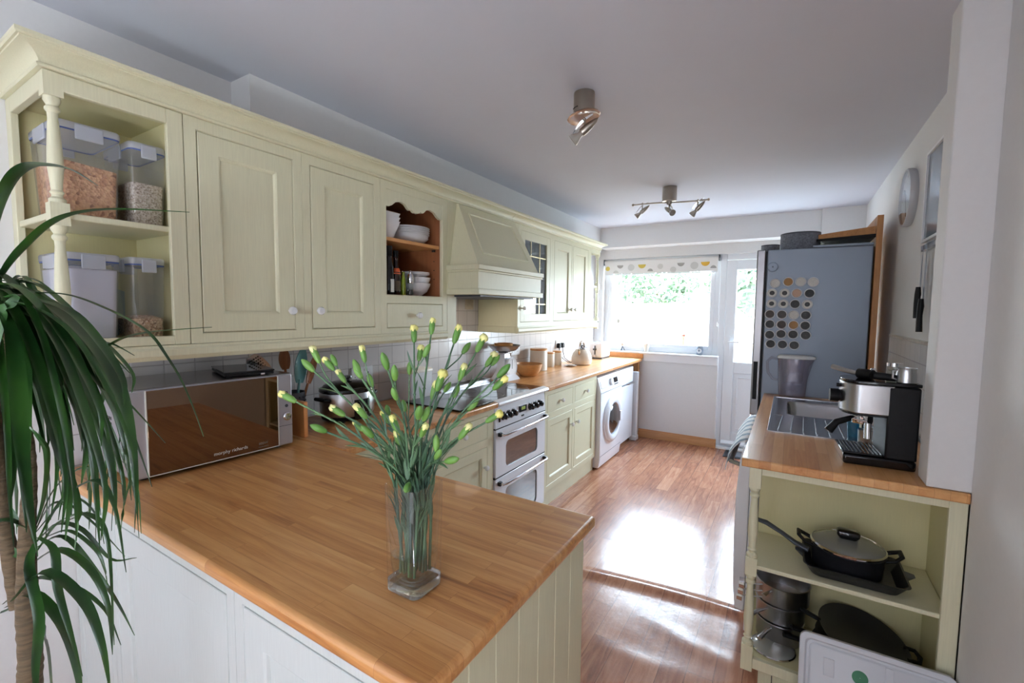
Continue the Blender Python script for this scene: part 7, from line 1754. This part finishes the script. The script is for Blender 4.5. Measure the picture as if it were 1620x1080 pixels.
LOWER_LEAVES = [
 ([(-1.255, 0.246, 0.98), (-1.243, 0.276, 1.01), (-1.222, 0.308, 0.989), (-1.192, 0.342, 0.921), (-1.167, 0.378, 0.916)], 0.0084),
 ([(-1.162, 0.232, 1.019), (-1.097, 0.254, 1.105), (-1.023, 0.278, 1.147), (-0.966, 0.285, 1.113), (-0.917, 0.282, 1.013)], 0.0060),
 ([(-1.248, 0.24, 0.972), (-1.207, 0.276, 0.994), (-1.161, 0.308, 0.921), (-1.13, 0.331, 0.853), (-1.107, 0.349, 0.784)], 0.0072),
 ([(-1.24, 0.228, 0.942), (-1.175, 0.259, 0.985), (-1.107, 0.285, 0.956), (-1.059, 0.296, 0.893), (-1.033, 0.292, 0.813)], 0.0084),
 ([(-1.205, 0.249, 1.006), (-1.168, 0.276, 1.017), (-1.127, 0.301, 0.98), (-1.113, 0.309, 0.942), (-1.109, 0.312, 0.91)], 0.0048),
 ([(-1.212, 0.241, 0.982), (-1.154, 0.261, 1.046), (-1.086, 0.284, 1.066), (-1.032, 0.293, 1.03), (-0.991, 0.283, 0.855)], 0.0060),
 ([(-1.228, 0.219, 0.975), (-1.249, 0.2, 1.003), (-1.268, 0.179, 0.995), (-1.285, 0.157, 0.963), (-1.291, 0.14, 0.898)], 0.0096),
 ([(-1.238, 0.239, 1.001), (-1.236, 0.267, 1.054), (-1.231, 0.293, 1.046), (-1.211, 0.325, 0.998), (-1.178, 0.362, 0.923)], 0.0060),
 ([(-1.249, 0.25, 0.993), (-1.218, 0.271, 1.019), (-1.196, 0.284, 1.029), (-1.18, 0.294, 1.038), (-1.164, 0.304, 1.048)], 0.0036),
 ([(-1.205, 0.236, 0.999), (-1.213, 0.219, 1.041), (-1.225, 0.198, 1.053), (-1.234, 0.175, 1.03), (-1.232, 0.159, 1.003)], 0.0072),
 ([(-1.194, 0.201, 0.91), (-1.115, 0.228, 0.976), (-1.024, 0.253, 0.942), (-0.962, 0.258, 0.884), (-0.915, 0.254, 0.819)], 0.0096),
 ([(-1.247, 0.202, 0.878), (-1.192, 0.225, 0.909), (-1.13, 0.247, 0.864), (-1.087, 0.255, 0.785), (-1.059, 0.253, 0.702)], 0.0108),
 ([(-1.248, 0.193, 0.87), (-1.229, 0.223, 0.872), (-1.216, 0.243, 0.801), (-1.222, 0.249, 0.702), (-1.233, 0.252, 0.6)], 0.0108),
 ([(-1.259, 0.2, 0.881), (-1.205, 0.237, 0.93), (-1.142, 0.274, 0.912), (-1.094, 0.301, 0.871), (-1.064, 0.314, 0.804)], 0.0060),
 ([(-1.184, 0.232, 1.007), (-1.158, 0.217, 0.974), (-1.106, 0.215, 0.899), (-1.074, 0.201, 0.829), (-1.033, 0.194, 0.786)], 0.0084),
 ([(-1.188, 0.238, 1.016), (-1.136, 0.246, 1.002), (-1.103, 0.24, 0.945), (-1.055, 0.242, 0.879), (-1.008, 0.244, 0.817)], 0.0072),
 ([(-1.212, 0.238, 1.015), (-1.212, 0.268, 1.092), (-1.193, 0.306, 1.128), (-1.18, 0.336, 1.109), (-1.165, 0.366, 1.075)], 0.0048),
 ([(-1.233, 0.238, 1.003), (-1.192, 0.25, 1.084), (-1.168, 0.253, 1.173), (-1.161, 0.24, 1.213), (-1.168, 0.219, 1.251)], 0.0048),
 ([(-1.254, 0.242, 0.983), (-1.316, 0.222, 1.052), (-1.365, 0.205, 1.059), (-1.413, 0.187, 1.041), (-1.461, 0.166, 0.997)], 0.0060),
 ([(-1.239, 0.239, 1.001), (-1.216, 0.276, 1.056), (-1.205, 0.302, 1.062), (-1.191, 0.325, 1.017), (-1.198, 0.335, 0.957)], 0.0048),
]
TRUNK_A = ([(-1.196, 0.215, 0.688), (-1.2, 0.22, 0.784), (-1.209, 0.222, 0.88), (-1.216, 0.228, 1.0), (-1.218, 0.237, 1.119), (-1.228, 0.237, 1.203), (-1.25, 0.231, 1.287), (-1.272, 0.225, 1.382), (-1.286, 0.223, 1.454)], [0.022, 0.021, 0.02, 0.015, 0.013, 0.014, 0.014, 0.014, 0.012])
TRUNK_B = ([(-1.223, 0.214, 0.88), (-1.247, 0.209, 0.999), (-1.264, 0.206, 1.095), (-1.276, 0.207, 1.191), (-1.289, 0.209, 1.31)], [0.016, 0.014, 0.014, 0.013, 0.012])
# ================================================================== VASE OF CARNATIONS
VX, VY = -.605, .63
vz = .9115
v = thing('glass_vase', 'tall square clear glass vase of carnations near the corner of the peninsula', 'vase', (VX, VY, vz))
m = MB(); R = lambda h, z, r: m.rrect(VX, VY, h, h, r, z, 6)
m.loft([R(.0410, vz + .022, .016), R(.0425, vz + .208, .014), R(.0415, vz + .2095, .013), R(.0395, vz + .208, .012), R(.0372, vz + .05, .020), R(.0350, vz + .026, .024)], True, False)
m.build('vase_wall', 'vaseglass', v, angle=60)
m = MB(); R = lambda h, z, r: m.rrect(VX, VY, h, h, r, z, 6)
m.loft([R(.038, vz, .014), R(.0405, vz + .003, .016), R(.0408, vz + .021, .016), R(.0345, vz + .0205, .024), R(.028, vz + .017, .022), R(.010, vz + .015, .0095)])
m.build('vase_base', 'thickglass', v, angle=60)
m = MB(); R = lambda h, z, r: m.rrect(VX, VY, h, h, r, z, 6)
m.loft([R(.0105, vz + .0235, .0098), R(.0282, vz + .0236, .022), R(.0344, vz + .0285, .024), R(.0366, vz + .050, .020), R(.0370, vz + .070, .020), R(.0366, vz + .0692, .020)])
m.build('water', 'watersheet', v, angle=60)

def curve(pts, n=10):
    P = [Vector(p) for p in pts]; P = [P[0] * 2 - P[1]] + P + [P[-1] * 2 - P[-2]]; out = []
    for i in range(1, len(P) - 2):
        a, b, c, d = P[i - 1:i + 3]
        for k in range(n):
            t = k / n
            out.append(.5 * ((2 * b) + (c - a) * t + (2 * a - 5 * b + 4 * c - d) * t * t + (3 * b - a - 3 * c + d) * t ** 3))
    out.append(P[-2]); return out

def bud_shape(parent, p, d, opened, s=1.0):
    d = d.normalized(); side = d.orthogonal().normalized(); w = d.cross(side)
    T = Matrix((side, w, d)).transposed().to_4x4(); T.translation = p
    pr = [(.0015, -.015), (.0042, -.012), (.0062, -.004), (.0066, .003), (.0056, .009), (.0036, .014), (.0012, .0175)]
    pr = [(a * s, z * s) for a, z in pr]
    if opened: pr = pr[:4] + [(.0064 * s, .009 * s), (.0060 * s, .012 * s)]
    m = MB(T); m.lathe(pr, (0, 0, 0), 12)
    for k in range(5):
        a = 2 * PI * k / 5; c, sn = math.cos(a), math.sin(a); L = .010 if opened else .006
        m.loft([[(c * .0058 * s - sn * .0028 * s, sn * .0058 * s + c * .0028 * s, .006 * s), (c * .0062 * s + sn * .0028 * s, sn * .0062 * s - c * .0028 * s, .006 * s), (c * .0066 * s, sn * .0066 * s, .006 * s)],
                [(c * .0062 * s, sn * .0062 * s, (.008 + L) * s)] * 3], True, False) if opened else None
    b = m.build('bud', 'bud', parent, angle=70)
    if opened:
        m = MB(T); k0 = 1.0 if opened == 1 else 1.35; rng = random.Random(int(p.x * 1e5) & 0xffff)
        rings = []
        for r, z in ((.0052, .006), (.0060, .012), (.0068 * k0, .0175 * (.9 + .1 * k0)), (.0052 * k0, .0225 * (.8 + .2 * k0)), (.0006, .0240 * (.8 + .2 * k0))):
            rings.append([(r * s * math.cos(2 * PI * j / 14) * (1 + .14 * math.sin(5 * 2 * PI * j / 14 + z * 400)), r * s * math.sin(2 * PI * j / 14) * (1 + .14 * math.cos(3 * 2 * PI * j / 14)), (z + .0012 * math.sin(4 * 2 * PI * j / 14)) * s) for j in range(14)])
        m.loft(rings); m.build('petals', 'petal', parent, angle=70)

def slim_leaf(m, p, d, L, w, rng):
    d = d.normalized(); s = d.cross(Vector((rng.uniform(-1, 1), rng.uniform(-1, 1), .3))).normalized(); n = s.cross(d)
    rings = []
    for i in range(7):
        t = i / 6; c = p + d * L * t + n * (-.25 * L * t * t) ; ww = w * math.sin(PI * (.12 + .88 * t)) ** .7 if t < 1 else .0003
        rings.append([c + s * ww, c + n * ww * .35, c - s * ww, c - n * .0004])
    m.loft(rings)

for k, (buds, mouth, foot) in enumerate(CARNATIONS):
    rng = random.Random(100 + k)
    op = max(b[3] for b in buds)
    lab = ('carnation stem with a pale yellow bud opening, standing in the glass vase' if op else 'carnation stem with only closed green buds, standing in the glass vase')
    t = thing('carnation', lab, 'flower', foot, 'carnations opening yellow' if op else 'carnations in green bud')
    P = [Vector(b[:3]) for b in buds]; mt, ft = Vector(mouth), Vector(foot)
    main = P[0]
    mid = mt.lerp(main, .5); out = Vector((mid.x - VX, mid.y - VY, 0))
    mid = mid - out * .18 + Vector((rng.uniform(-.006, .006), rng.uniform(-.006, .006), .01))
    dirend = (main - mid).normalized()
    mt = Vector((VX + max(-.034, min(.034, (mt.x - VX) * 1.5 + rng.uniform(-.008, .008))), VY + max(-.034, min(.034, (mt.y - VY) * 1.5 + rng.uniform(-.012, .012))), mt.z)); ft = Vector((VX + max(-.027, min(.027, (mt.x - VX) * .5 + rng.uniform(-.016, .016))), VY + max(-.027, min(.027, (mt.y - VY) * .5 + rng.uniform(-.016, .016))), ft.z + .004))
    st = curve([ft, ft.lerp(mt, .5), mt, mid, main - dirend * .013], 8)
    n = len(st)
    sm = MB(); sm.tube(st, [.0030 - .0012 * i / n for i in range(n)], 8)
    # nodes
    for q in (.30, .48, .64, .80):
        i = int(q * (n - 1)); sm.sphere(st[i], .0031, 8)
    bud_shape(t, main, dirend, buds[0][3], rng.uniform(.92, 1.1))
    for j, p in enumerate(P[1:]):
        i = int((.62 + .10 * j) * (n - 1))
        cand = [ii for ii in range(int(n * .45), n - 3) if st[ii].z < p.z - .035]
        if cand: i = min(cand[-1], n - 5)
        else: i = int(n * .45)
        b0 = st[i]; L = (p - b0).length; c = b0.lerp(p, .5) + Vector((p.x - b0.x, p.y - b0.y, 0)) * .12
        dd = (p - c).normalized(); br = curve([b0, c, p - dd * .013], 6)
        sm.tube(br, .0014, 6); bud_shape(t, p, dd, buds[j + 1][3], rng.uniform(.85, 1.05))
    sm.build('stem', 'stem', t, angle=70)
    lm = MB()
    for q in (.20, .24, .33, .39, .45, .51, .57, .30, .30, .36, .36, .42, .42, .48, .48, .54, .54, .60, .66, .72, .80, .88):
        i = int(q * (n - 1)); tan = (st[min(i + 1, n - 1)] - st[i - 1]).normalized()
        a = rng.uniform(0, 2 * PI); inside = st[i].z < vz + .215
        sp = .16 if inside else .42
        d = tan + Vector((math.cos(a), math.sin(a), 0)) * sp
        slim_leaf(lm, st[i], d, rng.uniform(.04, .09) * (1.0 if not inside else .75) * (1.2 - q * .75), rng.uniform(.0019, .0036), rng)
    lm.build('leaves', 'stem', t, angle=70)

# ================================================================== DRAGON TREE
u = thing('dragon_tree', 'tall potted dragon tree with long arching green leaves at the left edge', 'plant', (-1.03, .12, 0))
pa, pb = [Vector(p) for p in TRUNK_A[0]], [Vector(p) for p in TRUNK_B[0]]
root = Vector((pa[0].x, pa[0].y, .30))
ta = curve([root] + pa, 6); m = MB(); nr = len(ta)
def ringed(pts, radii, m):
    n = len(pts); k = len(radii); rs = []
    for i in range(n):
        q = i / (n - 1) * (k - 1); j = min(int(q), k - 2); rs.append((radii[j] + (radii[j + 1] - radii[j]) * (q - j)) * .85 * (1 + .05 * math.sin(i * 2.6)))
    m.tube(pts, rs, 14)
ringed(curve([root] + pa, 8), [.024] + TRUNK_A[1], m); ringed(curve(pb, 8), TRUNK_B[1], m)
m.build('trunk', 'bark', u, angle=70)
def blade(m, pts, w, rng):
    st = curve(pts, 5); n = len(st); rings = []
    for i, p in enumerate(st):
        t = i / (n - 1); tan = (st[min(i + 1, n - 1)] - st[max(i - 1, 0)]).normalized()
        s = tan.cross(Vector((0, 0, 1)))
        s = (s.normalized() if s.length > .15 else Vector((.7, .3, 0)))
        # the blades turn half towards the room so their width shows
        s = (s + Vector((.85, -.50, 0)) * .9).normalized(); s = (s - tan * s.dot(tan)).normalized(); nn = s.cross(tan).normalized()
        ww = w * (min(1, .35 + t * 2.2)) * (1 - max(0, (t - .45) / .55) ** 1.4) + .0006
        rings.append([p + s * ww + nn * ww * .30, p, p - s * ww + nn * ww * .30, p - nn * .0008])
    m.loft(rings)
rng = random.Random(4)
m = MB()
for pts, w in UPPER_LEAVES: blade(m, pts, w, rng)
m.build('upper_foliage', 'leaf', u, angle=50)
m = MB()
for pts, w in LOWER_LEAVES: blade(m, pts, w, rng)
m.build('lower_foliage', 'leaf', u, angle=50)
px_, py_ = root.x, root.y
MB().lathe([(.11, 0), (.12, .01), (.15, .30), (.158, .30), (.158, .325), (.14, .325), (.135, .28), (.001, .28)], (px_, py_, 0), 40).build('pot', 'greypaint', u)
MB().lathe([(.138, .275), (.10, .295), (.001, .305)], (px_, py_, 0), 30).build('soil', base_mat('potting_soil', srgb(60, 44, 34), .95), u)
